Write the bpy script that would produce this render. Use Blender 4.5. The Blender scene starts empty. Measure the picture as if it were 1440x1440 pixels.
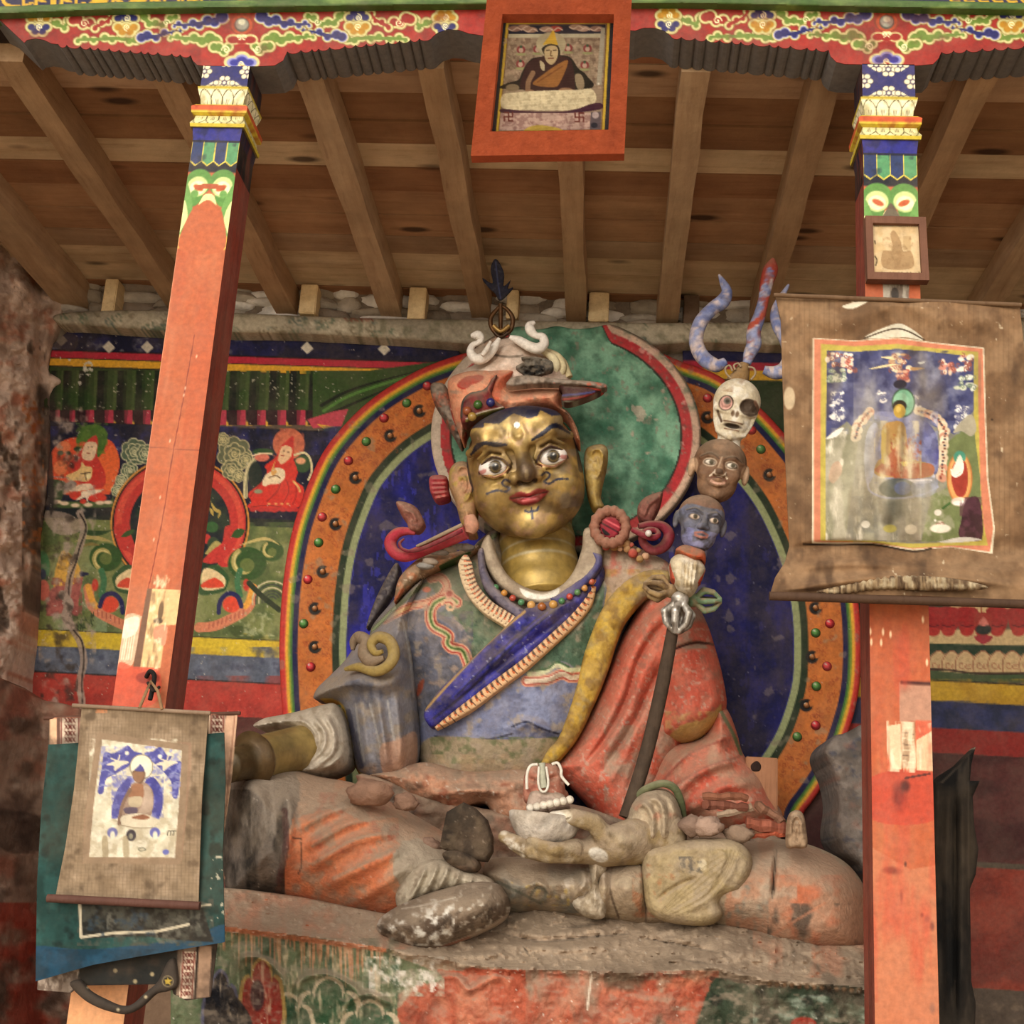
import bpy, bmesh, math, random
import numpy as np
from mathutils import Vector, Matrix
from mathutils.bvhtree import BVHTree

random.seed(7)
SC = bpy.context.scene
COL = SC.collection
# ------------------------------------------------------------------ camera
FOC = 1864.0
def _n(a): return a / np.linalg.norm(a)
_u = _n(np.array([413., 6558., FOC]))
_w = np.array([125., -530., FOC]); _w = _n(_w - _u * np.dot(_w, _u))
_x = np.cross(_u, _w)
CM = np.array([_x, _w, _u])            # world axes seen in camera axes
CC = np.array([0., 0., 1.6])
FWD = CM[:, 2]
def P(u, v, Y):
    """point of the place at depth Y that lies along the sight line of photo position u, v"""
    u = np.asarray(u, float); v = np.asarray(v, float)
    d = np.stack([(u - 720) / FOC, -(v - 720) / FOC, np.ones_like(u + v)], -1) @ CM.T
    t = np.asarray(Y, float) / d[..., 1]
    return CC + d * t[..., None]
def proj(p):
    c = (np.asarray(p) - CC) @ CM
    return 720 + FOC * c[..., 0] / c[..., 2], 720 - FOC * c[..., 1] / c[..., 2]
def mpp(u, v, Y):
    return float(np.dot(P(u, v, Y) - CC, FWD)) / FOC
cam = bpy.data.cameras.new('camera'); cam.sensor_width = 36; cam.lens = FOC / 1440 * 36; cam.clip_end = 200
co = bpy.data.objects.new('camera', cam); COL.objects.link(co)
R = CM @ np.diag([1, 1, -1])
co.matrix_world = Matrix([[*R[0], CC[0]], [*R[1], CC[1]], [*R[2], CC[2]], [0, 0, 0, 1]])
SC.camera = co

# ------------------------------------------------------------------ colour and noise
def s2l(c):
    c = np.clip(c, 0, 1)
    return np.where(c <= .04045, c / 12.92, ((c + .055) / 1.055) ** 2.4)
def hx(h): return np.array([int(h[i:i + 2], 16) / 255 for i in (0, 2, 4)])
def _hash(i, j, k):
    n = (i * 374761393 + j * 668265263 + k * 2147483647 * 31) & 0xffffffff
    n = ((n ^ (n >> 13)) * 1274126177) & 0xffffffff
    n = ((n ^ (n >> 16)) * 2246822519) & 0xffffffff
    return ((n ^ (n >> 15)) & 0xffffff) / float(0xffffff)
def vnoise(x, y, z=0.):
    x, y, z = np.broadcast_arrays(np.asarray(x, float), np.asarray(y, float), np.asarray(z, float))
    i = np.floor(x).astype(np.int64); j = np.floor(y).astype(np.int64); k = np.floor(z).astype(np.int64)
    fx = x - i; fy = y - j; fz = z - k
    fx = fx * fx * (3 - 2 * fx); fy = fy * fy * (3 - 2 * fy); fz = fz * fz * (3 - 2 * fz)
    r = 0
    for a in (0, 1):
        for b in (0, 1):
            for c in (0, 1):
                r = r + _hash(i + a, j + b, k + c) * np.where(a, fx, 1 - fx) * np.where(b, fy, 1 - fy) * np.where(c, fz, 1 - fz)
    return r
def fbm(x, y, z=0., o=4):
    r = 0; a = .5; s = 1; t = 0
    for q in range(o):
        r = r + a * vnoise(np.asarray(x) * s + q * 17.3, np.asarray(y) * s + q * 9.1, np.asarray(z) * s); t += a; a *= .5; s *= 2.03
    return r / t
def sm(a, b, x):
    t = np.clip((x - a) / (b - a), 0, 1); return t * t * (3 - 2 * t)

# ------------------------------------------------------------------ curves
def smooth(pts, closed=False, n=6):
    p = np.asarray(pts, float); m = len(p)
    if m < 3: return p
    out = []
    rng = range(m) if closed else range(m - 1)
    for i in rng:
        if closed: a, b, c, d = p[i - 1], p[i], p[(i + 1) % m], p[(i + 2) % m]
        else: a, b, c, d = p[max(i - 1, 0)], p[i], p[i + 1], p[min(i + 2, m - 1)]
        for k in range(n):
            t = k / n
            out.append(.5 * ((2 * b) + (-a + c) * t + (2 * a - 5 * b + 4 * c - d) * t * t + (-a + 3 * b - 3 * c + d) * t ** 3))
    if not closed: out.append(p[-1])
    return np.array(out)
def inpoly(u, v, pts):
    r = np.zeros(u.shape, bool); n = len(pts)
    for i in range(n):
        x1, y1 = pts[i]; x2, y2 = pts[(i + 1) % n]
        if y1 == y2: continue
        c = ((y1 > v) != (y2 > v)) & (u < (x2 - x1) * (v - y1) / (y2 - y1) + x1)
        r ^= c
    return r
def pdist(u, v, pts, closed=False, want=False):
    """distance to a polyline; optionally the run along it and the nearest points"""
    best = np.full(u.shape, 1e9); run = np.zeros(u.shape); nx = np.zeros(u.shape); ny = np.zeros(u.shape)
    n = len(pts); L = 0; T = []
    for i in range(n if closed else n - 1):
        x1, y1 = pts[i]; x2, y2 = pts[(i + 1) % n]
        dx, dy = x2 - x1, y2 - y1; l2 = dx * dx + dy * dy + 1e-12
        t = np.clip(((u - x1) * dx + (v - y1) * dy) / l2, 0, 1)
        qx = x1 + t * dx; qy = y1 + t * dy
        d = (u - qx) ** 2 + (v - qy) ** 2
        m = d < best
        best = np.where(m, d, best)
        if want:
            run = np.where(m, L + t * math.sqrt(l2), run); nx = np.where(m, qx, nx); ny = np.where(m, qy, ny)
        L += math.sqrt(l2)
    if want: return np.sqrt(best), run / max(L, 1e-9), nx, ny
    return np.sqrt(best)
def arc(cx, cy, rx, ry, a0, a1, n=24):
    a = np.radians(np.linspace(a0, a1, n)); return np.stack([cx + rx * np.cos(a), cy + ry * np.sin(a)], -1)
def spiral(cx, cy, r, turns=1.5, a0=0., d=1, n=26):
    t = np.linspace(0, 1, n); a = math.radians(a0) + d * t * turns * 2 * math.pi
    rr = r * (1 - t * .88); return np.stack([cx + rr * np.cos(a), cy + rr * np.sin(a)], -1)

# ------------------------------------------------------------------ pigment painter
class Ink:
    """paints pigments on a set of surface points given in photo units"""
    def __init__(s, u, v, base, aa=1.5):
        s.aa = aa
        s.u = np.asarray(u, float); s.v = np.asarray(v, float)
        s.c = np.empty((len(s.u), 3)); s.c[:] = hx(base)
    def _sel(s, x0, x1, y0, y1):
        return np.nonzero((s.u >= x0) & (s.u <= x1) & (s.v >= y0) & (s.v <= y1))[0]
    def _put(s, ix, a, col):
        col = hx(col) if isinstance(col, str) else col
        s.c[ix] = s.c[ix] * (1 - a[:, None]) + col * a[:, None]
    def fill(s, pts, col, smo=True, a=1., wob=0., tone=None):
        p = smooth(pts, True) if smo else np.asarray(pts, float)
        ix = s._sel(p[:, 0].min() - 2, p[:, 0].max() + 2, p[:, 1].min() - 2, p[:, 1].max() + 2)
        if not len(ix): return
        u, v = s.u[ix], s.v[ix]
        if wob: u = u + wob * (fbm(u / 9, v / 9, 3) - .5) * 2; v = v + wob * (fbm(u / 9, v / 9, 8) - .5) * 2
        q = s.aa * .3; al = sum(inpoly(u + x, v + y, p) * 1. for x, y in ((-q, -q * .5), (q * .5, -q), (q, q * .5), (-q * .5, q))) / 4 * a
        m = al > 0; s._put(ix[m], al[m], col)
    def rect(s, x0, y0, x1, y1, col, a=1.): s.fill([(x0, y0), (x1, y0), (x1, y1), (x0, y1)], col, False, a)
    def line(s, pts, w, col, smo=True, closed=False, a=1., taper=False, soft=1.):
        p = smooth(pts, closed) if smo else np.asarray(pts, float)
        ix = s._sel(p[:, 0].min() - w - 2, p[:, 0].max() + w + 2, p[:, 1].min() - w - 2, p[:, 1].max() + w + 2)
        if not len(ix): return
        d, r, _, _ = pdist(s.u[ix], s.v[ix], p, closed, True)
        hw = w / 2 * ((1 - r) * .85 + .15 if taper == 1 else (np.sin(np.pi * np.clip(r, 0.02, .98)) if taper == 2 else 1.))
        al = np.clip((hw - d) / soft + .5, 0, 1) * a
        m = al > 0; s._put(ix[m], al[m], col)
    def disc(s, x, y, rx, ry, col, rot=0., a=1., soft=0.):
        r = max(rx, ry) + s.aa; ix = s._sel(x - r - 1, x + r + 1, y - r - 1, y + r + 1)
        if not len(ix): return
        c, q = math.cos(math.radians(rot)), math.sin(math.radians(rot))
        du, dv = s.u[ix] - x, s.v[ix] - y
        e = np.hypot((du * c + dv * q) / rx, (-du * q + dv * c) / ry)
        al = (np.clip((1 - e) / soft, 0, 1) if soft else np.clip((1 - e) * min(rx, ry) / s.aa + .5, 0, 1)) * a
        m = al > 0; s._put(ix[m], al[m], col)
    def patch(s, col, scale, th, seed=0, a=1., box=None, sx=1., sy=1., soft=None):
        soft = soft or (.05 if th > .645 else .17); th = th - soft * .35
        ix = s._sel(*box) if box else np.arange(len(s.u))
        if not len(ix): return
        n = fbm(s.u[ix] / scale / sx, s.v[ix] / scale / sy, seed * 7.7 + .5)
        al = np.clip((n - th) / soft, 0, 1) * a
        m = al > 0; s._put(ix[m], al[m], col)
    def mottle(s, amt=.12, scale=14, seed=0, ix=None):
        n = fbm(s.u / scale, s.v / scale, seed + .5) - .5
        s.c *= (1 + amt * 2 * n)[:, None]
    def lin(s): return s2l(np.clip(s.c, 0, 1))

# ------------------------------------------------------------------ objects
def tag(o, label, cat, group=None, kind=None):
    if label: o['label'] = label
    if cat: o['category'] = cat
    if group: o['group'] = group
    if kind: o['kind'] = kind
    return o
def struct(o): o['kind'] = 'structure'; return o
def thing(name, loc, label, cat, group=None):
    o = bpy.data.objects.new(name, None); o.empty_display_size = .05; COL.objects.link(o)
    o.location = tuple(float(x) for x in loc)
    return tag(o, label, cat, group)
def link(name, me, mat, parent=None, origin=None):
    o = bpy.data.objects.new(name, me); COL.objects.link(o)
    if mat is not None and not len(me.materials): me.materials.append(mat)
    if parent is not None:
        pl = Vector((0, 0, 0)); q = parent
        while q is not None: pl = pl + q.location; q = q.parent
        me.transform(Matrix.Translation(-pl)); o.parent = parent
    elif len(me.vertices):
        co = np.empty(len(me.vertices) * 3); me.vertices.foreach_get('co', co); co = co.reshape(-1, 3)
        c = (co.min(0) + co.max(0)) / 2; c[2] = co[:, 2].min()
        me.transform(Matrix.Translation(Vector(-c))); o.location = tuple(c)
    return o
def mesh(name, V, F, col=None, smoothf=True, angle=None):
    me = bpy.data.meshes.new(name)
    V = np.asarray(V, float)
    if isinstance(F, np.ndarray) and F.ndim == 2:
        k = F.shape[1]; me.vertices.add(len(V)); me.vertices.foreach_set('co', V.astype(np.float32).ravel())
        me.loops.add(F.size); me.loops.foreach_set('vertex_index', F.astype(np.int32).ravel())
        me.polygons.add(len(F)); me.polygons.foreach_set('loop_start', np.arange(0, F.size, k, dtype=np.int32))
    else: me.from_pydata([tuple(map(float, v)) for v in V], [], [tuple(int(i) for i in f) for f in F])
    me.update(calc_edges=True); me.validate()
    if col is not None:
        at = me.color_attributes.new('Col', 'FLOAT_COLOR', 'POINT')
        c = np.ones((len(V), 4), np.float32)
        c[:, :3] = col if np.ndim(col) > 1 else s2l(hx(col) if isinstance(col, str) else np.asarray(col))
        at.data.foreach_set('color', c.ravel())
    if smoothf:
        me.polygons.foreach_set('use_smooth', np.ones(len(me.polygons), bool))
        if angle: me.set_sharp_from_angle(angle=math.radians(angle))
    return me

# ------------------------------------------------------------------ materials (node based)
MATS = {}
def mat(name, rough=.8, bump=.25, bscale=60., dust=.0, dscale=3.2, dustcol='9a8470', grain=.16, gscale=25., metal=0., color=None, up=0., spec=.3, weave=0., wood=None, knots=False):
    m = bpy.data.materials.new(name); m.use_nodes = True; nt = m.node_tree; N = nt.nodes; L = nt.links
    b = N['Principled BSDF']; b.inputs['Roughness'].default_value = rough; b.inputs['Metallic'].default_value = metal
    b.inputs['Specular IOR Level'].default_value = spec
    tc = N.new('ShaderNodeNewGeometry')
    pos = tc.outputs['Position']
    if color is None:
        a = N.new('ShaderNodeAttribute'); a.attribute_name = 'Col'; cur = a.outputs['Color']
    else:
        a = N.new('ShaderNodeRGB'); a.outputs[0].default_value = (*s2l(hx(color)), 1); cur = a.outputs[0]
    def noise(scale, detail=4., r=.6, vec=None):
        n = N.new('ShaderNodeTexNoise'); n.inputs['Scale'].default_value = scale; n.inputs['Detail'].default_value = detail; n.inputs['Roughness'].default_value = r
        L.new(vec or pos, n.inputs['Vector']); return n
    def ramp(sock, a0, a1, c0, c1):
        mr = N.new('ShaderNodeMapRange'); mr.inputs[1].default_value = a0; mr.inputs[2].default_value = a1; mr.inputs[3].default_value = c0; mr.inputs[4].default_value = c1
        L.new(sock, mr.inputs[0]); return mr.outputs[0]
    def mix(fac, A, B, mode='MIX'):
        x = N.new('ShaderNodeMix'); x.data_type = 'RGBA'; x.blend_type = mode
        if isinstance(fac, float): x.inputs[0].default_value = fac
        else: L.new(fac, x.inputs[0])
        for s, v in ((x.inputs[6], A), (x.inputs[7], B)):
            if isinstance(v, tuple): s.default_value = v
            else: L.new(v, s)
        return x.outputs[2]
    if knots:
        mk_ = N.new('ShaderNodeMapping'); mk_.inputs['Scale'].default_value = (2.6, 8., 8.); L.new(pos, mk_.inputs['Vector'])
        vo = N.new('ShaderNodeTexVoronoi'); vo.inputs['Scale'].default_value = 1.; L.new(mk_.outputs[0], vo.inputs['Vector'])
        cur = mix(ramp(vo.outputs['Distance'], .10, .2, .85, 0.), cur, (.03, .012, .007, 1))
    if wood:                                    # wood grain along an axis of the place, with knots
        mp = N.new('ShaderNodeMapping'); mp.inputs['Scale'].default_value = wood; L.new(pos, mp.inputs['Vector'])
        g1 = noise(1., 6., .65, mp.outputs[0]); g2 = noise(3.1, 3., .6, mp.outputs[0])
        cur = mix(ramp(g1.outputs[0], .3, .7, 0., 1.), cur, mix(1., cur, (.74, .68, .63, 1), 'MULTIPLY'))
        cur = mix(ramp(g2.outputs[0], .55, .75, 0., .5), cur, mix(1., cur, (.6, .5, .44, 1), 'MULTIPLY'))
        bsrc = g1.outputs[0]
    n1 = noise(gscale)
    g = ramp(n1.outputs[0], .25, .75, 1 - grain * 1.15, 1 + grain)
    cm = N.new('ShaderNodeCombineXYZ'); [L.new(g, cm.inputs[i]) for i in range(3)]
    cur = mix(1., cur, cm.outputs[0], 'MULTIPLY')
    dc = (*s2l(hx(dustcol)), 1)
    if dust:
        n2 = noise(dscale, 7., .72)
        cur = mix(ramp(n2.outputs[0], .42, .72, 0., dust), cur, dc)
    if up:
        sp = N.new('ShaderNodeSeparateXYZ'); L.new(tc.outputs['Normal'], sp.inputs[0])
        n3 = noise(14., 4.); ad = N.new('ShaderNodeMath'); ad.operation = 'MULTIPLY_ADD'; ad.inputs[1].default_value = .5; L.new(n3.outputs[0], ad.inputs[0]); L.new(sp.outputs[2], ad.inputs[2])
        cur = mix(ramp(ad.outputs[0], .4, 1.0, 0., up), cur, dc)
    L.new(cur, b.inputs['Base Color'])
    if bump:
        nb = noise(bscale, 5., .65); src = nb.outputs[0]
        if weave:
            wv = N.new('ShaderNodeTexWave'); wv.inputs['Scale'].default_value = weave; wv.inputs['Distortion'].default_value = 1.5; L.new(pos, wv.inputs['Vector'])
            wz = N.new('ShaderNodeTexWave'); wz.bands_direction = 'Z'; wz.inputs['Scale'].default_value = weave; wz.inputs['Distortion'].default_value = 1.5; L.new(pos, wz.inputs['Vector'])
            s1 = N.new('ShaderNodeMath'); s1.operation = 'ADD'; L.new(wv.outputs['Fac'], s1.inputs[0]); L.new(wz.outputs['Fac'], s1.inputs[1])
            s2 = N.new('ShaderNodeMath'); s2.operation = 'MULTIPLY_ADD'; s2.inputs[1].default_value = .25; L.new(s1.outputs[0], s2.inputs[0]); L.new(src, s2.inputs[2]); src = s2.outputs[0]
        if wood:
            s3 = N.new('ShaderNodeMath'); s3.operation = 'ADD'; L.new(src, s3.inputs[0]); L.new(bsrc, s3.inputs[1]); src = s3.outputs[0]
        bp = N.new('ShaderNodeBump'); bp.inputs['Strength'].default_value = bump; bp.inputs['Distance'].default_value = .01
        L.new(src, bp.inputs['Height']); L.new(bp.outputs[0], b.inputs['Normal'])
    MATS[name] = m; return m
M_PAINT = mat('painted_plaster', .75, .3, 55, dust=.13, dscale=7., grain=.22, gscale=70)
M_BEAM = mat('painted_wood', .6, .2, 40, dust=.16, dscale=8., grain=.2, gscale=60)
M_CLOTH = mat('old_cloth', .95, .35, 90, dust=.15, dustcol='8a7358', grain=.2, gscale=40, weave=180.)
M_CLAY = mat('painted_clay', .85, .7, 38, dust=.4, dscale=7., dustcol='a28f7a', grain=.24, gscale=70, up=.5)
M_FIG = mat('painted_clay_figure', .72, .45, 50, dust=.26, dscale=9., dustcol='a8957e', grain=.2, gscale=80, up=.35)
M_GOLD = mat('dull_gilding', .42, .14, 40, dust=.3, dscale=9., dustcol='94805e', grain=.3, gscale=26, metal=.35, spec=.5)
M_METAL = mat('old_silvery_metal', .35, .2, 60, dust=.15, grain=.3, metal=.6)
M_ROCK = mat('rough_mud_rock', .95, .9, 28, dust=.35, dustcol='8d7460', grain=.3, gscale=14)
M_EARTH = mat('bare_earth', .95, .5, 30, dust=.2, grain=.25)
M_GLOSS = mat('glossy_paint', .25, .05, 60, grain=.06, spec=.5)
M_WOODX = mat('ceiling_planks', .8, .3, 40, grain=.18, gscale=7, wood=(1.6, 16., 16.), knots=True)
M_WOODY = mat('joist_timber', .8, .3, 40, grain=.15, gscale=9, wood=(22., 1.8, 22.))
M_WOODZ = mat('post_timber', .75, .3, 40, grain=.15, gscale=14, wood=(26., 26., 1.6))
M_DARK = mat('dark_lumber', .85, .4, 40, grain=.3, wood=(24., 24., 2.))

# ------------------------------------------------------------------ solids
def box_vf(x0, x1, y0, y1, z0, z1):
    V = [(x, y, z) for x in (x0, x1) for y in (y0, y1) for z in (z0, z1)]
    F = [(0, 1, 3, 2), (4, 6, 7, 5), (0, 4, 5, 1), (2, 3, 7, 6), (0, 2, 6, 4), (1, 5, 7, 3)]
    return V, F
def box(name, x0, x1, y0, y1, z0, z1, m, col=None, parent=None, bev=0.):
    V, F = box_vf(x0, x1, y0, y1, z0, z1); me = mesh(name, V, F, None, False)
    if bev:
        bm = bmesh.new(); bm.from_mesh(me); bmesh.ops.bevel(bm, geom=bm.edges[:], offset=bev, segments=2, affect='EDGES'); bm.to_mesh(me); bm.free()
    if col is not None: setcol(me, col)
    return link(name, me, m, parent)
def setcol(me, col):
    at = me.color_attributes.get('Col') or me.color_attributes.new('Col', 'FLOAT_COLOR', 'POINT')
    c = np.ones((len(me.vertices), 4), np.float32); c[:, :3] = s2l(hx(col)) if isinstance(col, str) else col
    at.data.foreach_set('color', c.ravel())
def tube_vf(pts, rad, n=10, flat=1., cap=True):
    p = np.asarray(pts, float); m = len(p); rad = np.broadcast_to(np.asarray(rad, float), (m,))
    t = np.gradient(p, axis=0); t /= np.linalg.norm(t, axis=1)[:, None] + 1e-12
    a = np.cross(t[0], (0, 1, 0)); a = a / np.linalg.norm(a) if np.linalg.norm(a) > .1 else np.array((1., 0, 0))
    V = []
    for i in range(m):
        a = a - t[i] * np.dot(a, t[i]); a /= np.linalg.norm(a) + 1e-12; b = np.cross(t[i], a)
        for k in range(n):
            q = 2 * math.pi * k / n; V.append(p[i] + rad[i] * (a * math.cos(q) + b * flat * math.sin(q)))
    F = [(i * n + k, i * n + (k + 1) % n, (i + 1) * n + (k + 1) % n, (i + 1) * n + k) for i in range(m - 1) for k in range(n)]
    if cap: F += [tuple(range(n - 1, -1, -1)), tuple(range((m - 1) * n, m * n))]
    return np.array(V), F
def tube(name, pts, rad, m, col=None, parent=None, n=10, flat=1., sm3=0):
    if sm3:
        q = np.asarray(pts, float); r = np.broadcast_to(np.asarray(rad, float), (len(q),))
        z = smooth(np.column_stack([q, r]), False, sm3); pts = z[:, :3]; rad = z[:, 3]
    V, F = tube_vf(pts, rad, n, flat); return link(name, mesh(name, V, F, col, True, 60), m, parent)
def join_vf(parts):
    V = []; F = []; C = []
    o = 0
    for v, f, c in parts:
        v = np.asarray(v, float); V.append(v); F += [tuple(i + o for i in q) for q in f]; o += len(v)
        C.append(np.tile(s2l(hx(c)), (len(v), 1)) if isinstance(c, str) else c)
    return np.vstack(V), F, np.vstack(C)
def ball_vf(c, r, seg=12, rings=8, jit=0., seed=0):
    V = []; F = []
    r = np.broadcast_to(np.asarray(r, float), (3,))
    for i in range(rings + 1):
        th = math.pi * i / rings
        for k in range(seg):
            ph = 2 * math.pi * k / seg
            d = np.array((math.sin(th) * math.cos(ph), math.sin(th) * math.sin(ph), math.cos(th)))
            q = 1 + (jit * (float(fbm(d[0] * 1.7 + seed, d[1] * 1.7, d[2] * 1.7, 3)) - .5) * 2 if jit else 0)
            V.append(np.asarray(c) + d * r * q)
    for i in range(rings):
        for k in range(seg): F.append((i * seg + k, i * seg + (k + 1) % seg, (i + 1) * seg + (k + 1) % seg, (i + 1) * seg + k))
    return np.array(V), F
def ball(name, c, r, m, col=None, parent=None, seg=14, rings=9, jit=0., seed=0):
    V, F = ball_vf(c, r, seg, rings, jit, seed); return link(name, mesh(name, V, F, col), m, parent)

# ------------------------------------------------------------------ modelled relief: an outlined body with its own depth, swell, folds and thickness
def relief(name, outline, Y0, m, col='808080', bulge=.03, edge=20., folds=(), base=None, step=2.5, paint=None, parent=None,
           thick=.05, rough=0., rscale=12., smo=True, seed=0, prof=2., angle=70, getY=False):
    p = smooth(outline, True, 5) if smo else np.asarray(outline, float)
    u0, u1, v0, v1 = p[:, 0].min() - step, p[:, 0].max() + step, p[:, 1].min() - step, p[:, 1].max() + step
    nu, nv = int((u1 - u0) / step) + 2, int((v1 - v0) / step) + 2
    gu = u0 + np.arange(nu) * step; gv = v0 + np.arange(nv) * step
    cu, cv = np.meshgrid(gu[:-1] + step / 2, gv[:-1] + step / 2, indexing='ij')
    ins = inpoly(cu, cv, p)
    I, J = np.nonzero(ins)
    idx = lambda a, b: a * nv + b
    F = np.stack([idx(I, J), idx(I, J + 1), idx(I + 1, J + 1), idx(I + 1, J)], -1)
    used, inv = np.unique(F.ravel(), return_inverse=True); F = inv.reshape(-1, 4)
    U = gu[used // nv]; V_ = gv[used % nv]
    d, _, nx, ny = pdist(U, V_, p, True, True)
    inside = inpoly(U, V_, p)
    e = np.concatenate([np.sort(F[:, [a, (a + 1) % 4]], 1) for a in range(4)])
    ed = np.concatenate([F[:, [a, (a + 1) % 4]] for a in range(4)])
    key = e[:, 0].astype(np.int64) * (len(used) + 1) + e[:, 1]
    uq, first, cnt = np.unique(key, return_index=True, return_counts=True)
    bd = ed[first[cnt == 1]]
    isb = np.zeros(len(used), bool); isb[bd.ravel()] = True
    snap = isb | ~inside
    U = np.where(snap, nx, U); V_ = np.where(snap, ny, V_); d = np.where(snap, 0., d)
    t = np.clip(d / edge, 0, 1)
    q = (1 - (1 - t) ** prof) ** (1 / prof)
    Y = Y0 - bulge * q
    if base is not None: Y = Y + base(U, V_)
    for fo in folds:
        fp, h, w = fo[:3]
        fp = smooth(fp, False, 5)
        sel = np.nonzero((U > fp[:, 0].min() - 3 * w) & (U < fp[:, 0].max() + 3 * w) & (V_ > fp[:, 1].min() - 3 * w) & (V_ < fp[:, 1].max() + 3 * w))[0]
        if not len(sel): continue
        dd, rr, _, _ = pdist(U[sel], V_[sel], fp, False, True)
        Y[sel] -= h * np.exp(-(dd / w) ** 2) * np.clip(np.sin(np.pi * np.clip(rr, .03, .97)) * 2, 0, 1) * np.clip(t[sel] * 2, 0, 1)
    if rough: Y -= rough * (fbm(U / rscale, V_ / rscale, seed + .3, 5) - .5) * 2 * np.clip(t * 2, .1, 1)
    if getY: return U, V_, Y
    X = P(U, V_, Y)
    if paint is not None:
        k = Ink(U, V_, col, step); paint(k); c = k.lin()
    else: c = np.tile(s2l(hx(col)), (len(U), 1))
    n = len(U)
    bi = np.unique(bd.ravel()); mp = np.full(n, -1); mp[bi] = n + np.arange(len(bi))
    BV = X[bi] + np.array((0, thick, 0))
    sk = np.stack([bd[:, 0], mp[bd[:, 0]], mp[bd[:, 1]], bd[:, 1]], -1)
    V = np.vstack([X, BV]); F = np.vstack([F, sk]); c = np.vstack([c, c[bi]])
    return link(name, mesh(name, V, np.ascontiguousarray(F), c, True, angle), m, parent)

# ------------------------------------------------------------------ implicit solids (surface nets)
def nets(fn, lo, hi, h):
    lo = np.asarray(lo, float); n = np.ceil((np.asarray(hi) - lo) / h).astype(int) + 1
    g = [lo[i] + h * np.arange(n[i]) for i in range(3)]
    X, Y, Z = np.meshgrid(*g, indexing='ij'); v = fn(X, Y, Z).astype(np.float32); s = v < 0
    cnt = np.zeros(tuple(n - 1), np.int8)
    for a in (0, 1):
        for b in (0, 1):
            for c in (0, 1): cnt += s[a:n[0] - 1 + a, b:n[1] - 1 + b, c:n[2] - 1 + c]
    I = np.argwhere((cnt > 0) & (cnt < 8)); acc = np.zeros((len(I), 3)); k = np.zeros(len(I))
    cor = [(a, b, c) for a in (0, 1) for b in (0, 1) for c in (0, 1)]
    for i in range(8):
        for j in range(i + 1, 8):
            if sum(abs(cor[i][q] - cor[j][q]) for q in range(3)) != 1: continue
            A = v[tuple((I + cor[i]).T)]; B = v[tuple((I + cor[j]).T)]; m = (A < 0) != (B < 0)
            t = np.where(m, A / np.where(A == B, 1, A - B), 0)
            pt = np.array(cor[i]) + t[:, None] * (np.array(cor[j]) - np.array(cor[i]))
            acc += pt * m[:, None]; k += m
    V = lo + h * (I + acc / np.maximum(k, 1)[:, None])
    id_ = np.full(tuple(n - 1), -1, np.int64); id_[tuple(I.T)] = np.arange(len(I))
    F = []
    for ax in range(3):
        b, c = (ax + 1) % 3, (ax + 2) % 3
        sl0 = [slice(None)] * 3; sl1 = [slice(None)] * 3; sl0[ax] = slice(0, n[ax] - 1); sl1[ax] = slice(1, n[ax])
        E = np.argwhere(s[tuple(sl0)] != s[tuple(sl1)])
        E = E[(E[:, b] > 0) & (E[:, c] > 0) & (E[:, b] < n[b] - 1) & (E[:, c] < n[c] - 1)]
        if not len(E): continue
        q = []
        for db, dc in ((-1, -1), (0, -1), (0, 0), (-1, 0)):
            o = E.copy(); o[:, b] += db; o[:, c] += dc; q.append(id_[tuple(o.T)])
        q = np.stack(q, -1); fl = s[tuple(E.T)]; q[~fl] = q[~fl][:, ::-1]; F.append(q)
    return V, np.vstack(F)
class G:
    """points and a running signed distance, in metres"""
    def __init__(s, X, Y, Z): s.p = np.stack([X, Y, Z], -1); s.d = np.full(X.shape, 9.)
    def ell(s, c, r, R=None):
        q = s.p - np.asarray(c)
        if R is not None: q = q @ R
        r = np.asarray(r, float); k0 = np.linalg.norm(q / r, axis=-1); k1 = np.linalg.norm(q / r ** 2, axis=-1)
        return k0 * (k0 - 1) / np.maximum(k1, 1e-6)
    def cap(s, a, b, ra, rb):
        a = np.asarray(a, float); b = np.asarray(b, float); ba = b - a
        t = np.clip(((s.p - a) @ ba) / np.dot(ba, ba), 0, 1)
        return np.linalg.norm(s.p - a - t[..., None] * ba, axis=-1) - (ra + (rb - ra) * t)
    def path(s, pts, rad):
        d = None
        for i in range(len(pts) - 1):
            e = s.cap(pts[i], pts[i + 1], rad[i], rad[i + 1]); d = e if d is None else np.minimum(d, e)
        return d
    def add(s, d, k=.0):
        if k <= 0: s.d = np.minimum(s.d, d)
        else:
            h = np.clip(.5 + .5 * (s.d - d) / k, 0, 1); s.d = s.d * (1 - h) + d * h - k * h * (1 - h)
    def cut(s, d, k=.0):
        d = -d
        if k <= 0: s.d = np.maximum(s.d, d)
        else:
            h = np.clip(.5 - .5 * (s.d - d) / k, 0, 1); s.d = s.d * (1 - h) + d * h + k * h * (1 - h)
def solid(name, fn, lo, hi, h, m, paint=None, col='808080', parent=None):
    def f(X, Y, Z):
        g = G(X, Y, Z); fn(g); return g.d
    V, F = nets(f, lo, hi, h)
    u, v = proj(V); k = Ink(u, v, col); k.V = V
    if paint: paint(k)
    return link(name, mesh(name, V, F, k.lin()), m, parent)
def rotm(ax, deg): return np.array(Matrix.Rotation(math.radians(deg), 3, ax))
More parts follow.
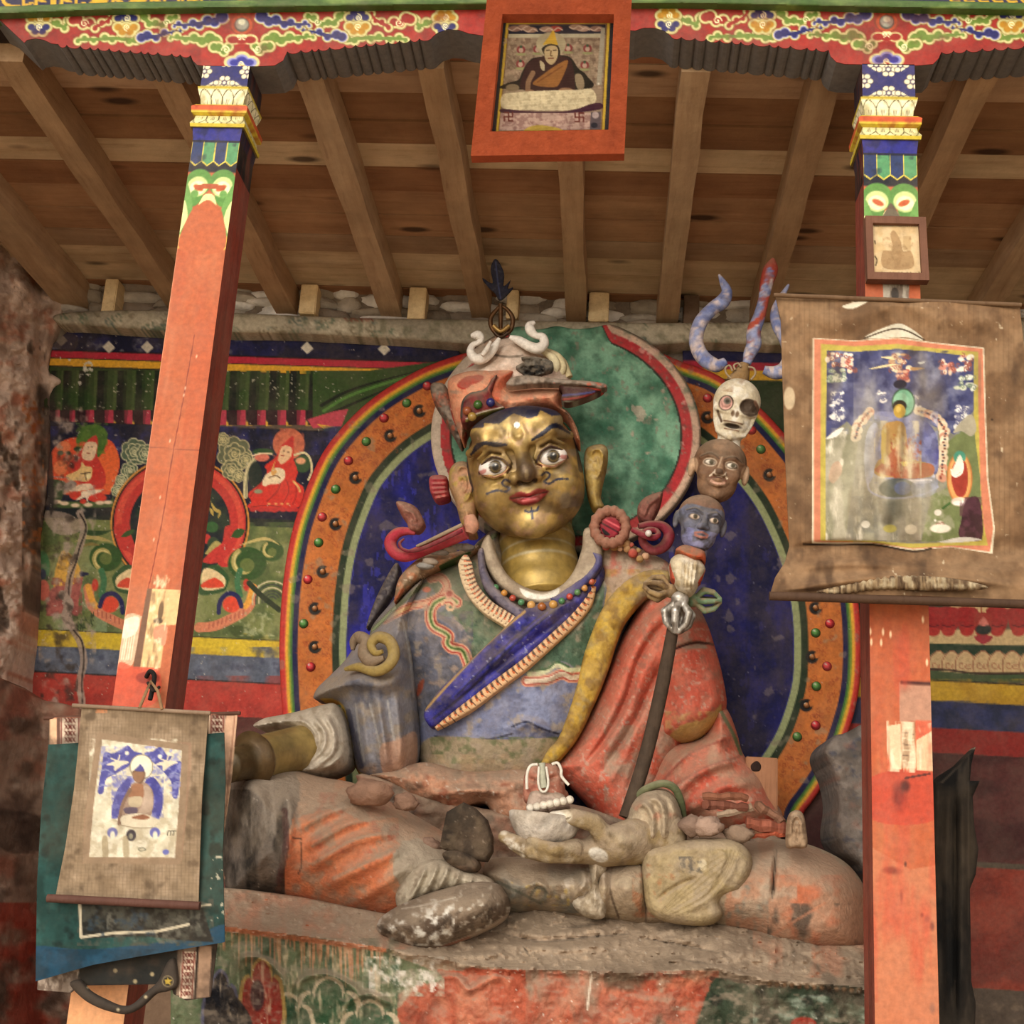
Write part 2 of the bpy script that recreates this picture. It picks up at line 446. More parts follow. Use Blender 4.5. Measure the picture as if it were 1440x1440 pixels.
# ================================================================== setting
CEIL = 3.857
RISE = lambda y: (5.1 - np.asarray(y)) * .060
gr = box('courtyard_ground', -14, 14, -16, 2.2, -.12, 0, M_EARTH, 'd6c3a6'); struct(gr)
fl = box('floor', -2.6, 3.4, 2.2, 5.35, -.12, 0, M_EARTH, '6b5344'); struct(fl)
wb = box('wall_back', -2.75, 3.5, 5.06, 5.4, 0, 4.2, M_PAINT, '7d6f60'); struct(wb)
wr = box('wall_right', 2.6, 2.9, 2.6, 5.06, 0, 4.2, M_PAINT, '6d4a3a'); struct(wr)
wl_ = box('wall_left', -2.95, -2.62, 3.2, 5.06, 0, 4.3, M_ROCK, '9a8070'); struct(wl_)
# ceiling of planks that run across, each a little off the level of the next
V = []; F = []; C = []
parts = []; y = 3.42; r = random.Random(3)
pc = ['b58c68', 'c2a080', 'a07452', 'd2b088', 'b09274', 'a87452', 'd6bc98', '98704e', 'bfa68a']
while y < 5.3:
    w = r.uniform(.115, .165); z = CEIL + .10 + r.uniform(0, .009)
    v, f = box_vf(-2.75, 3.0, y + .002, y + w - .003, z, z + .03); v = np.array(v); v[:, 2] += RISE(v[:, 1]); parts.append((v, f, r.choice(pc))); y += w
V, F, C = join_vf(parts)
struct(link('ceiling', mesh('ceiling', V, F, C, False), M_WOODX))
box_ = box('roof_earth', -2.9, 3.3, 3.46, 5.4, CEIL + .30, CEIL + .5, M_EARTH, '7c6753'); struct(box_)
# joists (they run from the front beam to the wall)
JX = [(-2.335, .13), (-1.87, .085), (-1.41, .085), (-.965, .085), (-.59, .08), (-.195, .08), (.175, .085), (.555, .085), (.985, .08), (1.40, .085)]
JL = ['roof joist at far left beside the rock, meeting the wall left of the orange column',
      'roof joist running from the top left corner down to the left orange column',
      'roof joist crossing behind the upper shaft of the left orange column',
      'slanting roof joist starting under the grey scallops right of the left column capital',
      'straight roof joist just left of the hanging framed painting, ending above the statue hat',
      'roof joist whose upper end disappears behind the hanging framed painting',
      'roof joist just right of the hanging framed painting',
      'roof joist above the clay flames, left of the right painted column',
      'roof joist passing behind the right painted column and its small picture frame',
      'roof joist at the right edge of the picture, above the big brown scroll']
for i, ((x, w), lb) in enumerate(zip(JX, JL)):
    rr = random.Random(i); n = 9; prt = []
    ys = np.linspace(3.44, 5.12, n)
    V = []; F = []
    for k, yy in enumerate(ys):
        a = rr.uniform(-.004, .004); b = rr.uniform(-.004, .004); zz = CEIL + RISE(yy) + rr.uniform(-.004, .004); xs = x * (1 + (5.1 - yy) * .018)
        V += [(xs - w / 2 + a, yy, zz), (xs + w / 2 + b, yy, zz), (xs + w / 2 + b, yy, zz + .104), (xs - w / 2 + a, yy, zz + .104)]
    for k in range(n - 1):
        for q in range(4): F.append((k * 4 + q, k * 4 + (q + 1) % 4, k * 4 + 4 + (q + 1) % 4, k * 4 + 4 + q))
    F += [(0, 3, 2, 1), tuple(n * 4 - 4 + q for q in range(4))]
    o = link('roof_joist', mesh('roof_joist', V, F, ['c2a482', 'b59572', 'bc9a76'][i % 3], True, 30), M_WOODY)
    tag(o, lb, 'beam', 'roof joists')
# pale cut timber ends on the wall head
for i, (u0, u1, v0, v1, lb) in enumerate([
    (141, 165, 403, 440, 'pale sawn timber end at far left above the mural'),
    (419, 447, 402, 441, 'pale sawn timber end just right of the left column'),
    (572, 600, 406, 450, 'pale sawn timber end between column and statue hat, by the cracked joist'),
    (711, 730, 407, 448, 'pale sawn timber end half behind the hat finial'),
    (827, 857, 410, 452, 'pale sawn timber end above the green head halo'),
    (961, 984, 413, 457, 'dark timber end on the wall head just left of the curled clay flame')]):
    a = P(u0, v1, 4.955); b = P(u1, v0, 4.955)
    o = box('timber_end', a[0], b[0], 4.955, 5.12, a[2] + .004, CEIL + .1, M_WOODY, 'f3d9a8' if i < 5 else '6d5846', bev=.004)
    tag(o, lb, 'timber', 'sawn timber ends on the wall head')
# rubble course between the joists
parts = []; rs = random.Random(11); x = -2.62
while x < 2.6:
    L = rs.uniform(.07, .26); z = CEIL - .02
    while z < CEIL + .1:
        h = rs.uniform(.03, .07)
        v, f = ball_vf((0, 0, 0), (L * .56, .05, h * .62), 14, 8, .35, rs.random() * 50)
        v = np.sign(v) * np.abs(v) ** .85 * np.array([L * .56, .05, h * .62]) ** .15
        v = v + np.array((x + L / 2 + rs.uniform(-.03, .03), 5.075 + rs.uniform(-.01, .02), z + h / 2))
        parts.append((v, f, rs.choice(['a89c8a', 'bdb3a4', 'e6dfd4', '8f8172', 'f3eee6', 'b0a391', '857868']))); z += h * .93
    x += L * .95
V, F, C = join_vf(parts)
o = link('wall_head', mesh('wall_head', V, F, C, True, 50), M_ROCK); struct(o)
# plastered wall plate with faded scroll painting
def pl(k):
    k.patch('938a78', 30, .52, 1, .7, sx=2); k.patch('b9ae97', 16, .56, 2, .6); k.patch('6b6a52', 11, .62, 5, .6)
    rr = random.Random(5)
    for i in range(120):
        u = rr.uniform(90, 560) if i < 85 else rr.uniform(870, 1440); v = 452 + rr.uniform(-6, 26) + (u - 300) * .012
        k.line(spiral(u, v, rr.uniform(4, 9), 1.2, rr.uniform(0, 360), rr.choice([1, -1]), 12), 1.6, rr.choice(['5d6e58', '4d6158', '776c55', 'd0c6ae']), False, a=.75)
    for i in range(8): k.line([(485 + i * 5, 447 + rr.uniform(-2, 2)), (489 + i * 5, 450)], 3, '8e3a2c', a=.6)
pb = relief('trim_1', [(84, 441), (200, 436), (330, 440), (500, 447), (700, 450), (900, 454), (1100, 453), (1300, 452), (1500, 449), (1500, 498), (1300, 488), (1100, 486), (980, 482), (900, 486), (700, 486), (560, 477), (400, 469), (250, 467), (120, 458), (84, 456)],
            4.955, M_PAINT, 'b3a78f', .02, 14, step=3, paint=pl, thick=.12, rough=.008, rscale=14)
struct(pb)

# ------------------------------------------------------------------ rock on the left
def rk(k):
    k.patch('c9ae9c', 38, .5, 3, .8, sy=1.6); k.patch('8a6e5c', 22, .58, 6, .7, sy=2); k.patch('b06a50', 17, .62, 9, .7)
    k.patch('3b2f27', 22, .68, 12, .8, sy=2.2); k.patch('c0a48e', 10, .63, 14, .6)
    k.patch('40322a', 20, .52, 4, .8, box=(30, 75, 540, 860), sy=2); k.patch('b86a34', 8, .62, 5, .8, box=(30, 62, 560, 800))
def rkb(u, v): return -.012 * np.clip(72 - u, 0, 200) * .3 + .06 * np.exp(-((u - 58) / 9.) ** 2)
o = relief('wall_left', [(-60, 330), (-20, 318), (20, 322), (36, 352), (52, 378), (88, 422), (84, 450), (74, 485), (68, 520), (86, 536), (72, 555), (70, 640), (64, 700), (58, 760), (46, 800), (38, 850), (28, 900), (14, 950), (6, 1020), (10, 1080), (-60, 1100)],
           5.03, M_ROCK, 'd0b5a2', .03, 30, base=rkb, step=2.2, paint=rk, thick=.3, rough=.11, rscale=30, seed=4)
struct(o)
def lowl(k):
    k.patch('8a6e5c', 40, .5, 3, .8); k.patch('9a5a44', 45, .58, 7, .7); k.patch('4c382e', 30, .62, 8, .8)
    k.patch('a33a28', 40, .42, 17, .85, box=(-60, 130, 1270, 1500)); k.patch('8a4a3a', 30, .5, 3, .7, box=(-60, 120, 960, 1040))
    k.fill([(-10, 1140), (60, 1150), (70, 1190), (20, 1200), (-10, 1180)], '2a1d18', a=.5)
o = relief('wall_lower', [(-60, 985), (60, 985), (130, 1010), (170, 1100), (180, 1500), (-60, 1500)], 4.95, M_ROCK, 'a68c7a', .03, 30,
           base=lambda u, v: -.006 * np.clip(60 - u, 0, 200), step=3, paint=lowl, thick=.15, rough=.1, rscale=48, seed=9)
struct(o)

# ------------------------------------------------------------------ light of the place: an open front under a pale hazy sky
w = bpy.data.worlds.new('sky'); SC.world = w; w.use_nodes = True
bg = w.node_tree.nodes['Background']; bg.inputs[0].default_value = (1.0, .95, .87, 1); bg.inputs[1].default_value = 1.28
sl = bpy.data.lights.new('hazy_sun', 'SUN'); sl.energy = 2.35; sl.angle = math.radians(38); sl.color = (1, .93, .82)
so = bpy.data.objects.new('hazy_sun', sl); COL.objects.link(so); so.location = (-3, -6, 6)
dv = Vector((.34, 1., -.30)); so.rotation_euler = dv.to_track_quat('-Z', 'Y').to_euler()
SC.view_settings.view_transform = 'Standard'; SC.view_settings.look = 'None'; SC.view_settings.gamma = 1; SC.view_settings.exposure = 0.1
SC.view_settings.use_curve_mapping = False
SC.cycles.max_bounces = 6; SC.cycles.diffuse_bounces = 4
# ================================================================== front beam
YB = 3.3
def scal(x0, y0, x1, y1, n, h, seed=0):
    """lower edge cut in scallops that meet in small cusps"""
    rr = random.Random(seed); t = np.linspace(0, 1, n + 1); t[1:-1] += np.array([rr.uniform(-.25, .25) / n for _ in range(n - 1)])
    out = []
    for a, b in zip(t[:-1], t[1:]):
        for q in (0., .12, .35, .65, .88):
            s = a + (b - a) * q; out.append((x0 + (x1 - x0) * s, y0 + (y1 - y0) * s + h * (math.sin(math.pi * q) ** .6 if 0 < q < 1 else 0)))
    out.append((x1, y1)); return out
low_l = [(-260, 8), (-40, 8), (0, 28), (20, 47), (34, 60), (38, 56), (50, 54), (62, 56), (72, 61)] + scal(82, 62, 268, 77, 13, 4.5, 1) + [(271, 85), (277, 91), (290, 93), (364, 93), (386, 92), (398, 85)]
low_m = scal(404, 72, 608, 52, 13, 4.5, 2) + [(615, 46), (630, 41), (645, 42), (660, 47), (680, 50), (705, 42), (790, 38), (880, 42), (893, 43), (905, 39), (920, 39), (934, 43)]
low_r = scal(943, 50, 1165, 69, 13, 4.5, 3) + [(1168, 79), (1176, 87), (1188, 90), (1290, 92), (1312, 90), (1320, 82)]
low_e = scal(1324, 72, 1500, 60, 9, 4.5, 4) + [(1640, 50)]
LOW = low_l + low_m + low_r + low_e
def wisp(k, pts, r0, r1, col, n=7, off=2.2, edge='c8be82', rim=None):
    p = smooth(pts, False, 8); q = p[np.linspace(0, len(p) - 1, n).astype(int)]; rad = np.linspace(r0, r1, n)
    rad = rad * (1 + .18 * (np.arange(n) % 2))
    for i in range(n): k.disc(q[i, 0], q[i, 1] + off * (-1) ** i, rad[i] + 3.4, rad[i] + 2.9, '6f5a24')
    for i in range(n): k.disc(q[i, 0], q[i, 1] + off * (-1) ** i, rad[i] + 2.6, rad[i] + 2.2, edge)
    if rim:
        for i in range(n): k.disc(q[i, 0], q[i, 1] + off * (-1) ** i, rad[i] + .8, rad[i] + .6, rim)
    for i in range(n): k.disc(q[i, 0], q[i, 1] + off * (-1) ** i, max(rad[i] - .6, .8), max(rad[i] - .9, .8), col)
    for i in range(n - 1): k.line([q[i], q[i + 1]], 1.15 * min(rad[i], rad[i + 1]), col, False)
def rosette(k, x, y, r, c1, c2):
    for c, yy, sg in ((c1, y - r * .55, -1), (c2, y + r * .55, 1)):
        L = [(x - r * .95, yy), (x - r * .45, yy + sg * r * .55), (x + r * .45, yy + sg * r * .55), (x + r * .95, yy), (x, yy)]
        for a, b in L: k.disc(a, b, r * .55 + 3.2, r * .5 + 2.9, '6f5a24')
        for a, b in L: k.disc(a, b, r * .55 + 2.5, r * .5 + 2.2, 'c8be82')
        for a, b in L: k.disc(a, b, r * .55 + .4, r * .5 + .2, 'b5a96a' if c1 != '2a2a78' else '8d8ab0')
        for a, b in L: k.disc(a, b, r * .55 - 1.0, r * .5 - 1.1, c)
        k.line(spiral(x + 1, yy, r * .42, 1.4, 90 * sg, 1, 20), 1.8, 'e8dfae', False)
RED, GRN, NVY, YEL = '8c2015', '61792a', '1a1a58', 'a87614'  # beam pigments set darker, corner vignetting put into the paint
def motif(k, xc, yc, sc, sides=(-1, 1)):
    for s in sides:
        X = lambda d: xc + s * d * sc
        wisp(k, [(X(290), yc - 4), (X(268), yc + 4), (X(262), yc - 10)], 5, 3, GRN, 5)
        rosette(k, X(307), yc - 2, 11, YEL, NVY)
        wisp(k, [(X(255), yc - 8), (X(240), yc - 2), (X(222), yc + 2)], 7, 5, RED, 5)
        wisp(k, [(X(222), yc + 4), (X(205), yc - 3), (X(196), yc - 12)], 4, 3, RED, 4)
        k.line(spiral(X(238), yc - 1, 6, 1.3, 0, s, 16), 1.6, 'e8dfae', False)
        wisp(k, [(X(248), yc + 22), (X(215), yc + 21), (X(185), yc + 20), (X(160), yc + 24)], 3.5, 5, GRN, 8)
        wisp(k, [(X(152), yc - 14), (X(140), yc - 2), (X(120), yc), (X(100), yc - 12)], 5, 4, GRN, 7)
        k.line(spiral(X(114), yc - 2, 5, 1.2, 0, s, 14), 1.6, 'e8dfae', False)
        wisp(k, [(X(152), yc + 17), (X(132), yc + 18), (X(112), yc + 12), (X(92), yc + 10)], 6.5, 2, NVY, 6, 2, rim='8f8cb8')
        rosette(k, X(175), yc - 2, 11.5, NVY, YEL)
        wisp(k, [(X(102), yc + 1), (X(80), yc + 1), (X(55), yc - 2), (X(30), yc - 8)], 2, 7.5, NVY, 8, 2.4, rim='8f8cb8')
        wisp(k, [(X(108), yc + 18), (X(85), yc + 20), (X(60), yc + 22), (X(40), yc + 22)], 2.5, 8, GRN, 7, 2.2)
        wisp(k, [(X(42), yc + 30), (X(30), yc + 37), (X(20), yc + 34)], 6, 4, GRN, 4)
        k.line(spiral(X(24), yc + 36, 6, 1.4, 180, -s, 18), 1.8, 'e8dfae', False)
    k.disc(xc, yc, 18, 15, '7a2c14'); k.disc(xc, yc + 1, 15, 13, 'a8431d'); 
    for a in range(-60, 61, 30): k.line([(xc + a / 4, yc - 6), (xc + a / 3.4, yc - 15)], 4, '8e2f18', a=.8)
    k.disc(xc, yc + 1, 10.5, 10, '4a463c'); k.disc(xc, yc, 9, 8, '8d8a7c'); k.disc(xc, yc - 3, 5, 4, 'c9c3a6')
    for a, b in ((-12, 22), (0, 21), (12, 22)): k.disc(xc + a, yc + b, 10.5, 7, 'c8be82')
    for a, b in ((-12, 22), (0, 23), (12, 22)): k.disc(xc + a, yc + b, 8, 5, RED)
    for s in (-1, 1): k.line(spiral(xc + s * 4, yc + 18, 4, 1.2, 90, s, 12), 1.5, 'e8dfae', False)
    for a, b in ((-13, 54), (13, 54), (0, 48)): k.disc(xc + a, yc + b, 12, 9, 'c8be82')
    for a, b in ((-12, 54), (12, 54), (0, 49)): k.disc(xc + a, yc + b, 9, 6.5, '8a88c0')
    for a, b in ((-10, 54), (10, 54), (0, 50)): k.disc(xc + a, yc + b, 7, 4.5, '2a2a86')
    k.line(spiral(xc, yc + 56, 5, 1.1, 90, 1, 12), 1.6, 'e8dfae', False)
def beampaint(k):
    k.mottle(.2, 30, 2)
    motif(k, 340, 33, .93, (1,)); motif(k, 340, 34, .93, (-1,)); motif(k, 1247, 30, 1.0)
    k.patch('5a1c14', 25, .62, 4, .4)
TOPV = [(1640, 18), (1500, 15), (1440, 15), (960, 5), (700, 6), (480, 9), (160, 14), (0, 20), (-40, 22), (-260, 30)]
beam = thing('painted_beam', P(720, 30, YB + .05), 'carved red beam with painted clouds spanning across the top of the picture', 'beam')
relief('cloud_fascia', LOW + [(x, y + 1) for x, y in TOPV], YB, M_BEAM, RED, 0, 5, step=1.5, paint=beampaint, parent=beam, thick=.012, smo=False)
# grey scalloped underside: the cut profile carried back through the thickness of the beam
f0 = np.array(LOW); A = P(f0[:, 0], f0[:, 1], YB); n = len(A)
A = A - np.array((0, 0, .001)); A[:, 1] = YB + .001
B = A + np.array((0, .137, 0))
T = A.copy(); T[:, 2] = 4.075; T2 = B.copy(); T2[:, 2] = 4.075
V = np.vstack([A, B, T2]); F = [(i, i + 1, n + i + 1, n + i) for i in range(n - 1)] + [(n + i, n + i + 1, 2 * n + i + 1, 2 * n + i) for i in range(n - 1)]
tag(link('scalloped_underside', mesh('scalloped_underside', V, F, '66625f', True, 25), M_BEAM, beam), 'dark grey scalloped underside', None)
def grp(k): k.patch('3f5a24', 20, .5, 2, .6, sx=3); k.patch('8a9a50', 12, .6, 3, .5, sx=4)
relief('green_moulding', [(x, y - 11) for x, y in TOPV[::-1]] + [(x, y + 1) for x, y in TOPV], YB - .02, M_BEAM, '3f5725', .012, 5, step=2, paint=grp, parent=beam, thick=.05, smo=False)
def insc(k):
    rr = random.Random(8)
    # lower ends of the gilded script that the upper edge of the frame cuts
    x = 2
    g = [lambda x: k.line([(x, -20), (x + 3, 2), (x + 14, 9), (x + 26, 10)], 5, 'c79a1e'),
         lambda x: (k.line([(x, -20), (x + 1, 8)], 4, 'c79a1e'), k.line([(x, 9), (x + 13, 4)], 3.4, 'c79a1e')),
         lambda x: (k.line([(x + 2, -20), (x, 10)], 5, 'c79a1e'), k.line([(x + 3, 0), (x + 14, 2)], 3.5, 'c79a1e')),
         lambda x: k.fill([(x, 6), (x + 26, 8), (x + 30, -4), (x + 12, -8)], 'c79a1e', False),
         lambda x: (k.line([(x, -20), (x + 5, 9)], 4, 'c79a1e'), k.line([(x + 9, -20), (x + 8, 9)], 4, 'c79a1e'))]
    sq = [0, 1, 2, 4, 2, 1, 3, 2, 3, 2, 1, 4, 2, 1]; st = [30, 18, 19, 17, 20, 18, 34, 20, 34, 19, 17, 17, 18, 16]
    for i, s in zip(sq, st): g[i](x); x += s
    k.disc(355, 2, 22, 10, 'a5541e'); k.disc(355, 3, 12, 5, '2a2a60')
    x = 1335
    for i in range(6): k.line([(x, -8), (x + 4, 2), (x + 14, 2)], 4, 'c79a1e'); x += 20
relief('inscription_band', [(-260, -30), (1640, -60), (1640, 8), (1500, 5), (960, -3), (700, -2), (480, 0), (160, 5), (0, 12), (-260, 24)], YB - .005, M_BEAM, '17173c', 0, 5, step=2, paint=insc, parent=beam, thick=.1, smo=False)
box('beam_core', -2.7, 2.6, YB + .03, YB + .135, 4.02, 4.24, M_DARK, '2b1d16', beam)

# ================================================================== painted columns
Z = lambda v: float(P(1250, v, YB)[2])
def cpaint(k, v0):
    pass
def column(x0, wd, dp, label, seed, marks, ztop=3.895):
    xc = x0 + wd / 2
    t = thing('painted_column', (xc, YB + dp / 2, 0), label, 'column')
    st = .002
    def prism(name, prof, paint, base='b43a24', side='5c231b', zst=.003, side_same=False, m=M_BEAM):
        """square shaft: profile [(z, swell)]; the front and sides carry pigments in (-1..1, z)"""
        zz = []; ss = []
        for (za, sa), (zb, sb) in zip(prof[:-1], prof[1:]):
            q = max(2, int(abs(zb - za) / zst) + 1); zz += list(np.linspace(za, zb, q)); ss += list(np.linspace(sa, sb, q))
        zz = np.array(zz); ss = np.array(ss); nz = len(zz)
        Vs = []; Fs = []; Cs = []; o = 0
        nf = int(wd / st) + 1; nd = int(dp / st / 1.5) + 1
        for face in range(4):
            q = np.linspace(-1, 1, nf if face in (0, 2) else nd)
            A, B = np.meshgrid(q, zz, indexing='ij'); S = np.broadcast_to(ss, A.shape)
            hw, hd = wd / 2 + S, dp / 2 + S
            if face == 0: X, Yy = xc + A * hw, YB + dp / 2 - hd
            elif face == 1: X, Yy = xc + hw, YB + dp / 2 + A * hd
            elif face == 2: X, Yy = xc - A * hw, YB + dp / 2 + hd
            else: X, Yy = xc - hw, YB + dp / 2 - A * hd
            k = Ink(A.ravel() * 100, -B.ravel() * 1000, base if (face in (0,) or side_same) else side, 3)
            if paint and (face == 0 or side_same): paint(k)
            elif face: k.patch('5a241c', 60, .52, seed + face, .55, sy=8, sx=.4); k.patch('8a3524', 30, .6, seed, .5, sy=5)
            Vs.append(np.stack([X, Yy + 0 * X, B], -1).reshape(-1, 3)); Cs.append(k.lin())
            m_ = len(q); I, J = np.meshgrid(np.arange(m_ - 1), np.arange(nz - 1), indexing='ij'); I = I.ravel(); J = J.ravel()
            Fs.append(np.stack([I * nz + J, (I + 1) * nz + J, (I + 1) * nz + J + 1, I * nz + J + 1], -1) + o); o += m_ * nz
        V = np.vstack(Vs); F = np.vstack(Fs); C = np.vstack(Cs)
        # caps above and below
        h0, d0 = wd / 2 + ss[0], dp / 2 + ss[0]; h1, d1 = wd / 2 + ss[-1], dp / 2 + ss[-1]; yc = YB + dp / 2
        for (h, d, z) in ((h0, d0, zz[0]), (h1, d1, zz[-1])):
            V = np.vstack([V, [(xc - h, yc - d, z), (xc + h, yc - d, z), (xc + h, yc + d, z), (xc - h, yc + d, z)]]); F = np.vstack([F, [[o, o + 1, o + 2, o + 3]]]); C = np.vstack([C, np.tile(s2l(hx(side)), (4, 1))]); o += 4
        return link(name, mesh(name, V, F, C, True, 35), m, t)
    zt = [ztop, 3.785, 3.727, 3.69, 3.65, 3.612, 3.525]
    def flower(k):
        k.mottle(.2, 20, 1)
        cen = [(0, -3800 - 12), (0, -3770 + 4), (-100, -3840), (100, -3840), (0, -3895)]
        def fl(x, y):
            for a in range(0, 360, 60):
                c, s = math.cos(math.radians(a)), math.sin(math.radians(a)); k.disc(x + 22 * c, y + 17 * s, 13, 9, '3a2c30'); k.disc(x + 22 * c, y + 17 * s, 11, 7.6, 'e6dcb8')
            k.disc(x, y, 10, 8, '4a3c58'); k.disc(x, y, 7, 5, 'efe6c4')
        z0 = -3890; z1 = -3788; zm = (z0 + z1) / 2
        for (x, y) in ((0, z0 + 12), (0, z1 - 14), (-92, zm), (92, zm), (-46, z1 + 1), (46, z1 + 1), (-46, z0 - 2), (46, z0 - 2)): fl(x, y)
        for s in (-1, 1): k.line([(-100 * s, z0), (100 * s, z1)], 15, '23235e', False, a=.9)
        k.rect(-101, -3791, 101, -3780, 'b09a30')
    def lot(k, up=True):
        z0, z1 = (-3785, -3727) if up else (-3690, -3650)
        for x in (-75, -25, 25, 75):
            k.fill([(x - 26, z0 if up else z1), (x - 20, (z0 + z1) / 2 - (-8 if up else 8)), (x, z1 - 6 if up else z0 + 6), (x + 20, (z0 + z1) / 2 - (-8 if up else 8)), (x + 26, z0 if up else z1)], 'efe6bd' if up else 'd8cf9a')
            k.line([(x - 26, z1), (x - 23, z0 + 28), (x, z0 + 8), (x + 23, z0 + 28), (x + 26, z1)] if up else [(x - 26, z0), (x - 23, z1 - 24), (x, z1 - 8), (x + 23, z1 - 24), (x + 26, z0)], 3, '4a4426')
            for d in (-7, 0, 7): k.line([(x + d, z1 - 4), (x + d * .8, z1 - 22)] if up else [(x + d, z0 + 4), (x + d * .8, z0 + 16)], 1.8, '5d5430', False)
        k.patch('8f8450', 30, .6, 3, .5)
        if up: k.rect(-101, z0 - 2, 101, z0 + 7, 'b8a02c')
        else: k.rect(-101, z1 - 11, 101, z1 + 2, 'c3ab2e')
    def tor(k):
        k.rect(-101, -3702, 101, -3688, 'cdb132'); k.rect(-101, -3730, 101, -3722, 'b8a02c'); k.patch('8e3018', 30, .55, 2, .5)
    def tabs(k):
        k.rect(-101, -3614, 101, -3600, '14142c')
        for i, x in enumerate((-75, -25, 25, 75)):
            c = '26335c' if i % 2 == 0 else '4f8a5c'
            k.fill([(x - 25, -3604), (x + 25, -3604), (x + 25, -3545), (x, -3530), (x - 25, -3545)], c, False)
            k.line([(x - 25, -3604), (x - 25, -3545), (x, -3530), (x + 25, -3545), (x + 25, -3604)], 4, 'd9c24a', False)
        k.patch('1a2030', 20, .62, 2, .5)
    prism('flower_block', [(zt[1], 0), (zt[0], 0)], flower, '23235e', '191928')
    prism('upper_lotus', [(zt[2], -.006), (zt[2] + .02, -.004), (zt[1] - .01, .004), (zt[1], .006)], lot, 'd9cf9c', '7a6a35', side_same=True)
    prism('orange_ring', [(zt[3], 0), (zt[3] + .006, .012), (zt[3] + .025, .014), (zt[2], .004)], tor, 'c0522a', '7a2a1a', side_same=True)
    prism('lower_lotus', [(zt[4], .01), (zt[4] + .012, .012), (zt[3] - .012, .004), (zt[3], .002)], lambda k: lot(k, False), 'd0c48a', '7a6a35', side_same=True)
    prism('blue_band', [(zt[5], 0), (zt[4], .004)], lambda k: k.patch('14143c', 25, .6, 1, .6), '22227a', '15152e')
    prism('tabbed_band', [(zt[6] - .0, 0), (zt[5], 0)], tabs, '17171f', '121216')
    # the shaft carries its cloud cap and its own wear
    def shaft(k):
        z0 = -3525
        k.patch('b04e2c', 70, .45, seed, .4, sy=6); k.patch('bf744e', 60, .55, seed + 2, .4, sy=5)
        k.rect(-101, z0 - 4, 101, z0 + 16, '17171f')
        for s in (-1, 1):
            k.disc(s * 50, z0 + 48, 56, 42, '56863c'); k.disc(s * 66, z0 + 80, 42, 46, '56863c')
            k.disc(s * 52, z0 + 62, 43, 32, 'c5d08a'); k.disc(s * 52, z0 + 66, 33, 22, 'efe8b8')
            k.disc(s * 48, z0 + 66, 22, 9, 'b8562c', 18 * -s)
            k.fill([(s * 102, z0 + 60), (s * 70, z0 + 100), (s * 60, z0 + 150), (s * 78, z0 + 190), (s * 102, z0 + 225)], '67964a')
            k.fill([(s * 102, z0 + 110), (s * 84, z0 + 130), (s * 76, z0 + 165), (s * 90, z0 + 190), (s * 102, z0 + 205)], 'd7d894')
            k.disc(s * 92, z0 + 236, 14, 22, 'd9b64a')
        k.fill([(-26, z0 + 96), (0, z0 + 84), (26, z0 + 96), (40, z0 + 150), (-40, z0 + 150)], 'd9dc9a'); k.fill([(-30, z0 + 116), (0, z0 + 104), (30, z0 + 116), (70, z0 + 150), (90, z0 + 260), (-90, z0 + 260), (-70, z0 + 150)], 'b05a34')
        marks(k)
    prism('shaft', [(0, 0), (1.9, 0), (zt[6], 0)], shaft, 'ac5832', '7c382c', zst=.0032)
    return t
def marks_l(k):
    k.fill([(-110, 0), (110, 0), (110, -1380), (-110, -1400)], 'd99a6a', False)                # bare pale wood near the foot
    ZL = lambda v: -1000 * float(P(240, v, YB)[2])
    k.line([(-56, -3459), (-20, -3464), (20, -3464), (56, -3459)], 16, 'a8502c'); k.disc(-60, -3440, 16, 12, '67964a'); k.disc(60, -3440, 16, 12, '67964a')
    k.line([(20, ZL(470)), (10, ZL(560)), (-2, ZL(640)), (-6, ZL(720)), (-18, ZL(800)), (-30, ZL(850)), (-34, ZL(940))], 3.5, '7a2f1e')
    k.line([(-101, ZL(630)), (101, ZL(632))], 2.5, '7a3a26', False, a=.7)
    for i, (x, v) in enumerate([(12, 545), (10, 555), (-28, 700), (-30, 760), (40, 500), (-20, 620)]): k.disc(x, ZL(v), 3, 5, 'ecc0a0', a=.8)
    k.fill([(-101, ZL(872)), (-40, ZL(868)), (-38, ZL(880)), (-44, ZL(936)), (-101, ZL(938))], 'c9a98a')
    k.fill([(-101, ZL(876)), (-46, ZL(870)), (-50, ZL(893)), (-101, ZL(900))], 'f0dcc2')
    for x in (-88, -80, -70, -62, -52): k.line([(x, ZL(885)), (x - 2, ZL(930))], 4, 'eed9bd', a=.8)
    k.fill([(-28, ZL(829)), (101, ZL(829)), (101, ZL(878)), (62, ZL(880)), (62, ZL(940)), (-40, ZL(944))], 'd8b27c', False)
    k.fill([(-28, ZL(829)), (-10, ZL(829)), (-14, ZL(944)), (-42, ZL(944))], '6d4a34', False)
    k.fill([(20, ZL(884)), (66, ZL(880)), (66, ZL(908)), (24, ZL(900))], 'd58a6a'); k.disc(35, ZL(860), 10, 26, '6b5236'); k.disc(30, ZL(874), 18, 8, '4e3a28')
    k.patch('f0dcb4', 22, .55, 3, .8, box=(-10, 60, -2330, -2070)); k.patch('8a6a48', 14, .62, 5, .7, box=(-15, 62, -2330, -2070), sy=3)
    k.fill([(-101, ZL(938)), (-40, ZL(940)), (60, ZL(945)), (60, ZL(990)), (-101, ZL(1000))], 'c84a30', a=.8); k.disc(20, ZL(955), 45, 16, '7a2418', a=.7)
    k.disc(96, ZL(800), 5, 60, 'b05a40', a=.6); k.line([(-100, ZL(330)), (-100, ZL(950))], 5, 'f0b090', False, a=.6)
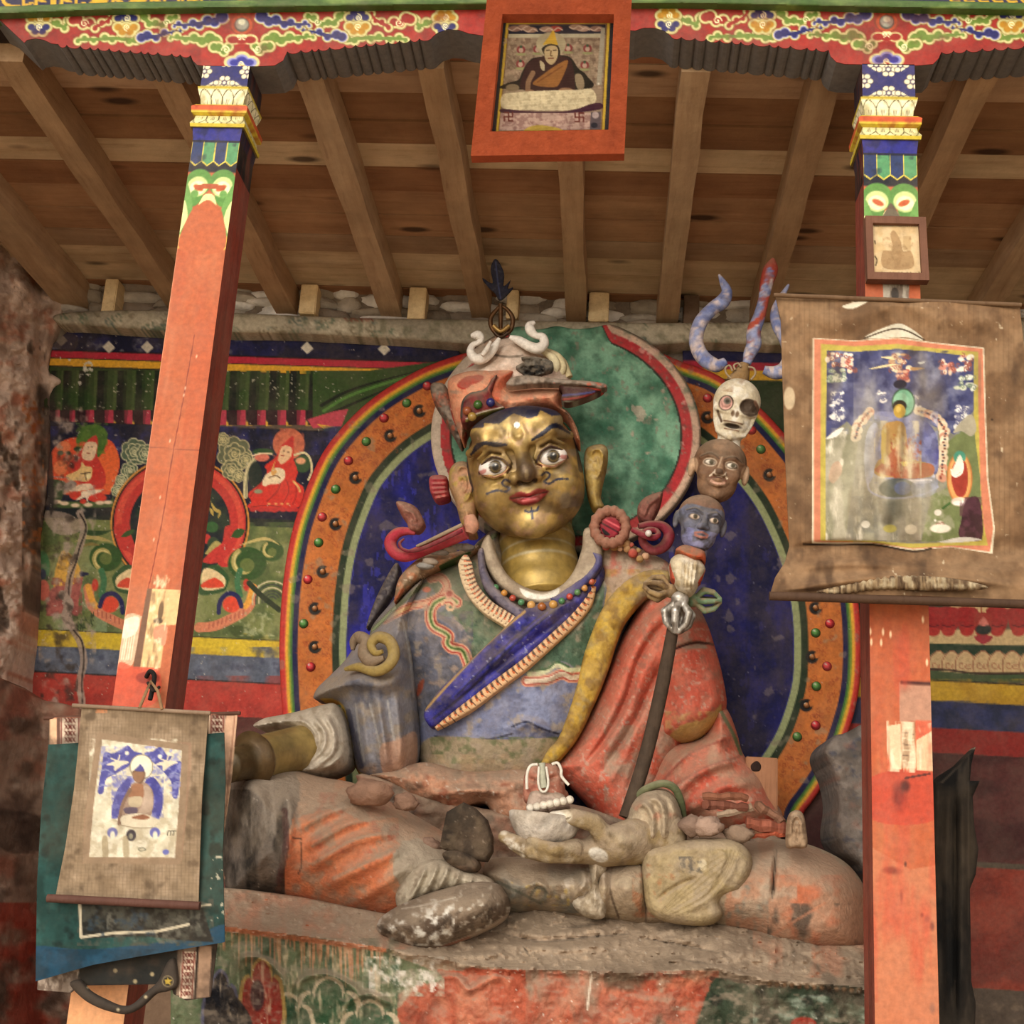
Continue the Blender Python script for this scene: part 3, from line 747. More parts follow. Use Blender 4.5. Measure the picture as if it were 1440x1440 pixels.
def marks_r(k):
    ZR = lambda v: -1000 * float(P(1270, v, YB)[2])
    k.fill([(-101, ZR(1095)), (101, ZR(1085)), (101, ZR(1150)), (-101, ZR(1155))], 'b03a26', a=.8)
    k.fill([(-101, ZR(1195)), (20, ZR(1222)), (101, ZR(1214)), (101, 0), (-101, 0)], 'b8704e', False, a=.85)
    for x, v, rx, ry, c in ((-10, 1120, 30, 45, '6a2018'), (10, 1105, 20, 20, '3a1410'), (-40, 1225, 34, 12, '6a2a1e'), (-10, 1262, 6, 20, '7a4030'), (70, 1290, 12, 12, '7a4a3a'), (85, 1300, 10, 14, '6a3226'), (55, 1285, 7, 7, '5a2a20'), (5, 1215, 6, 8, '2a100c'), (80, 1415, 12, 16, '8a5a48')):
        k.disc(x, ZR(v), rx, ry, c, a=.75, soft=.6)
    k.line([(10, ZR(1094)), (50, ZR(1090)), (90, ZR(1086))], 5, '3a1410', a=.8)
    k.fill([(-5, ZR(960)), (101, ZR(960)), (101, ZR(1012)), (-5, ZR(1015))], 'b08068', False); k.rect(0, ZR(962), 101, ZR(957), '4a1e16')
    k.fill([(-48, ZR(1022)), (-2, ZR(1018)), (-2, ZR(1082)), (-30, ZR(1082)), (-48, ZR(1060))], 'dcbc98', False)
    k.fill([(0, ZR(1015)), (44, ZR(1015)), (44, ZR(1080)), (0, ZR(1080))], 'a88868', False)
    for i in range(7): k.line([(4, ZR(1022 + i * 8)), (40, ZR(1024 + i * 8))], 3, '5a4230' if i % 2 else 'd8c4a2', a=.8)
    k.fill([(48, ZR(1030)), (101, ZR(1022)), (101, ZR(1082)), (48, ZR(1082))], 'd5b48e', False); k.fill([(48, ZR(1012)), (101, ZR(1012)), (101, ZR(1026)), (48, ZR(1040))], 'c8583a', False)
    k.patch('ecd4b4', 16, .55, 6, .8, box=(-48, 101, ZR(1015), ZR(1085)), sy=3)
    for x, v in ((-55, 890), (-30, 893), (-62, 905), (80, 870), (90, 930), (-95, 905), (-98, 890)): k.disc(x, ZR(v), 4, 9, 'f0c8a0')
    k.patch('b8402a', 50, .6, 9, .5, box=(-101, 101, -2400, -1400), sy=4)
    k.fill([(-18, ZR(296)), (0, ZR(286)), (20, ZR(296)), (34, ZR(312)), (-34, ZR(312))], '55483a', a=.9)
    k.fill([(-36, ZR(398)), (60, ZR(398)), (56, ZR(432)), (-32, ZR(432))], '6a6256', False, a=.9); k.patch('b8ae9c', 14, .5, 4, .8, box=(-36, 60, ZR(398), ZR(436)), sy=3); k.disc(8, ZR(414), 14, 20, '2a2420', a=.8)
column(-1.256, .138, .148, 'left orange painted column, bare pale wood patch low down, scrolls hung on it', 5, marks_l, 3.858)
column(.640, .145, .125, 'right orange painted column carrying the big brown scroll and small frame', 8, marks_r)
# ================================================================== paintings
class Aff:
    """the same brushes with coordinates of an enlarged detail"""
    def __init__(s, k, ox, oy, z): s.k, s.ox, s.oy, s.z = k, ox, oy, z
    def t(s, pts): return [(s.ox + x / s.z, s.oy + y / s.z) for x, y in pts]
    def fill(s, pts, col, smo=True, a=1., wob=0): s.k.fill(s.t(pts), col, smo, a, wob)
    def line(s, pts, w, col, smo=True, a=1., taper=False): s.k.line(s.t(pts), max(w / s.z, 1.5), col, smo, False, a, taper)
    def disc(s, x, y, rx, ry, col, rot=0., a=1., soft=0.): s.k.disc(s.ox + x / s.z, s.oy + y / s.z, rx / s.z, ry / s.z, col, rot, a, soft)
    def rect(s, x0, y0, x1, y1, col, a=1.): s.fill([(x0, y0), (x1, y0), (x1, y1), (x0, y1)], col, False, a)
    def box(s, x0, y0, x1, y1): return (s.ox + x0 / s.z, s.ox + x1 / s.z, s.oy + y0 / s.z, s.oy + y1 / s.z)
YW = 5.035
def hl(v, u0=-60, u1=1720, at=240, n=12):
    """a level line on the back wall through photo height v at column `at`"""
    p = P(at, v, YW); a = P(u0, v, YW)[0]; b = P(u1, v, YW)[0]
    q = np.stack([np.linspace(a, b, n), np.full(n, YW), np.full(n, p[2])], -1); return list(zip(*proj(q)))
def band(k, v0, v1, col, at=240, **kw): k.fill(hl(v0, at=at) + hl(v1, at=at)[::-1], col, False, **kw)

def cloudball(A, x, y, r, c0, c1, c2, seed=0, n=7, squash=1.):
    for j, (q, m) in enumerate(((1., n), (.64, n - 1), (.34, 5))):
        P_ = [(x + r * q * .66 * math.cos(2 * math.pi * i / m + j + seed), y + r * q * .66 * math.sin(2 * math.pi * i / m + j + seed) * squash) for i in range(m)]
        for a, b in P_: A.disc(a, b, r * q * .40 + 7, r * q * .40 + 7, c2)
        for a, b in P_: A.disc(a, b, r * q * .40 - 3, r * q * .40 - 3, c0)
        A.disc(x, y, r * q * .78, r * q * .78 * squash, c0); A.disc(x, y, r * q * .62, r * q * .62 * squash, c1)
    A.line([(p[0], p[1]) for p in spiral(x, y, r * .24, 1.4, 0, 1, 22)], 9, c2, False)

def mural_l(k):
    band(k, 470, 499, '12122e'); k.patch('24245c', 24, .54, 1, .6, box=(60, 700, 465, 500)); k.patch('6d6a70', 9, .64, 2, .8, box=(60, 340, 465, 500))
    band(k, 497.5, 508, 'b5283a'); band(k, 496.5, 498.5, '1a0d14'); band(k, 508, 509.2, '1d120c'); band(k, 509.2, 519.5, 'e0a52c'); band(k, 519.5, 521, '1a120a')
    for u, v in ((153, 488), (207, 488), (432, 489), (540, 491), (86, 478)): k.fill([(u - 9, v), (u, v - 9), (u + 9, v + 1), (u, v + 9)], 'cfc4b0', False)
    # pleated valance
    band(k, 521, 579, '31421c')
    us = [72, 90, 112, 138, 166, 192, 218, 244, 270, 296, 324, 352, 380, 408, 436, 462]
    for a, b in zip(us[:-1], us[1:]):
        k.fill([(a + (b - a) * .0, 521), (a + (b - a) * .35, 521), (a + (b - a) * .25, 579), (a - 3, 579)], '0e140a', False)
        k.fill([(a + (b - a) * .35, 521), (a + (b - a) * .5, 521), (a + (b - a) * .4, 579), (a + (b - a) * .25, 579)], '1c2a10', False)
        k.fill([(a + (b - a) * .8, 521), (b - 1, 521), (b - 3, 579), (a + (b - a) * .72, 579)], '46562a', False)
        k.fill([(a - 4, 577), (a + (b - a) * .4, 577), (a + (b - a) * .4, 598), (a - 3, 598)], '2a0f14', False)
        k.fill([(a + (b - a) * .36, 577), (b - 6, 577), (b - 6, 598), (a + (b - a) * .36, 598)], 'b03448', False)
        k.fill([(a + (b - a) * .36, 577), (a + (b - a) * .55, 577), (a + (b - a) * .45, 598), (a + (b - a) * .36, 598)], '7a2634', False)
        k.fill([(b - 6, 592), (b + 4, 598), (b - 6, 599)], 'dba63a', False); k.fill([(b - 6, 577), (b + 3, 577), (b + 3, 594), (b - 6, 590)], '1d0c10', False)
    k.fill([(440, 521), (520, 521), (640, 505), (640, 560), (470, 620), (440, 590)], '33491f', False)
    for q in ([(452, 570), (500, 546), (600, 518)], [(455, 586), (500, 566), (590, 528)]): k.line(q, 5, '101a0a', taper=True)
    k.line([(455, 578), (500, 553), (600, 522)], 4, '4f7a34')
    k.fill([(432, 590), (470, 578), (490, 575), (480, 600), (440, 602)], 'b8404e', False); k.fill([(445, 596), (470, 600), (455, 603)], 'dba63a', False)
    band(k, 598, 600, '0a0a10')
    k.patch('2d4a1c', 40, .55, 3, .5, box=(70, 450, 521, 577)); k.patch('b8b09a', 5, .74, 5, .8, box=(160, 480, 521, 560))
    # night sky
    band(k, 599, 745, '0d0e26'); k.patch('26265e', 26, .55, 4, .8, box=(60, 500, 599, 640)); k.patch('6a6888', 5, .76, 5, .5, box=(60, 500, 599, 700))
    band(k, 724, 735, '17211a'); band(k, 735, 905, '6d7440'); k.patch('86885a', 30, .5, 7, .7, box=(60, 430, 735, 900)); k.patch('45552c', 26, .54, 8, .8, box=(60, 430, 735, 900)); k.patch('7d8f6a', 30, .58, 3, .7, box=(60, 150, 740, 900))
    A = Aff(k, 60, 580, 7.2)                                    # the teacher on the left
    A.fill([(60, 560), (80, 420), (160, 320), (300, 255), (500, 260), (680, 280), (760, 400), (780, 540), (740, 680), (690, 800), (640, 830), (200, 830), (90, 740), (60, 660)], 'd9512e')
    A.fill([(560, 460), (620, 420), (700, 330), (760, 420), (770, 560), (720, 700), (690, 800), (620, 760), (640, 620)], 'df6230')
    A.fill([(80, 740), (60, 680), (200, 690), (230, 740), (200, 860), (150, 930), (80, 900)], '3c4a2c'); A.fill([(120, 940), (680, 940), (700, 1000), (680, 1040), (160, 1040)], '11181a')
    A.fill([(100, 930), (200, 900), (650, 900), (710, 830), (720, 930), (690, 960), (130, 965)], '44562c')
    A.fill([(350, 240), (400, 150), (500, 120), (600, 140), (655, 220), (640, 330), (600, 410), (550, 450), (440, 300), (350, 310)], '3f6420'); k.patch('5a7a2a', 5, .5, 2, .6, box=A.box(340, 110, 660, 420))
    A.fill([(350, 430), (430, 320), (470, 270), (540, 232), (560, 310), (550, 430), (610, 560), (640, 680), (600, 760), (420, 760), (330, 640), (280, 520)], 'c23026')
    A.disc(215, 350, 70, 60, 'df7a4e'); A.disc(180, 410, 32, 26, '5a5a44'); A.disc(262, 412, 24, 22, '3a3a24'); A.disc(180, 560, 70, 75, 'e0784a'); A.disc(350, 370, 36, 24, '22381c')
    A.fill([(430, 320), (480, 296), (545, 310), (548, 370), (520, 460), (470, 490), (410, 470), (395, 420)], 'e2bf9a'); A.disc(500, 350, 5, 4, '3a2018'); A.disc(462, 352, 5, 4, '3a2018'); A.line([(450, 410), (475, 414)], 5, '9a4a3a')
    A.fill([(240, 640), (330, 600), (380, 560), (400, 500), (430, 540), (500, 560), (490, 660), (440, 700), (350, 690), (270, 690)], 'e0b877'); A.line([(390, 620), (480, 610)], 10, '3a2a20'); A.line([(430, 615), (440, 680)], 8, '3a2a20'); A.disc(465, 645, 26, 28, 'ecd9a0')
    A.fill([(210, 740), (290, 690), (345, 720), (300, 780), (230, 790)], '8a7a70'); A.fill([(360, 735), (480, 720), (510, 770), (420, 790), (270, 800)], 'e8c8a6'); A.disc(330, 840, 60, 44, 'cc3a28'); A.disc(540, 855, 110, 54, 'cc3424', 8)
    A.fill([(400, 800), (560, 780), (600, 800), (470, 850), (460, 920), (430, 860), (380, 880), (330, 890), (390, 840)], 'ecd3b4')
    for x, y in ((150, 905), (220, 920), (330, 940), (460, 935), (580, 915), (660, 910)): A.disc(x, y, 46, 20, 'dcc0a0')
    A.disc(410, 900, 34, 26, 'c23a2a'); A.line([(0, 640), (100, 650), (260, 660)], 12, '8a7a7a', a=.7)
    for (x, y, r_) in ((930, 400, 130), (1040, 420, 90), (880, 590, 80), (800, 690, 60), (760, 790, 60)): cloudball(A, x, y, r_, '4a5c46', '7d8a68', 'cfc69a', int(x))
    k.line(arc(252, 738, 92, 92, 92, 340, 60), 6, '3a120c', False)
    def ring(a0, a1):
        k.line(arc(253, 736, 82, 78, a0, a1, 60), 23, 'b9332c', False); k.line(arc(253, 736, 86, 82, a0, a1, 60), 8, 'cf4a38', False); k.line(arc(253, 736, 94, 90, a0, a1, 60), 2.5, '20100a', False); k.line(arc(253, 736, 96.5, 92.5, a0, a1, 60), 2.5, 'cf8a3a', False)
    k.disc(253, 736, 80, 76, '131a22'); k.patch('22381f', 18, .5, 1, .7, box=(180, 330, 665, 800))
    ring(140, 400)
    # what shows of the middle figure beside the post
    B = Aff(k, 270, 580, 7.2)
    for q in ([(190, 900), (230, 980), (280, 1010), (260, 1080)], [(180, 960), (220, 1050)]): B.line(q, 34, 'b5984a', taper=2)
    B.disc(200, 1160, 66, 54, '2f5a2c'); B.disc(150, 1280, 40, 50, 'b8302a'); B.disc(215, 1330, 60, 70, '30402a'); B.fill([(150, 1400), (240, 1300), (330, 1360), (340, 1440), (150, 1440)], 'a89858')
    for (x, y, r_) in ((430, 420, 165), (310, 270, 60), (400, 580, 95), (545, 480, 70), (470, 640, 60)): cloudball(B, x, y, r_, '5b5f45', '8a8358', 'c9b884', int(x) + 1)
    B.line([(640, 470), (570, 560), (545, 700), (540, 850)], 44, 'c9ba8c'); B.line([(650, 470), (580, 580), (556, 700), (545, 850)], 14, '7d7a5c')
    B.disc(980, 320, 162, 158, 'c96a4a'); k.patch('a8523c', 6, .55, 4, .7, box=B.box(820, 160, 1140, 480))
    B.disc(640, 640, 70, 140, '222a22'); B.disc(720, 400, 110, 36, '2a4a24'); B.disc(710, 455, 75, 42, 'd0705a'); B.line([(610, 440), (700, 415), (810, 420)], 16, 'ecd0a6'); B.disc(1120, 520, 85, 90, '2d4a28'); B.disc(1100, 490, 50, 34, 'dc9a70'); B.line([(1040, 430), (1140, 410), (1200, 480), (1210, 600), (1180, 680)], 22, 'd8c898')
    B.fill([(560, 960), (600, 900), (570, 820), (700, 710), (760, 600), (740, 540), (850, 450), (900, 350), (1020, 240), (1030, 340), (1030, 470), (1070, 600), (1050, 690), (1130, 760), (1120, 880), (1060, 970), (900, 985), (840, 1010), (700, 990)], 'c92e22')
    for q in ([(720, 700), (640, 790), (590, 850)], [(900, 700), (860, 800), (760, 900)], [(960, 690), (980, 800), (920, 920)], [(1040, 700), (1060, 820), (1020, 930)], [(600, 960), (760, 940), (900, 960)]): B.line(q, 9, '8e1c18')
    B.fill([(870, 470), (900, 360), (950, 335), (1010, 360), (1005, 440), (950, 500), (905, 525), (880, 500)], 'e0b488'); B.fill([(900, 340), (960, 290), (1020, 240), (1020, 350), (960, 330)], 'bb2a26'); B.disc(930, 388, 8, 5, '3a1c14'); B.disc(975, 400, 8, 5, '3a1c14'); B.line([(905, 435), (930, 440)], 8, 'a04030')
    B.fill([(710, 720), (740, 640), (780, 610), (850, 560), (930, 580), (940, 660), (880, 720), (780, 730), (740, 750)], 'e6cda6'); B.line([(780, 660), (850, 640), (890, 665)], 12, '6a4a30'); B.fill([(850, 480), (830, 560), (860, 600), (820, 640), (800, 590)], 'cf9a54'); B.disc(670, 800, 44, 22, '8a8a6a'); B.line([(1030, 700), (1080, 760), (1090, 800)], 22, 'd9a060')
    for x in (780, 850, 910, 970): B.disc(x, 925, 16, 10, 'dd9a58')
    for x in (620, 700, 770, 840, 920, 990, 1050): B.disc(x, 985, 40, 22, 'b52a28')
    C = Aff(k, 60, 740, 4)                                      # landscape and throne below
    C.fill([(1030, 0), (1100, 20), (1080, 110), (1000, 200), (900, 200), (960, 130), (1010, 90)], 'b9332c')
    C.fill([(400, 0), (490, 0), (480, 100), (520, 150), (440, 120)], 'b9332c')
    def scroll(x, y, r_, d=1):
        C.disc(x, y, r_ * 1.18, r_ * 1.02, '2f4c20'); C.line([(p[0], p[1]) for p in spiral(x - r_ * .1, y, r_ * .86, .9, 120 * d, d, 24)], r_ * .3, 'a89a5a'); C.line([(p[0], p[1]) for p in spiral(x - r_ * .1, y, r_ * .8, .9, 120 * d, d, 24)], r_ * .1, 'cdbb7a'); C.disc(x, y + r_ * .1, r_ * .45, r_ * .42, '5d6a34')
    scroll(355, 175, 78); scroll(1150, 210, 92, -1); scroll(1290, 140, 56, -1)
    for q, c, w_ in (([(180, 90), (260, 60), (400, 90)], 'a8965a', 26), ([(160, 20), (300, 40), (400, 20)], '2c4220', 30), ([(1100, 110), (1250, 70), (1340, 110)], 'bca868', 18), ([(200, 120), (270, 100), (330, 110)], '7a6a3a', 16), ([(440, 60), (520, 20)], '2f4c20', 30), ([(1060, 60), (1140, 20)], '2f4c20', 50)): C.line(q, w_, c, taper=2)
    for sx, cx in ((1, 0), (-1, 1440)):
        Xf = lambda x: cx + sx * x
        C.fill([(Xf(400), 330), (Xf(395), 280), (Xf(460), 220), (Xf(520), 240), (Xf(560), 380), (Xf(430), 370)], '2a4a24'); C.fill([(Xf(412), 330), (Xf(420), 285), (Xf(490), 240), (Xf(540), 250), (Xf(540), 355), (Xf(440), 352)], 'dcc08e'); C.fill([(Xf(420), 340), (Xf(470), 290), (Xf(540), 320), (Xf(540), 345)], 'cc4026')
        C.line([(Xf(330), 250), (Xf(345), 310), (Xf(330), 390)], 34, '3c6a44'); C.line([(Xf(258), 350), (Xf(270), 430), (Xf(310), 480), (Xf(380), 520), (Xf(470), 560), (Xf(560), 570)], 56, 'c97a58'); C.line([(Xf(255), 340), (Xf(280), 420), (Xf(300), 450)], 34, 'dc9a3c'); C.disc(Xf(295), 330, 18, 34, 'b83a2a')
        for i in range(9): C.line([(Xf(310 + i * 24), 470 + i * 10), (Xf(312 + i * 24), 505 + i * 9)], 5, '9a4a3a', False)
        C.disc(Xf(378), 440, 50, 46, 'd2442c'); C.line([(Xf(322), 450), (Xf(345), 395), (Xf(395), 378), (Xf(440), 420), (Xf(450), 485)], 26, '1c1c4a')
    C.fill([(60, 340), (80, 210), (120, 135), (190, 200), (222, 290), (170, 330), (100, 345)], 'd8a445'); C.fill([(212, 255), (262, 268), (215, 285)], '22223c'); C.fill([(20, 480), (50, 350), (170, 330), (225, 285), (205, 400), (200, 480), (190, 505), (140, 480), (60, 505)], 'a85a50'); k.patch('8a4440', 5, .5, 2, .7, box=C.box(20, 290, 225, 505))
    C.disc(0, 230, 40, 90, '4a7a4c'); C.disc(5, 360, 34, 60, 'c4604e'); C.disc(0, 270, 20, 30, '22304a')
    for i in range(60):
        rr = random.Random(i); x = rr.uniform(120, 290); y = 620 - (x - 120) * .55 + rr.uniform(-30, 30); C.line([(x, y), (x + rr.uniform(-16, 8), y - rr.uniform(15, 34))], 6, '26391c', False, taper=True)
    for r_ in (110, 92, 74, 56, 40, 24): C.line([(p[0], p[1]) for p in arc(1290, 420, r_, r_, 170, 330, 24)], 9, 'bfb28a' if r_ % 4 else '3c4038', False)
    C.line([(1160, 320), (1230, 390), (1330, 470)], 30, '26301c'); C.disc(1150, 610, 110, 40, '39471f', 20, .8); k.patch('a8aa80', 8, .6, 3, .7, box=C.box(1100, 480, 1330, 620))
    # level stripes of the dado
    band(k, 893, 894.5, '2a2a18'); band(k, 894.5, 918, 'c9ab2c'); k.patch('b0902a', 22, .5, 5, .6, box=(60, 480, 890, 930)); band(k, 918, 955, '4e5462'); k.patch('6a7080', 24, .5, 6, .7, box=(0, 480, 910, 970)); k.patch('33364a', 14, .6, 7, .6, box=(0, 480, 910, 970))
    band(k, 953, 955.5, '141418'); band(k, 955, 1003, 'a8352a'); k.patch('8a2a22', 24, .5, 6, .6, box=(0, 480, 950, 1010)); band(k, 1003, 1500, '3a1a16'); k.patch('5a2a22', 50, .5, 6, .6, box=(0, 700, 1010, 1500))
    # lost plaster along the crack on the left
    cr = [(112, 722), (118, 742), (112, 770), (104, 790), (98, 815), (94, 850), (100, 880), (112, 902), (118, 930), (112, 960), (116, 1000), (108, 1060)]
    k.line(cr, 10, 'a08a7a', a=.85); k.line([(x + 3 * (i % 2), y) for i, (x, y) in enumerate(cr)], 2.2, '241a16'); k.line([(100, 880), (92, 866), (98, 850), (88, 836)], 12, 'a08a7a')
    k.fill([(60, 720), (95, 722), (118, 740), (100, 752), (75, 748)], 'a08a7a', a=.8); k.patch('a89484', 16, .63, 11, .85, box=(55, 135, 560, 1040)); k.patch('2c221c', 14, .62, 12, .7, box=(55, 110, 560, 1040)); k.fill([(64, 620), (70, 600), (76, 700), (70, 720)], '2a2420', a=.8)
    k.fill([(72, 484), (88, 468), (110, 474), (104, 494), (86, 492)], '4a3a34', a=.6); k.patch('d5cdbd', 7, .66, 13, .9, box=(84, 130, 500, 545))
    k.patch('c7baa8', 4, .78, 15, .7)
wl = relief('mural', [(62, 560), (74, 484), (100, 462), (360, 470), (640, 476), (660, 540), (640, 1100), (640, 1300), (100, 1300), (90, 1060), (4, 1040), (4, 940), (46, 830), (66, 700)], YW, M_PAINT, '5a4a3a', .004, 12, step=1.5, paint=mural_l, thick=.02, smo=False, rough=.006, rscale=20)
tag(wl, 'painted mural left of the statue, with seated red-robed teachers, green valance and striped dado', 'mural')
def mural_r(k):  # stripe colours dimmer than on the left mural, vignetting put into the paint
    at = 1380
    band(k, 470, 520, '14143c', at); band(k, 520, 531, 'a52638', at); band(k, 531, 545, 'c99a2c', at); band(k, 545, 640, '26341a', at)
    for i, u in enumerate(range(1110, 1690, 24)): k.fill([(u, 546), (u + 10, 546), (u + 8, 640), (u - 3, 640)], '0e140a', False)
    band(k, 640, 850, '14182c', at); k.patch('8a3a26', 18, .55, 3, .9, box=(1420, 1500, 610, 700)); k.patch('c99a2c', 12, .6, 4, .9, box=(1420, 1500, 650, 760)); k.patch('2f4a26', 22, .5, 5, .8, box=(1300, 1500, 620, 850))
    A = Aff(k, 1290, 820, 8)
    A.rect(-1200, 200, 1700, 330, '1c2c1a'); A.fill([(390, 240), (700, 210), (960, 215), (1090, 330), (700, 380), (430, 300)], 'c0a070'); A.line([(740, 200), (720, 280), (740, 380), (820, 370), (1000, 330), (900, 280), (780, 240)], 16, '8a3020')
    A.rect(-1200, 520, 1700, 700, 'b59a6e')
    for i, x in enumerate((-300, -140, 20, 180, 350, 560, 900, 1140, 1320)): A.fill([(x - 110, 280), (x + 110, 290), (x + 112, 460), (x + 60, 560), (x, 585), (x - 60, 560), (x - 112, 450)], '8a1f1e'); A.disc(x, 545, 72, 52, '9a2822'); A.line([(x - 70, 470), (x, 490), (x + 70, 470)], 14, '5a1216')
    A.fill([(650, 350), (830, 350), (820, 520), (740, 640), (650, 540)], '8a2a22'); A.disc(745, 520, 90, 60, '1c2420'); A.fill([(690, 470), (745, 380), (800, 470)], 'b5665a'); A.fill([(640, 600), (850, 600), (745, 690)], '8c2630')
    A.fill([(-1200, 640), (1700, 720), (1700, 820), (-1200, 800)], '1a3020', False)
    for i, x in enumerate((-260, -60, 240, 390, 540, 740, 910, 1070, 1260)):
        A.fill([(x - 110, 1010), (x - 112, 850), (x - 40, 775), (x, 755), (x + 40, 775), (x + 112, 850), (x + 110, 1010)], 'b5996f'); A.line([(x - 104, 1000), (x - 104, 860), (x, 762), (x + 104, 860), (x + 104, 1000)], 7, '8a5a42'); A.line([(p[0], p[1]) for p in spiral(x - 40, 920, 50, 1.1, 0, 1, 16)], 7, '96684c'); A.line([(p[0], p[1]) for p in spiral(x + 44, 930, 46, 1.1, 180, -1, 16)], 7, '96684c')
    A.line([(-1200, 960), (200, 970), (700, 1016), (1700, 1010)], 22, '2a1810'); A.fill([(-1200, 975), (200, 985), (700, 1030), (1700, 1020), (1700, 1120), (-1200, 1100)], '38482c', False)
    band(k, 959, 961, '141008', at); band(k, 961, 990, 'b08b28', at); k.patch('9a7420', 22, .5, 5, .6, box=(1100, 1500, 955, 995)); band(k, 989, 1027, '22263c', at); k.patch('30345a', 24, .5, 6, .7, box=(1100, 1500, 985, 1030)); band(k, 1027, 1062, '7a221c', at); band(k, 1062, 1215, '3c1c1a', at); k.patch('542a26', 30, .5, 8, .7, box=(1300, 1500, 1062, 1215), sx=3)
    band(k, 1212, 1220, '4a4034', at); band(k, 1220, 1390, '7a3022', at); k.patch('5a241c', 40, .5, 2, .7, box=(1300, 1500, 1220, 1400)); band(k, 1390, 2000, '4a3e34', at); k.patch('6a5a4a', 12, .6, 3, .7, box=(1300, 1500, 1400, 1500))
wr_ = relief('mural', [(960, 490), (1680, 500), (1700, 1885), (1000, 1850)], YW, M_PAINT, '5a4a3a', .004, 12, step=1.9, paint=mural_r, thick=.02, smo=False, rough=.005, rscale=20)
tag(wr_, 'dark painted mural right of the right column, with red lotus petals above a yellow stripe', 'mural')

# ------------------------------------------------------------------ body halo
YM = 5.0
MO = [(398, 1010), (394, 950), (393, 900), (398, 820), (410, 750), (428, 694), (452, 640), (482, 600), (518, 565), (560, 536), (610, 511), (680, 490), (760, 478), (840, 478), (910, 490), (960, 509), (1010, 528), (1060, 565), (1105, 612), (1146, 668), (1180, 740), (1201, 810), (1210, 880), (1209, 960), (1196, 1020), (1172, 1080), (1132, 1140), (1090, 1180), (800, 1260), (450, 1200), (412, 1100)]
MOs = smooth(MO, True, 6)
BOSS = [(472, 688, 'g'), (453, 727, 'r'), (472, 737, 'b'), (448, 763, 'g'), (454, 804, 'b'), (433, 815, 'r'), (443, 856, 'b'), (427, 877, 'g'), (443, 910, 'b'), (437, 938, 'r'), (572, 567, 'g'), (590, 578, 'b'), (540, 588, 'r'), (549, 613, 'b'), (515, 621, 'g'), (490, 648, 'r'), (500, 672, 'b'), (601, 543, 'r'),
                (995, 560, 'r'), (995, 587, 'b'), (1057, 605, 'r'), (1070, 632, 'g'), (1082, 668, 'b'), (1147, 855, 'b'), (1167, 877, 'r'), (1147, 890, 'g'), (1142, 924, 'b'), (1163, 937, 'r'), (1148, 965, 'g'), (1134, 992, 'b'), (1147, 1020, 'r'), (1121, 1036, 'g')]
def mand(k):
    d = pdist(k.u, k.v, MOs, True)
    w_ = np.ones_like(d)
    for lim, c in ((0, 'b02f28'), (7, 'cf5a3a'), (8.5, 'd49a2c'), (12.5, '7d8a2c'), (15, '3f6a2c'), (18, '13133c'), (25.5, 'b8672c'), (74, '1d2c18'), (84, '8d9468'), (94, '10106a')):
        m = np.clip((d - lim) / 1.5 + .5, 0, 1)[:, None] if lim else 1.; k.c = k.c * (1 - m) + hx(c) * m
    rr = random.Random(2)
    ob = (d > 27) & (d < 73)
    n = fbm(k.u / 22, k.v / 22, 3); k.c[ob] *= (1 + .3 * (n[ob] - .5))[:, None]
    right = ob & (k.u > 1000); k.c[right] = k.c[right] * .9 + hx('8a5a3a') * .1
    for i in range(900):                                       # fine red scrolls in the orange band
        t = rr.randrange(len(MOs)); b = MOs[t]; q = MOs[(t + 1) % len(MOs)]; nx_, ny_ = -(q[1] - b[1]), q[0] - b[0]; L = math.hypot(nx_, ny_) + 1e-6; g = rr.uniform(30, 70)
        x, y = b[0] + nx_ / L * g + rr.uniform(-6, 6), b[1] + ny_ / L * g + rr.uniform(-6, 6)
        if y < 1160 and not (620 < x < 960 and y > 560): k.line(spiral(x, y, rr.uniform(3, 5.5), 1., rr.uniform(0, 360), rr.choice((1, -1)), 9), 1., '8a3a18', False, a=.6)
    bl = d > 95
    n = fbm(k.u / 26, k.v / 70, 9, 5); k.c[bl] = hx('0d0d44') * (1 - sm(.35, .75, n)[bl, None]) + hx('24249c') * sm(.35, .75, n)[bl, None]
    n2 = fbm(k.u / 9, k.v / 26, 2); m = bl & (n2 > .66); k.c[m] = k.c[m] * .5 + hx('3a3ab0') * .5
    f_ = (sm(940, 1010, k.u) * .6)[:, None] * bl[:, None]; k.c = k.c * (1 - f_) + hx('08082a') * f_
    for bu, bv, bc in BOSS:
        if bc == 'b': k.disc(bu, bv, 9, 9, '14110f'); k.disc(bu + 7, bv - 3, 4, 5, 'b8672c', 30)
    k.patch('b7b0b0', 4, .79, 4, .6); k.patch('8a7a68', 18, .68, 6, .5)
md = thing('body_halo', P(800, 1200, YM), 'great painted oval halo behind the statue, blue centre with orange jewelled border', 'halo')
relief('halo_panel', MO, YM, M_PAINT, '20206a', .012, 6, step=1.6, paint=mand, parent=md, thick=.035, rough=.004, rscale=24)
def boss(u, v, c, par, r_=8.2):
    Yb = YM - .012; s_ = mpp(u, v, Yb); ct = P(u, v, Yb)
    V, F = ball_vf(ct, (r_ * s_, .014, r_ * s_), 16, 10); k = Ink(*proj(V), c)
    k.c[:] = k.c * .75; k.disc(u + 2, v + 2, 3.5, 3.5, 'b5733a') if 0 else None; k.disc(u - 1, v - 2, r_ * .62, r_ * .6, hx(c) * 1.15 + .02); k.disc(u - 2.5, v - 3.5, 1.5, 1.4, 'c8c0b0')  # darker rim, lighter cap and small highlight painted on each boss
    link('jewel_boss', mesh('jewel_boss', V, F, k.lin()), M_BEAM, par)
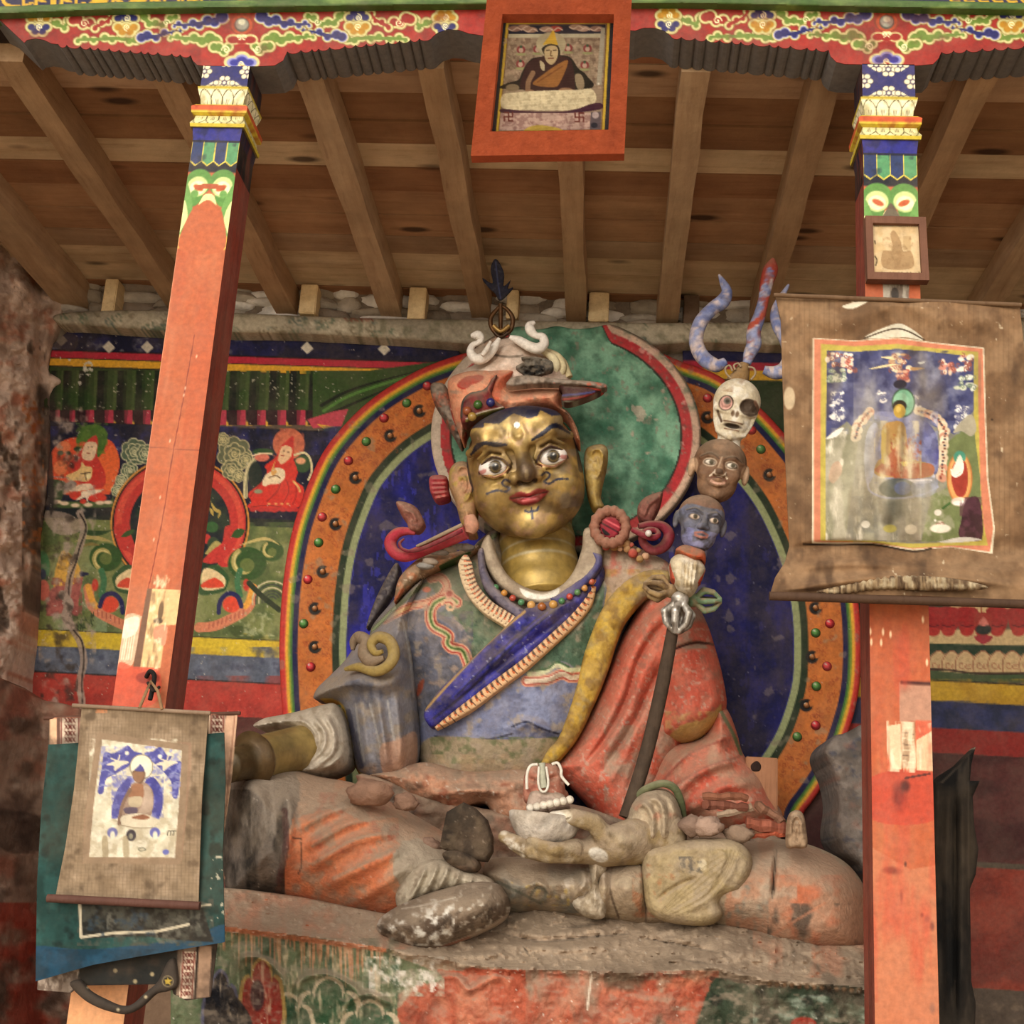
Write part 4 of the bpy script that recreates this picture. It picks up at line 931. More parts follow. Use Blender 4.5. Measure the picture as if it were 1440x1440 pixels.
for u, v, c in BOSS:
    boss(u, v, {'g': '3f7030', 'r': 'b02a30', 'b': '9a6236'}[c], md, 6.8 if c != 'b' else 4.4)
# ------------------------------------------------------------------ head halo
YH = 4.86
def hh(k):
    e = np.hypot((k.u - 796) / 190., (k.v - 613) / 166.) - .17 * sm(862, 838, k.u) * sm(700, 730, k.u) * sm(530, 500, k.v)
    for lim, c in ((0, '43755a'), (.845, '1c2018'), (.86, 'b23034'), (.935, 'c9a890'), (.985, '7a6a5a')):
        m = np.clip((e - lim) * 175 / 1.6 + .5, 0, 1)[:, None]; k.c = k.c * (1 - m) + hx(c) * m
    g = e < .845; n = fbm(k.u / 26, k.v / 26, 4, 5)
    k.c[g] = hx('3a6a52') * (1 - sm(.3, .7, n)[g, None]) + hx('7fae90') * sm(.3, .7, n)[g, None]
    k.patch('2f5443', 14, .6, 7, .45); k.patch('d9b0a0', 12, .66, 3, .6, box=(880, 990, 455, 640)); k.patch('8a7a6a', 7, .71, 5, .6)
    lf = (e >= .86) & (k.u < 680); k.c[lf & (e > .93)] = hx('c0ac98')
relief('head_halo', [(p[0], max(p[1], 461 + 2.5 * math.sin(p[0] / 7.)) if 690 < p[0] < 850 else p[1]) for p in arc(796, 613, 190, 166, 0, 352, 46)], YH, M_PAINT, '43755a', .012, 10, step=1.8, paint=hh, thick=.06, rough=.004, rscale=20)
tag(COL.objects['head_halo'], 'green disc halo with red and cream rim behind the statue head', 'halo')
# ================================================================== hung scrolls and frames
def wavy(ax, per, ph=0., ay=0., py=90.): return lambda u, v: ax * np.sin(u / per * 6.283 + ph + v * .004) + ay * np.sin(v / py * 6.283)
def cloth(name, outl, Y, par, col, paint, base, step=1.9, thick=.004, m=M_CLOTH, rough=.004, smo=False, folds=(), bulge=.0, edge=20):
    return relief(name, outl, Y, m, col, bulge, edge, folds, base, step, paint, par, thick, rough, 30, smo, angle=80)
# ---- big scroll on the right column
def tk(k):
    k.patch('604630', 40, .48, 1, .75, sy=1.4); k.patch('98795a', 30, .56, 2, .55); k.patch('3d2b1e', 22, .64, 3, .6, sy=1.6); k.patch('4a3424', 60, .55, 4, .5, box=(1080, 1160, 640, 850))
    for u in range(1096, 1440, 7): k.line([(u, 420), (u + 2, 780)], 1.2, '5a4430', False, a=.25)
    k.patch('cdbda0', 8, .76, 6, .7); k.disc(1110, 560, 8, 16, 'c8b494', a=.8); k.disc(1395, 590, 1.5, 1.5, '2a1a10')
    k.fill([(1215, 475), (1245, 460), (1270, 456), (1300, 478), (1270, 474), (1240, 476)], 'cfc6b0'); k.line([(1215, 476), (1262, 462), (1300, 478)], 2, '3a2a1e')
    k.fill([(1185, 430), (1225, 420), (1200, 434)], 'd8ccb4')
    A = Aff(k, 1130, 460, 4.236)
    A.fill([(55, 64), (300, 80), (560, 62), (780, 92), (1075, 122), (1085, 500), (1100, 900), (1140, 1200), (1125, 1350), (880, 1310), (650, 1330), (400, 1290), (50, 1290)], 'd8cbb0', False)
    A.fill([(62, 70), (300, 84), (560, 68), (780, 98), (1068, 128), (1078, 500), (1092, 900), (1130, 1200), (1110, 1338), (880, 1308), (650, 1322), (400, 1284), (60, 1280)], 'c47a5c', False)
    A.fill([(104, 100), (300, 114), (560, 100), (780, 126), (1040, 148), (1042, 500), (1052, 900), (1070, 1160), (1098, 1300), (880, 1300), (650, 1316), (400, 1282), (100, 1272)], 'b3a24c', False)
    A.fill([(140, 138), (300, 148), (560, 130), (780, 150), (1014, 176), (1012, 500), (1020, 700), (1052, 900), (1062, 1270), (860, 1282), (650, 1290), (400, 1272), (134, 1270), (132, 700)], '777468', False)
    A.fill([(140, 138), (300, 148), (560, 130), (780, 150), (1014, 176), (1012, 500), (900, 640), (700, 560), (400, 520), (200, 640), (134, 660)], '41446a', False)
    A.fill([(134, 660), (260, 560), (330, 640), (300, 900), (250, 1270), (134, 1270)], '7d7a62', False); A.fill([(850, 690), (1010, 560), (1052, 900), (1062, 1270), (700, 1280), (760, 1000), (850, 960)], '6b7348', False)
    k.patch('2a2d52', 14, .52, 2, .8, box=A.box(140, 140, 1012, 560)); k.patch('7d7f98', 20, .58, 3, .7, box=A.box(140, 140, 1012, 640)); k.patch('b5ab98', 20, .5, 5, .7, box=A.box(134, 600, 700, 1270), sy=3); k.patch('9a947c', 9, .5, 6, .6, box=A.box(300, 900, 900, 1280)); k.patch('e0d6c2', 7, .62, 7, .8, box=A.box(134, 620, 640, 1270), sy=3)
    rr = random.Random(4)
    def blob(x, y, rx, ry, n, cs, s=1, lines='8a4a40'):
        for i in range(n): A.disc(x + rr.uniform(-rx, rx), y + rr.uniform(-ry, ry), rr.uniform(10, 24) * s, rr.uniform(8, 18) * s, rr.choice(cs))
        for i in range(n): 
            if lines: A.line([(p[0], p[1]) for p in spiral(x + rr.uniform(-rx, rx), y + rr.uniform(-ry, ry), 16 * s, .8, rr.uniform(0, 360), 1, 9)], 5, lines, False, a=.8)
    blob(210, 190, 70, 40, 14, ['e6cfb8', 'd69a80', 'f0e4d0']); blob(270, 225, 40, 35, 8, ['e8c8b0', 'c87a68']); blob(200, 290, 50, 40, 12, ['d8d8c4', 'b8c0a8', 'ece4d4'], lines='6a7a68')
    blob(860, 235, 40, 36, 10, ['e8c8b0', 'd08a78']); blob(960, 210, 40, 50, 12, ['e6cfb8', 'd69a80', 'f0e4d0']); blob(965, 330, 50, 40, 12, ['d8d8c4', 'c8cab0', 'ece4d4'], lines='6a7a68')
    for (x, y, h, w_) in ((200, 480, 130, 34), (940, 540, 100, 34)): blob(x, y, w_, h * .7, 30, ['dcd8d0', 'c8c4c4', 'f0ece4'], .8, '565676')
    A.fill([(890, 630), (940, 560), (1000, 520), (1030, 600), (1000, 650), (940, 620)], 'a39a84'); A.fill([(134, 665), (200, 610), (240, 600), (200, 650)], 'e4dcd0')
    blob(570, 215, 60, 55, 16, ['c8ac88', 'e2cfae', 'b08a68']); A.fill([(390, 250), (480, 225), (560, 220), (480, 240)], 'dcc898'); A.fill([(460, 180), (520, 175), (540, 195)], 'dcc898'); blob(590, 290, 30, 30, 8, ['a8584c', 'c89a80']); A.fill([(640, 240), (720, 245), (650, 260)], 'b88a5a'); A.fill([(680, 210), (725, 205), (700, 222)], 'd8dce0')
    A.disc(575, 340, 40, 26, '17172a'); blob(470, 410, 26, 30, 8, ['e4dcd4', 'd0c8c4'], .8, '5a5a74'); blob(680, 440, 24, 44, 8, ['e4dcd4', 'd0c8c4'], .8, '5a5a74')
    for q in ([(400, 500), (330, 580), (310, 660)], [(690, 500), (790, 540), (840, 620), (830, 760), (820, 900)]):
        p_ = smooth(q, False, 8)
        for x, y in p_: A.disc(x + rr.uniform(-10, 10), y, 26, 24, rr.choice(['d8b898', 'e0cdb0', 'c08a70', 'cfb89a'])); 
        for x, y in p_: A.disc(x + rr.uniform(-8, 8), y, 7, 6, rr.choice(['9a4a3a', '2a2a3a', '6a3a30']))
    A.fill([(640, 600), (720, 560), (790, 640), (805, 780), (780, 880), (640, 830)], '34386e'); A.fill([(650, 760), (730, 750), (760, 830), (780, 900), (690, 830)], 'd0d0dc'); A.fill([(760, 760), (800, 720), (800, 800), (775, 830)], '2a2c78'); A.fill([(380, 620), (440, 580), (440, 800), (380, 940), (360, 780)], '9a9cae', a=.8)
    A.disc(600, 740, 225, 280, 'c4b49c', 0, .6, .3); A.disc(610, 740, 195, 245, '4a4e86', 0, .75, .25); k.patch('8a8cb0', 9, .5, 31, .6, box=A.box(420, 500, 800, 960))
    A.disc(595, 450, 70, 86, '1f3c2c'); A.disc(595, 450, 62, 78, '6aa080'); A.disc(580, 440, 46, 50, '88b494', a=.8); A.disc(572, 470, 42, 36, '15100c'); A.disc(572, 500, 36, 42, 'b5923c'); A.disc(565, 490, 14, 18, 'cfae58')
    A.fill([(470, 600), (540, 560), (600, 580), (620, 700), (640, 780), (760, 820), (760, 890), (600, 900), (430, 880), (440, 800), (480, 760)], 'a07a44'); A.fill([(430, 860), (480, 800), (540, 720), (580, 700), (600, 800), (760, 815), (765, 880), (620, 905)], '9a5638'); A.line([(480, 620), (475, 720), (480, 800)], 30, 'b89a4c'); A.fill([(580, 800), (660, 810), (600, 830)], 'd8b84c'); k.patch('8a3a28', 6, .55, 3, .8, box=A.box(520, 640, 700, 900)); k.patch('c9b890', 8, .55, 9, .75, box=A.box(420, 560, 700, 900), sy=3)
    A.fill([(570, 915), (750, 905), (740, 928), (580, 935)], 'e4dce0'); A.disc(560, 960, 110, 60, '3e4238', a=.8); A.disc(590, 960, 50, 40, '50587a', a=.8); A.line([(380, 900), (400, 980), (520, 1020), (700, 1000), (800, 950)], 12, 'a4a4c0', a=.7); A.fill([(650, 930), (790, 920), (770, 1000), (660, 1010)], '8a90a4', a=.6)
    A.disc(540, 1080, 90, 90, '44453a', a=.7, soft=.6); A.disc(500, 1150, 50, 50, '3a3426', a=.7, soft=.6); A.disc(515, 1200, 40, 24, 'a89a3c', a=.8); A.disc(640, 1205, 36, 30, 'd8ccb4')
    A.disc(930, 900, 76, 150, 'b8703c'); A.disc(930, 900, 68, 140, 'd0985a'); A.disc(930, 775, 36, 38, '4a8a72'); A.fill([(880, 900), (900, 810), (960, 800), (980, 900), (960, 1000), (910, 1000)], '98382a'); A.fill([(880, 860), (900, 820), (930, 760), (955, 820), (940, 860), (900, 890), (880, 880)], 'e8dcc8'); A.line([(880, 850), (900, 890), (940, 870), (950, 830)], 10, 'f0e8d8'); A.disc(930, 1040, 50, 26, 'd8c4b0'); A.disc(930, 1048, 40, 14, 'f0e8dc'); A.line([(870, 1050), (830, 1080)], 14, '3c5a2c')
    A.fill([(940, 1150), (960, 1050), (1000, 1010), (1050, 1040), (1062, 1260), (930, 1250)], '3a2024'); k.patch('55303a', 8, .5, 2, .7, box=A.box(930, 1010, 1064, 1260)); A.fill([(810, 1280), (950, 1250), (1060, 1268), (900, 1284)], 'c8c0b4')
    blob(810, 1180, 34, 30, 10, ['e4dcd0', 'c8b8a4'], .6, '8a5a4a'); A.disc(815, 1200, 62, 26, 'ded2c0'); A.disc(800, 1105, 22, 18, 'dcd0c0'); A.disc(370, 1175, 26, 22, 'e0d8c8', a=.8); A.fill([(150, 900), (170, 820), (210, 800), (230, 860), (180, 930)], 'b88a70', a=.6)
    # damage over the picture: long pale water stains
    for x, y, rx, ry, a_ in ((330, 820, 100, 430, .6), (640, 760, 62, 480, .55), (220, 1020, 120, 300, .55), (480, 930, 60, 380, .4), (730, 1020, 90, 280, .45), (560, 200, 40, 130, .35), (770, 360, 60, 220, .3), (400, 480, 60, 260, .35)):
        A.disc(x, y, rx, ry, 'c0b69e', 3, a_, .85)
    for x, y, rx, ry, a_ in ((590, 700, 22, 420, .45), (520, 1120, 60, 160, .4), (440, 700, 18, 300, .25), (700, 640, 20, 300, .25)): A.disc(x, y, rx, ry, '4a3f30', 2, a_, .9)
    k.patch('c8bfa8', 24, .58, 21, .3, box=A.box(300, 140, 800, 700), sy=2.4); k.patch('6a5a44', 30, .62, 22, .4, box=A.box(140, 140, 1060, 1280), sy=3)
    A.line([(0, 1292), (200, 1298), (420, 1296), (650, 1336), (760, 1318)], 12, '1d120c', a=.8)
sc = thing('hanging_scroll', P(1262, 838, 3.19), 'large brown cloth scroll with a stained painting of a seated deity, on the right column', 'scroll painting')
TB = lambda u, v: .012 * np.sin((u - 1090) / 62. + v * .003) + .014 * np.exp(-((v - 770) / 16.) ** 2) - .05 * sm(770, 838, v) + .02 * np.exp(-((u - 1262) / 40.) ** 2) * sm(560, 430, v)
cloth('scroll_mount', [(1090, 414), (1140, 417), (1262, 420), (1340, 424), (1434, 430), (1452, 600), (1448, 760), (1452, 846), (1380, 842), (1300, 838), (1200, 836), (1130, 838), (1082, 839), (1090, 812), (1104, 790), (1110, 768), (1104, 640), (1100, 520), (1098, 450)], 3.245, sc, '826346', tk, TB, 1.45,
      folds=[([(1105, 800), (1200, 792), (1300, 800), (1440, 806)], .02, 7), ([(1085, 834), (1150, 822), (1240, 812), (1330, 812), (1440, 824)], .03, 7), ([(1110, 772), (1180, 766), (1260, 772)], -.02, 5), ([(1100, 430), (1180, 452), (1260, 424), (1340, 450), (1430, 440)], .018, 16), ([(1240, 420), (1264, 460), (1290, 500)], .02, 14)])
def stick(name, a, b, Y, r_, col, par, m=M_WOODZ):
    return tube(name, [P(*a, Y), P(*b, Y)], r_, m, col, par, 12)
stick('bottom_roller', (1082, 838), (1452, 850), 3.17, .011, '4a3424', sc)
stick('top_stick', (1088, 415), (1436, 429), 3.24, .006, '6b523a', sc)
def ruf(k): k.patch('4a3626', 6, .5, 1, .8, sx=.6, sy=3); k.patch('c8b898', 8, .6, 2, .8)
relief('torn_fold', [(1148, 832), (1190, 822), (1250, 810), (1330, 812), (1390, 826), (1330, 830), (1240, 828), (1180, 836)], 3.175, M_CLOTH, '9a8262', .012, 8, step=1.8, paint=ruf, parent=sc, thick=.01, base=lambda u, v: .006 * np.sin(u / 1.6))

# ---- small frame on the right column
fr = thing('picture_frame', P(1260, 396, 3.27), 'small brown wooden frame with faded paper, high on the right column', 'frame')
def frame(name, q, w_, Y, dep, par, m, col, base=None, paint=None):
    """mitred frame from outer corners q (photo units, clockwise from top left)"""
    q = np.array(q, float); c = q.mean(0); inn = []
    for i in range(4):
        a, b, d = q[i], q[i - 1], q[(i + 1) % 4]; e1 = (b - a) / np.linalg.norm(b - a); e2 = (d - a) / np.linalg.norm(d - a); inn.append(a + e1 * w_[i % 2] * 1. + e2 * w_[(i + 1) % 2])
    inn = np.array(inn); pts = np.vstack([q, inn]); yb = (base(pts[:, 0], pts[:, 1]) if base else 0) + Y
    A_ = P(pts[:, 0], pts[:, 1], yb); V, F, o = [], [], 0
    for i in range(4):
        j = (i + 1) % 4; f4 = [A_[i], A_[j], A_[4 + j], A_[4 + i]]; V += f4 + [p + np.array((0, dep, 0)) for p in f4]
        F += [(o, o + 3, o + 2, o + 1), (o, o + 1, o + 5, o + 4), (o + 2, o + 3, o + 7, o + 6), (o + 1, o + 2, o + 6, o + 5), (o + 3, o, o + 4, o + 7), (o + 4, o + 5, o + 6, o + 7)]; o += 8
    me = mesh(name, V, F, col, False); bm = bmesh.new(); bm.from_mesh(me); bmesh.ops.recalc_face_normals(bm, faces=bm.faces[:]); bm.to_mesh(me); bm.free()
    return link(name, me, m, par), inn
_, inn = frame('frame', [(1217, 303), (1302, 305), (1307, 394), (1220, 392)], (10, 10), 3.262, .03, fr, M_WOODZ, '6f4a38')
def pap(k):
    A = Aff(k, 1180, 180, 5.54); k.patch('c9a878', 12, .5, 1, .6)
    A.fill([(340, 960), (420, 950), (400, 830), (430, 800), (480, 880), (500, 960), (560, 960), (570, 1090), (350, 1090)], 'a58660'); A.rect(500, 840, 560, 950, 'c2a478'); k.patch('8a6a48', 5, .6, 2, .5, box=A.box(340, 830, 580, 1100))
    for i in range(24): A.line([(270 + i * 15, 752 + 6 * math.sin(i)), (278 + i * 15, 765)], 6, '3a3022', False, a=.8)
    for i in range(16): A.line([(290 + i * 22, 1128 + 5 * math.sin(i * 2)), (300 + i * 22, 1134)], 6, '4a3c28', False, a=.7)
    A.line([(280, 1000), (295, 1030), (285, 1070)], 9, '3a3022'); A.line([(278, 880), (282, 900)], 7, '4a3c28')
relief('faded_paper', [tuple(p) for p in inn], 3.275, M_CLOTH, 'd6bb92', 0, 5, step=1.2, paint=pap, parent=fr, thick=.004, smo=False)

# ---- framed painting hung from the beam, leaning forward
fp = thing('framed_painting', P(772, 216, 3.05), 'orange wooden frame with a painting of a seated monk, hung from the beam', 'painting')
tilt = lambda u, v: .0012 * (v - 216)
_, inn = frame('frame', [(686, -14), (889, -14), (878, 216), (662, 219)], (34, 24), 3.06, .035, fp, M_WOODZ, 'a34a28', tilt)
def mk(k):
    A = Aff(k, 660, 10, 6.26)
    A.rect(0, 0, 1440, 1377, '2a2a30'); A.fill([(325, 128), (1240, 122), (1190, 1095), (232, 1118)], 'c9ab3c', False); A.fill([(345, 150), (1215, 145), (1168, 1080), (255, 1095)], '6d5034', False); A.fill([(352, 155), (1205, 152), (1160, 1080), (262, 1090)], '8c7a66', False)
    A.fill([(352, 158), (1200, 155), (1195, 240), (345, 240)], '1d1f30', False)
    for x, y, c in ((480, 180, 'a08070'), (540, 200, '9a7a68'), (1000, 190, 'b09080'), (940, 175, 'a08070'), (400, 190, '8a6a60'), (1120, 190, '8a6a60'), (760, 190, '9a3a34'), (680, 195, 'a08070')): A.disc(x, y, 60, 26, c); A.line([(x - 60, y), (x - 20, y + 16), (x + 20, y - 8), (x + 60, y + 12)], 8, 'c8b0a0')
    A.fill([(345, 238), (1180, 232), (1178, 268), (342, 270)], 'b0a890', False); k.patch('6a5648', 5, .5, 2, .8, box=A.box(330, 270, 1180, 700)); k.patch('a8927c', 4, .55, 3, .8, box=A.box(300, 270, 1180, 720))
    for x, y in ((455, 375), (1040, 365), (870, 360), (600, 370), (450, 500), (1015, 510)): A.disc(x, y, 38, 36, '7a3436'); A.disc(x, y + 4, 20, 22, 'b09484'); A.disc(x, y + 40, 44, 12, '8a8a60'); A.disc(x, y - 26, 12, 12, '2a4a34')
    A.fill([(1160, 180), (1195, 180), (1165, 680), (1120, 690)], '9a9484', False); A.disc(720, 330, 130, 110, 'a3977a')
    A.fill([(310, 720), (330, 670), (430, 640), (470, 560), (520, 480), (600, 440), (860, 430), (960, 540), (1030, 600), (1045, 720)], '15130f'); A.disc(380, 710, 60, 34, '7a6a52'); A.fill([(930, 600), (980, 590), (1010, 650), (1005, 715), (950, 715)], '8a7a62')
    A.fill([(480, 730), (470, 600), (520, 490), (620, 440), (800, 430), (900, 480), (930, 700), (900, 740)], '2e1416'); A.fill([(560, 680), (640, 600), (800, 490), (870, 480), (800, 660), (740, 705)], '8a5a2c'); A.line([(600, 660), (820, 520)], 8, '6a3c1c'); A.line([(560, 580), (520, 660), (515, 740)], 44, '82634a'); A.disc(535, 755, 46, 30, '85644c'); A.disc(850, 735, 66, 26, '8a6a50'); A.fill([(620, 470), (660, 500), (660, 560), (630, 540)], 'a89a7c')
    A.fill([(650, 400), (640, 360), (700, 325), (770, 330), (800, 390), (790, 440), (740, 460), (680, 450)], '1c1612'); A.fill([(660, 380), (700, 340), (770, 350), (780, 420), (750, 490), (710, 505), (670, 460)], 'b09a74'); A.line([(680, 380), (705, 378)], 9, '2a1c14'); A.line([(740, 380), (765, 378)], 9, '2a1c14'); A.line([(720, 385), (715, 425), (730, 428)], 6, '5a4028'); A.line([(695, 452), (740, 450)], 8, '6a3a2c')
    A.fill([(650, 330), (700, 260), (740, 205), (770, 300), (775, 332), (710, 322)], 'c09a34')
    A.fill([(290, 780), (400, 750), (620, 735), (900, 730), (1080, 725), (1100, 850), (860, 905), (520, 905), (300, 890)], 'cfc2a0', wob=1.0); k.patch('a89a7c', 4, .55, 4, .7, box=A.box(290, 740, 1100, 900))
    A.fill([(290, 895), (500, 915), (860, 915), (1080, 850), (1165, 850), (1150, 900), (860, 935), (500, 935), (290, 930)], '3a1a2c'); A.fill([(275, 935), (1070, 930), (1060, 1075), (265, 1085)], 'b59a8e', False); k.patch('8a6a64', 4, .5, 5, .8, box=A.box(270, 930, 1160, 1085)); A.fill([(1070, 925), (1160, 920), (1155, 1075), (1060, 1075)], '5a5056', False); A.disc(1110, 950, 30, 30, 'a89898'); A.disc(1100, 1040, 30, 24, '2a2a34')
    for x, y, s_, m_ in ((345, 965, 46, 1), (968, 970, 46, -1)):        # the turning-cross emblems on the throne cloth
        t_ = s_ * .8
        for q in ([(-t_, 0), (t_, 0)], [(0, -t_), (0, t_)], [(0, -t_), (m_ * -t_, -t_)] if m_ > 0 else [(0, -t_), (t_, -t_)], [(0, t_), (m_ * t_, t_)] if m_ > 0 else [(0, t_), (-t_, t_)], [(-t_, 0), (-t_, t_)] if m_ > 0 else [(-t_, 0), (-t_, -t_)], [(t_, 0), (t_, -t_)] if m_ > 0 else [(t_, 0), (t_, t_)]):
            A.line([(x + a, y + b) for a, b in q], 13, '5a2420', False)
    A.fill([(500, 1070), (560, 1045), (650, 1040), (800, 1070), (790, 1090), (500, 1095)], 'b09a34', a=.8); A.disc(1138, 675, 9, 9, 'e0d8c8')
relief('painted_panel', [tuple(p) for p in inn], 3.085, M_CLOTH, '6d5a48', 0, 5, step=1.1, base=tilt, paint=mk, parent=fp, thick=.004, smo=False)
tube('hanging_cord', [P(700, 0, 2.84), P(760, -40, 3.0), P(786, -70, 3.26)], .004, M_CLOTH, '4a3a2a', fp, 8)

# ---- three scrolls hung one over the other on the left column
def t3(k):
    k.rect(40, 990, 340, 1420, '2c211c'); k.patch('17120f', 14, .5, 1, .8)
    for x0, x1 in ((70, 116), (293, 334)):
        k.rect(x0, 1000, x1, 1170, 'cda888'); k.rect(x0 + 10, 1000, x1 - 4, 1050, '6a4a3e')
    rr = random.Random(3)
    def broc(x0, x1, y0, y1, tiltx=0):
        k.fill([(x0, y0), (x1, y0), (x1 + tiltx, y1), (x0 + tiltx, y1)], 'd9c3ac', False)
        n = int((y1 - y0) / 9)
        for i in range(n):
            y = y0 + 5 + i * 9; o_ = tiltx * (i / max(n, 1)); xm = (x0 + x1) / 2 + o_
            for dx in (-5, 0, 5): k.line([(xm + dx - 2, y - 3), (xm + dx + 2, y + 3)], 1.6, '5a2a26', False); k.line([(xm + dx + 2, y - 3), (xm + dx - 2, y + 3)], 1.4, '7a4a3c', False)
            k.disc(xm, y, 2.4, 2.4, '6a3028')
        for x in (x0 + 2, x1 - 2): k.line([(x, y0), (x + tiltx, y1)], 1.8, '7a3a30', False)
    k.rect(70, 1006, 80, 1048, 'dcb08c'); broc(84, 113, 1008, 1048); broc(295, 316, 1003, 1032); k.fill([(318, 1006), (334, 1006), (326, 1080), (316, 1160), (314, 1030)], 'd3a88a', False); k.line([(330, 1008), (322, 1090), (317, 1150)], 1.5, '9a6a54', False)
    k.line([(66, 1009), (334, 1003)], 3, '9a5a44', False)
    k.rect(108, 1340, 250, 1384, '262624'); k.fill([(250, 1336), (276, 1330), (272, 1404), (248, 1400)], '8a7462', False); broc(256, 276, 1338, 1404, -4); k.fill([(280, 1330), (298, 1330), (294, 1402), (276, 1404)], 'a08068', False)
    for x, y in ((162, 1365), (214, 1370), (190, 1380)): k.disc(x, y, 3, 3, '9a8a6a')
    k.fill([(52, 1370), (112, 1360), (108, 1384), (98, 1396), (54, 1393)], 'a8988a', False); k.patch('5a4a40', 5, .5, 4, .8, box=(50, 112, 1360, 1398), sy=2)
    k.patch('4a3a30', 18, .55, 6, .5)
s3 = thing('hanging_scroll', P(190, 1400, 3.22), 'rearmost scroll on the left column, brocade strips showing at its corners', 'scroll painting')
cloth('scroll_mount', [(69, 1009), (200, 1006), (334, 1003), (326, 1090), (315, 1170), (305, 1330), (296, 1402), (262, 1407), (244, 1398), (240, 1384), (112, 1386), (100, 1396), (52, 1392), (56, 1340), (66, 1100)], 3.215, s3, '4a3a30', t3, wavy(.004, 90), 1.5)
stick('top_stick', (62, 1010), (338, 1003), 3.22, .005, '5a3a2c', s3)
def rib(k):
    for x, y in ((136, 1374), (188, 1378), (236, 1380)): k.disc(x, y, 8, 8, '8a7a5c'); k.disc(x, y, 6.4, 6.4, '201d1a'); k.fill([(x - 5, y - 2), (x - 1, y - 2), (x, y - 6), (x + 2, y - 2), (x + 6, y - 2), (x + 3, y + 1), (x + 4, y + 5), (x, y + 3), (x - 4, y + 5), (x - 3, y + 1)], 'b0943c', False)
    for x, y in ((124, 1388), (166, 1420), (205, 1402)): k.disc(x, y, 2.4, 2.4, 'b0a080')
relief('starred_ribbon', [(98, 1384), (112, 1378), (128, 1394), (150, 1406), (170, 1414), (186, 1412), (204, 1396), (222, 1380), (236, 1352), (246, 1350), (250, 1384), (236, 1394), (220, 1398), (200, 1416), (180, 1426), (160, 1424), (136, 1416), (116, 1404)], 3.205, M_CLOTH, '3c342e', .012, 8, step=1.5, paint=rib, parent=s3, thick=.006)
def t2(k):
    k.patch('17302c', 40, .5, 1, .7, sy=1.5); k.patch('2c5450', 24, .55, 2, .6); k.patch('0f1c1a', 16, .62, 3, .6)
    k.fill([(50, 1340), (56, 1330), (130, 1335), (255, 1320), (316, 1300), (316, 1330), (255, 1337), (130, 1360), (50, 1382)], '1b4056'); k.patch('15303f', 18, .5, 5, .7, box=(48, 260, 1335, 1385))
    k.fill([(110, 1262), (284, 1272), (300, 1325), (250, 1322), (200, 1316), (112, 1320)], '23221f', False); k.patch('4a4a42', 10, .5, 6, .8, box=(108, 300, 1260, 1330)); k.patch('6a675c', 9, .58, 7, .7, box=(150, 290, 1270, 1326)); k.line([(112, 1268), (114, 1318), (160, 1312), (220, 1310), (265, 1300)], 4, 'c0b49c', False); k.line([(280, 1274), (296, 1272)], 3, 'b0a48c')
    k.patch('d0c0a8', 6, .70, 8, .8, box=(296, 316, 1200, 1300)); k.patch('2c3c4a', 9, .6, 9, .7, box=(112, 220, 1270, 1320))
s2 = thing('hanging_scroll', P(180, 1370, 3.18), 'dark teal cloth scroll on the left column, behind the small brown scroll', 'scroll painting')
cloth('scroll_mount', [(68, 1047), (190, 1040), (315, 1030), (317, 1100), (313, 1200), (316, 1325), (255, 1335), (190, 1346), (130, 1357), (50, 1380), (52, 1240), (58, 1140)], 3.17, s2, '20403c', t2, wavy(.006, 110, 1), 1.6)
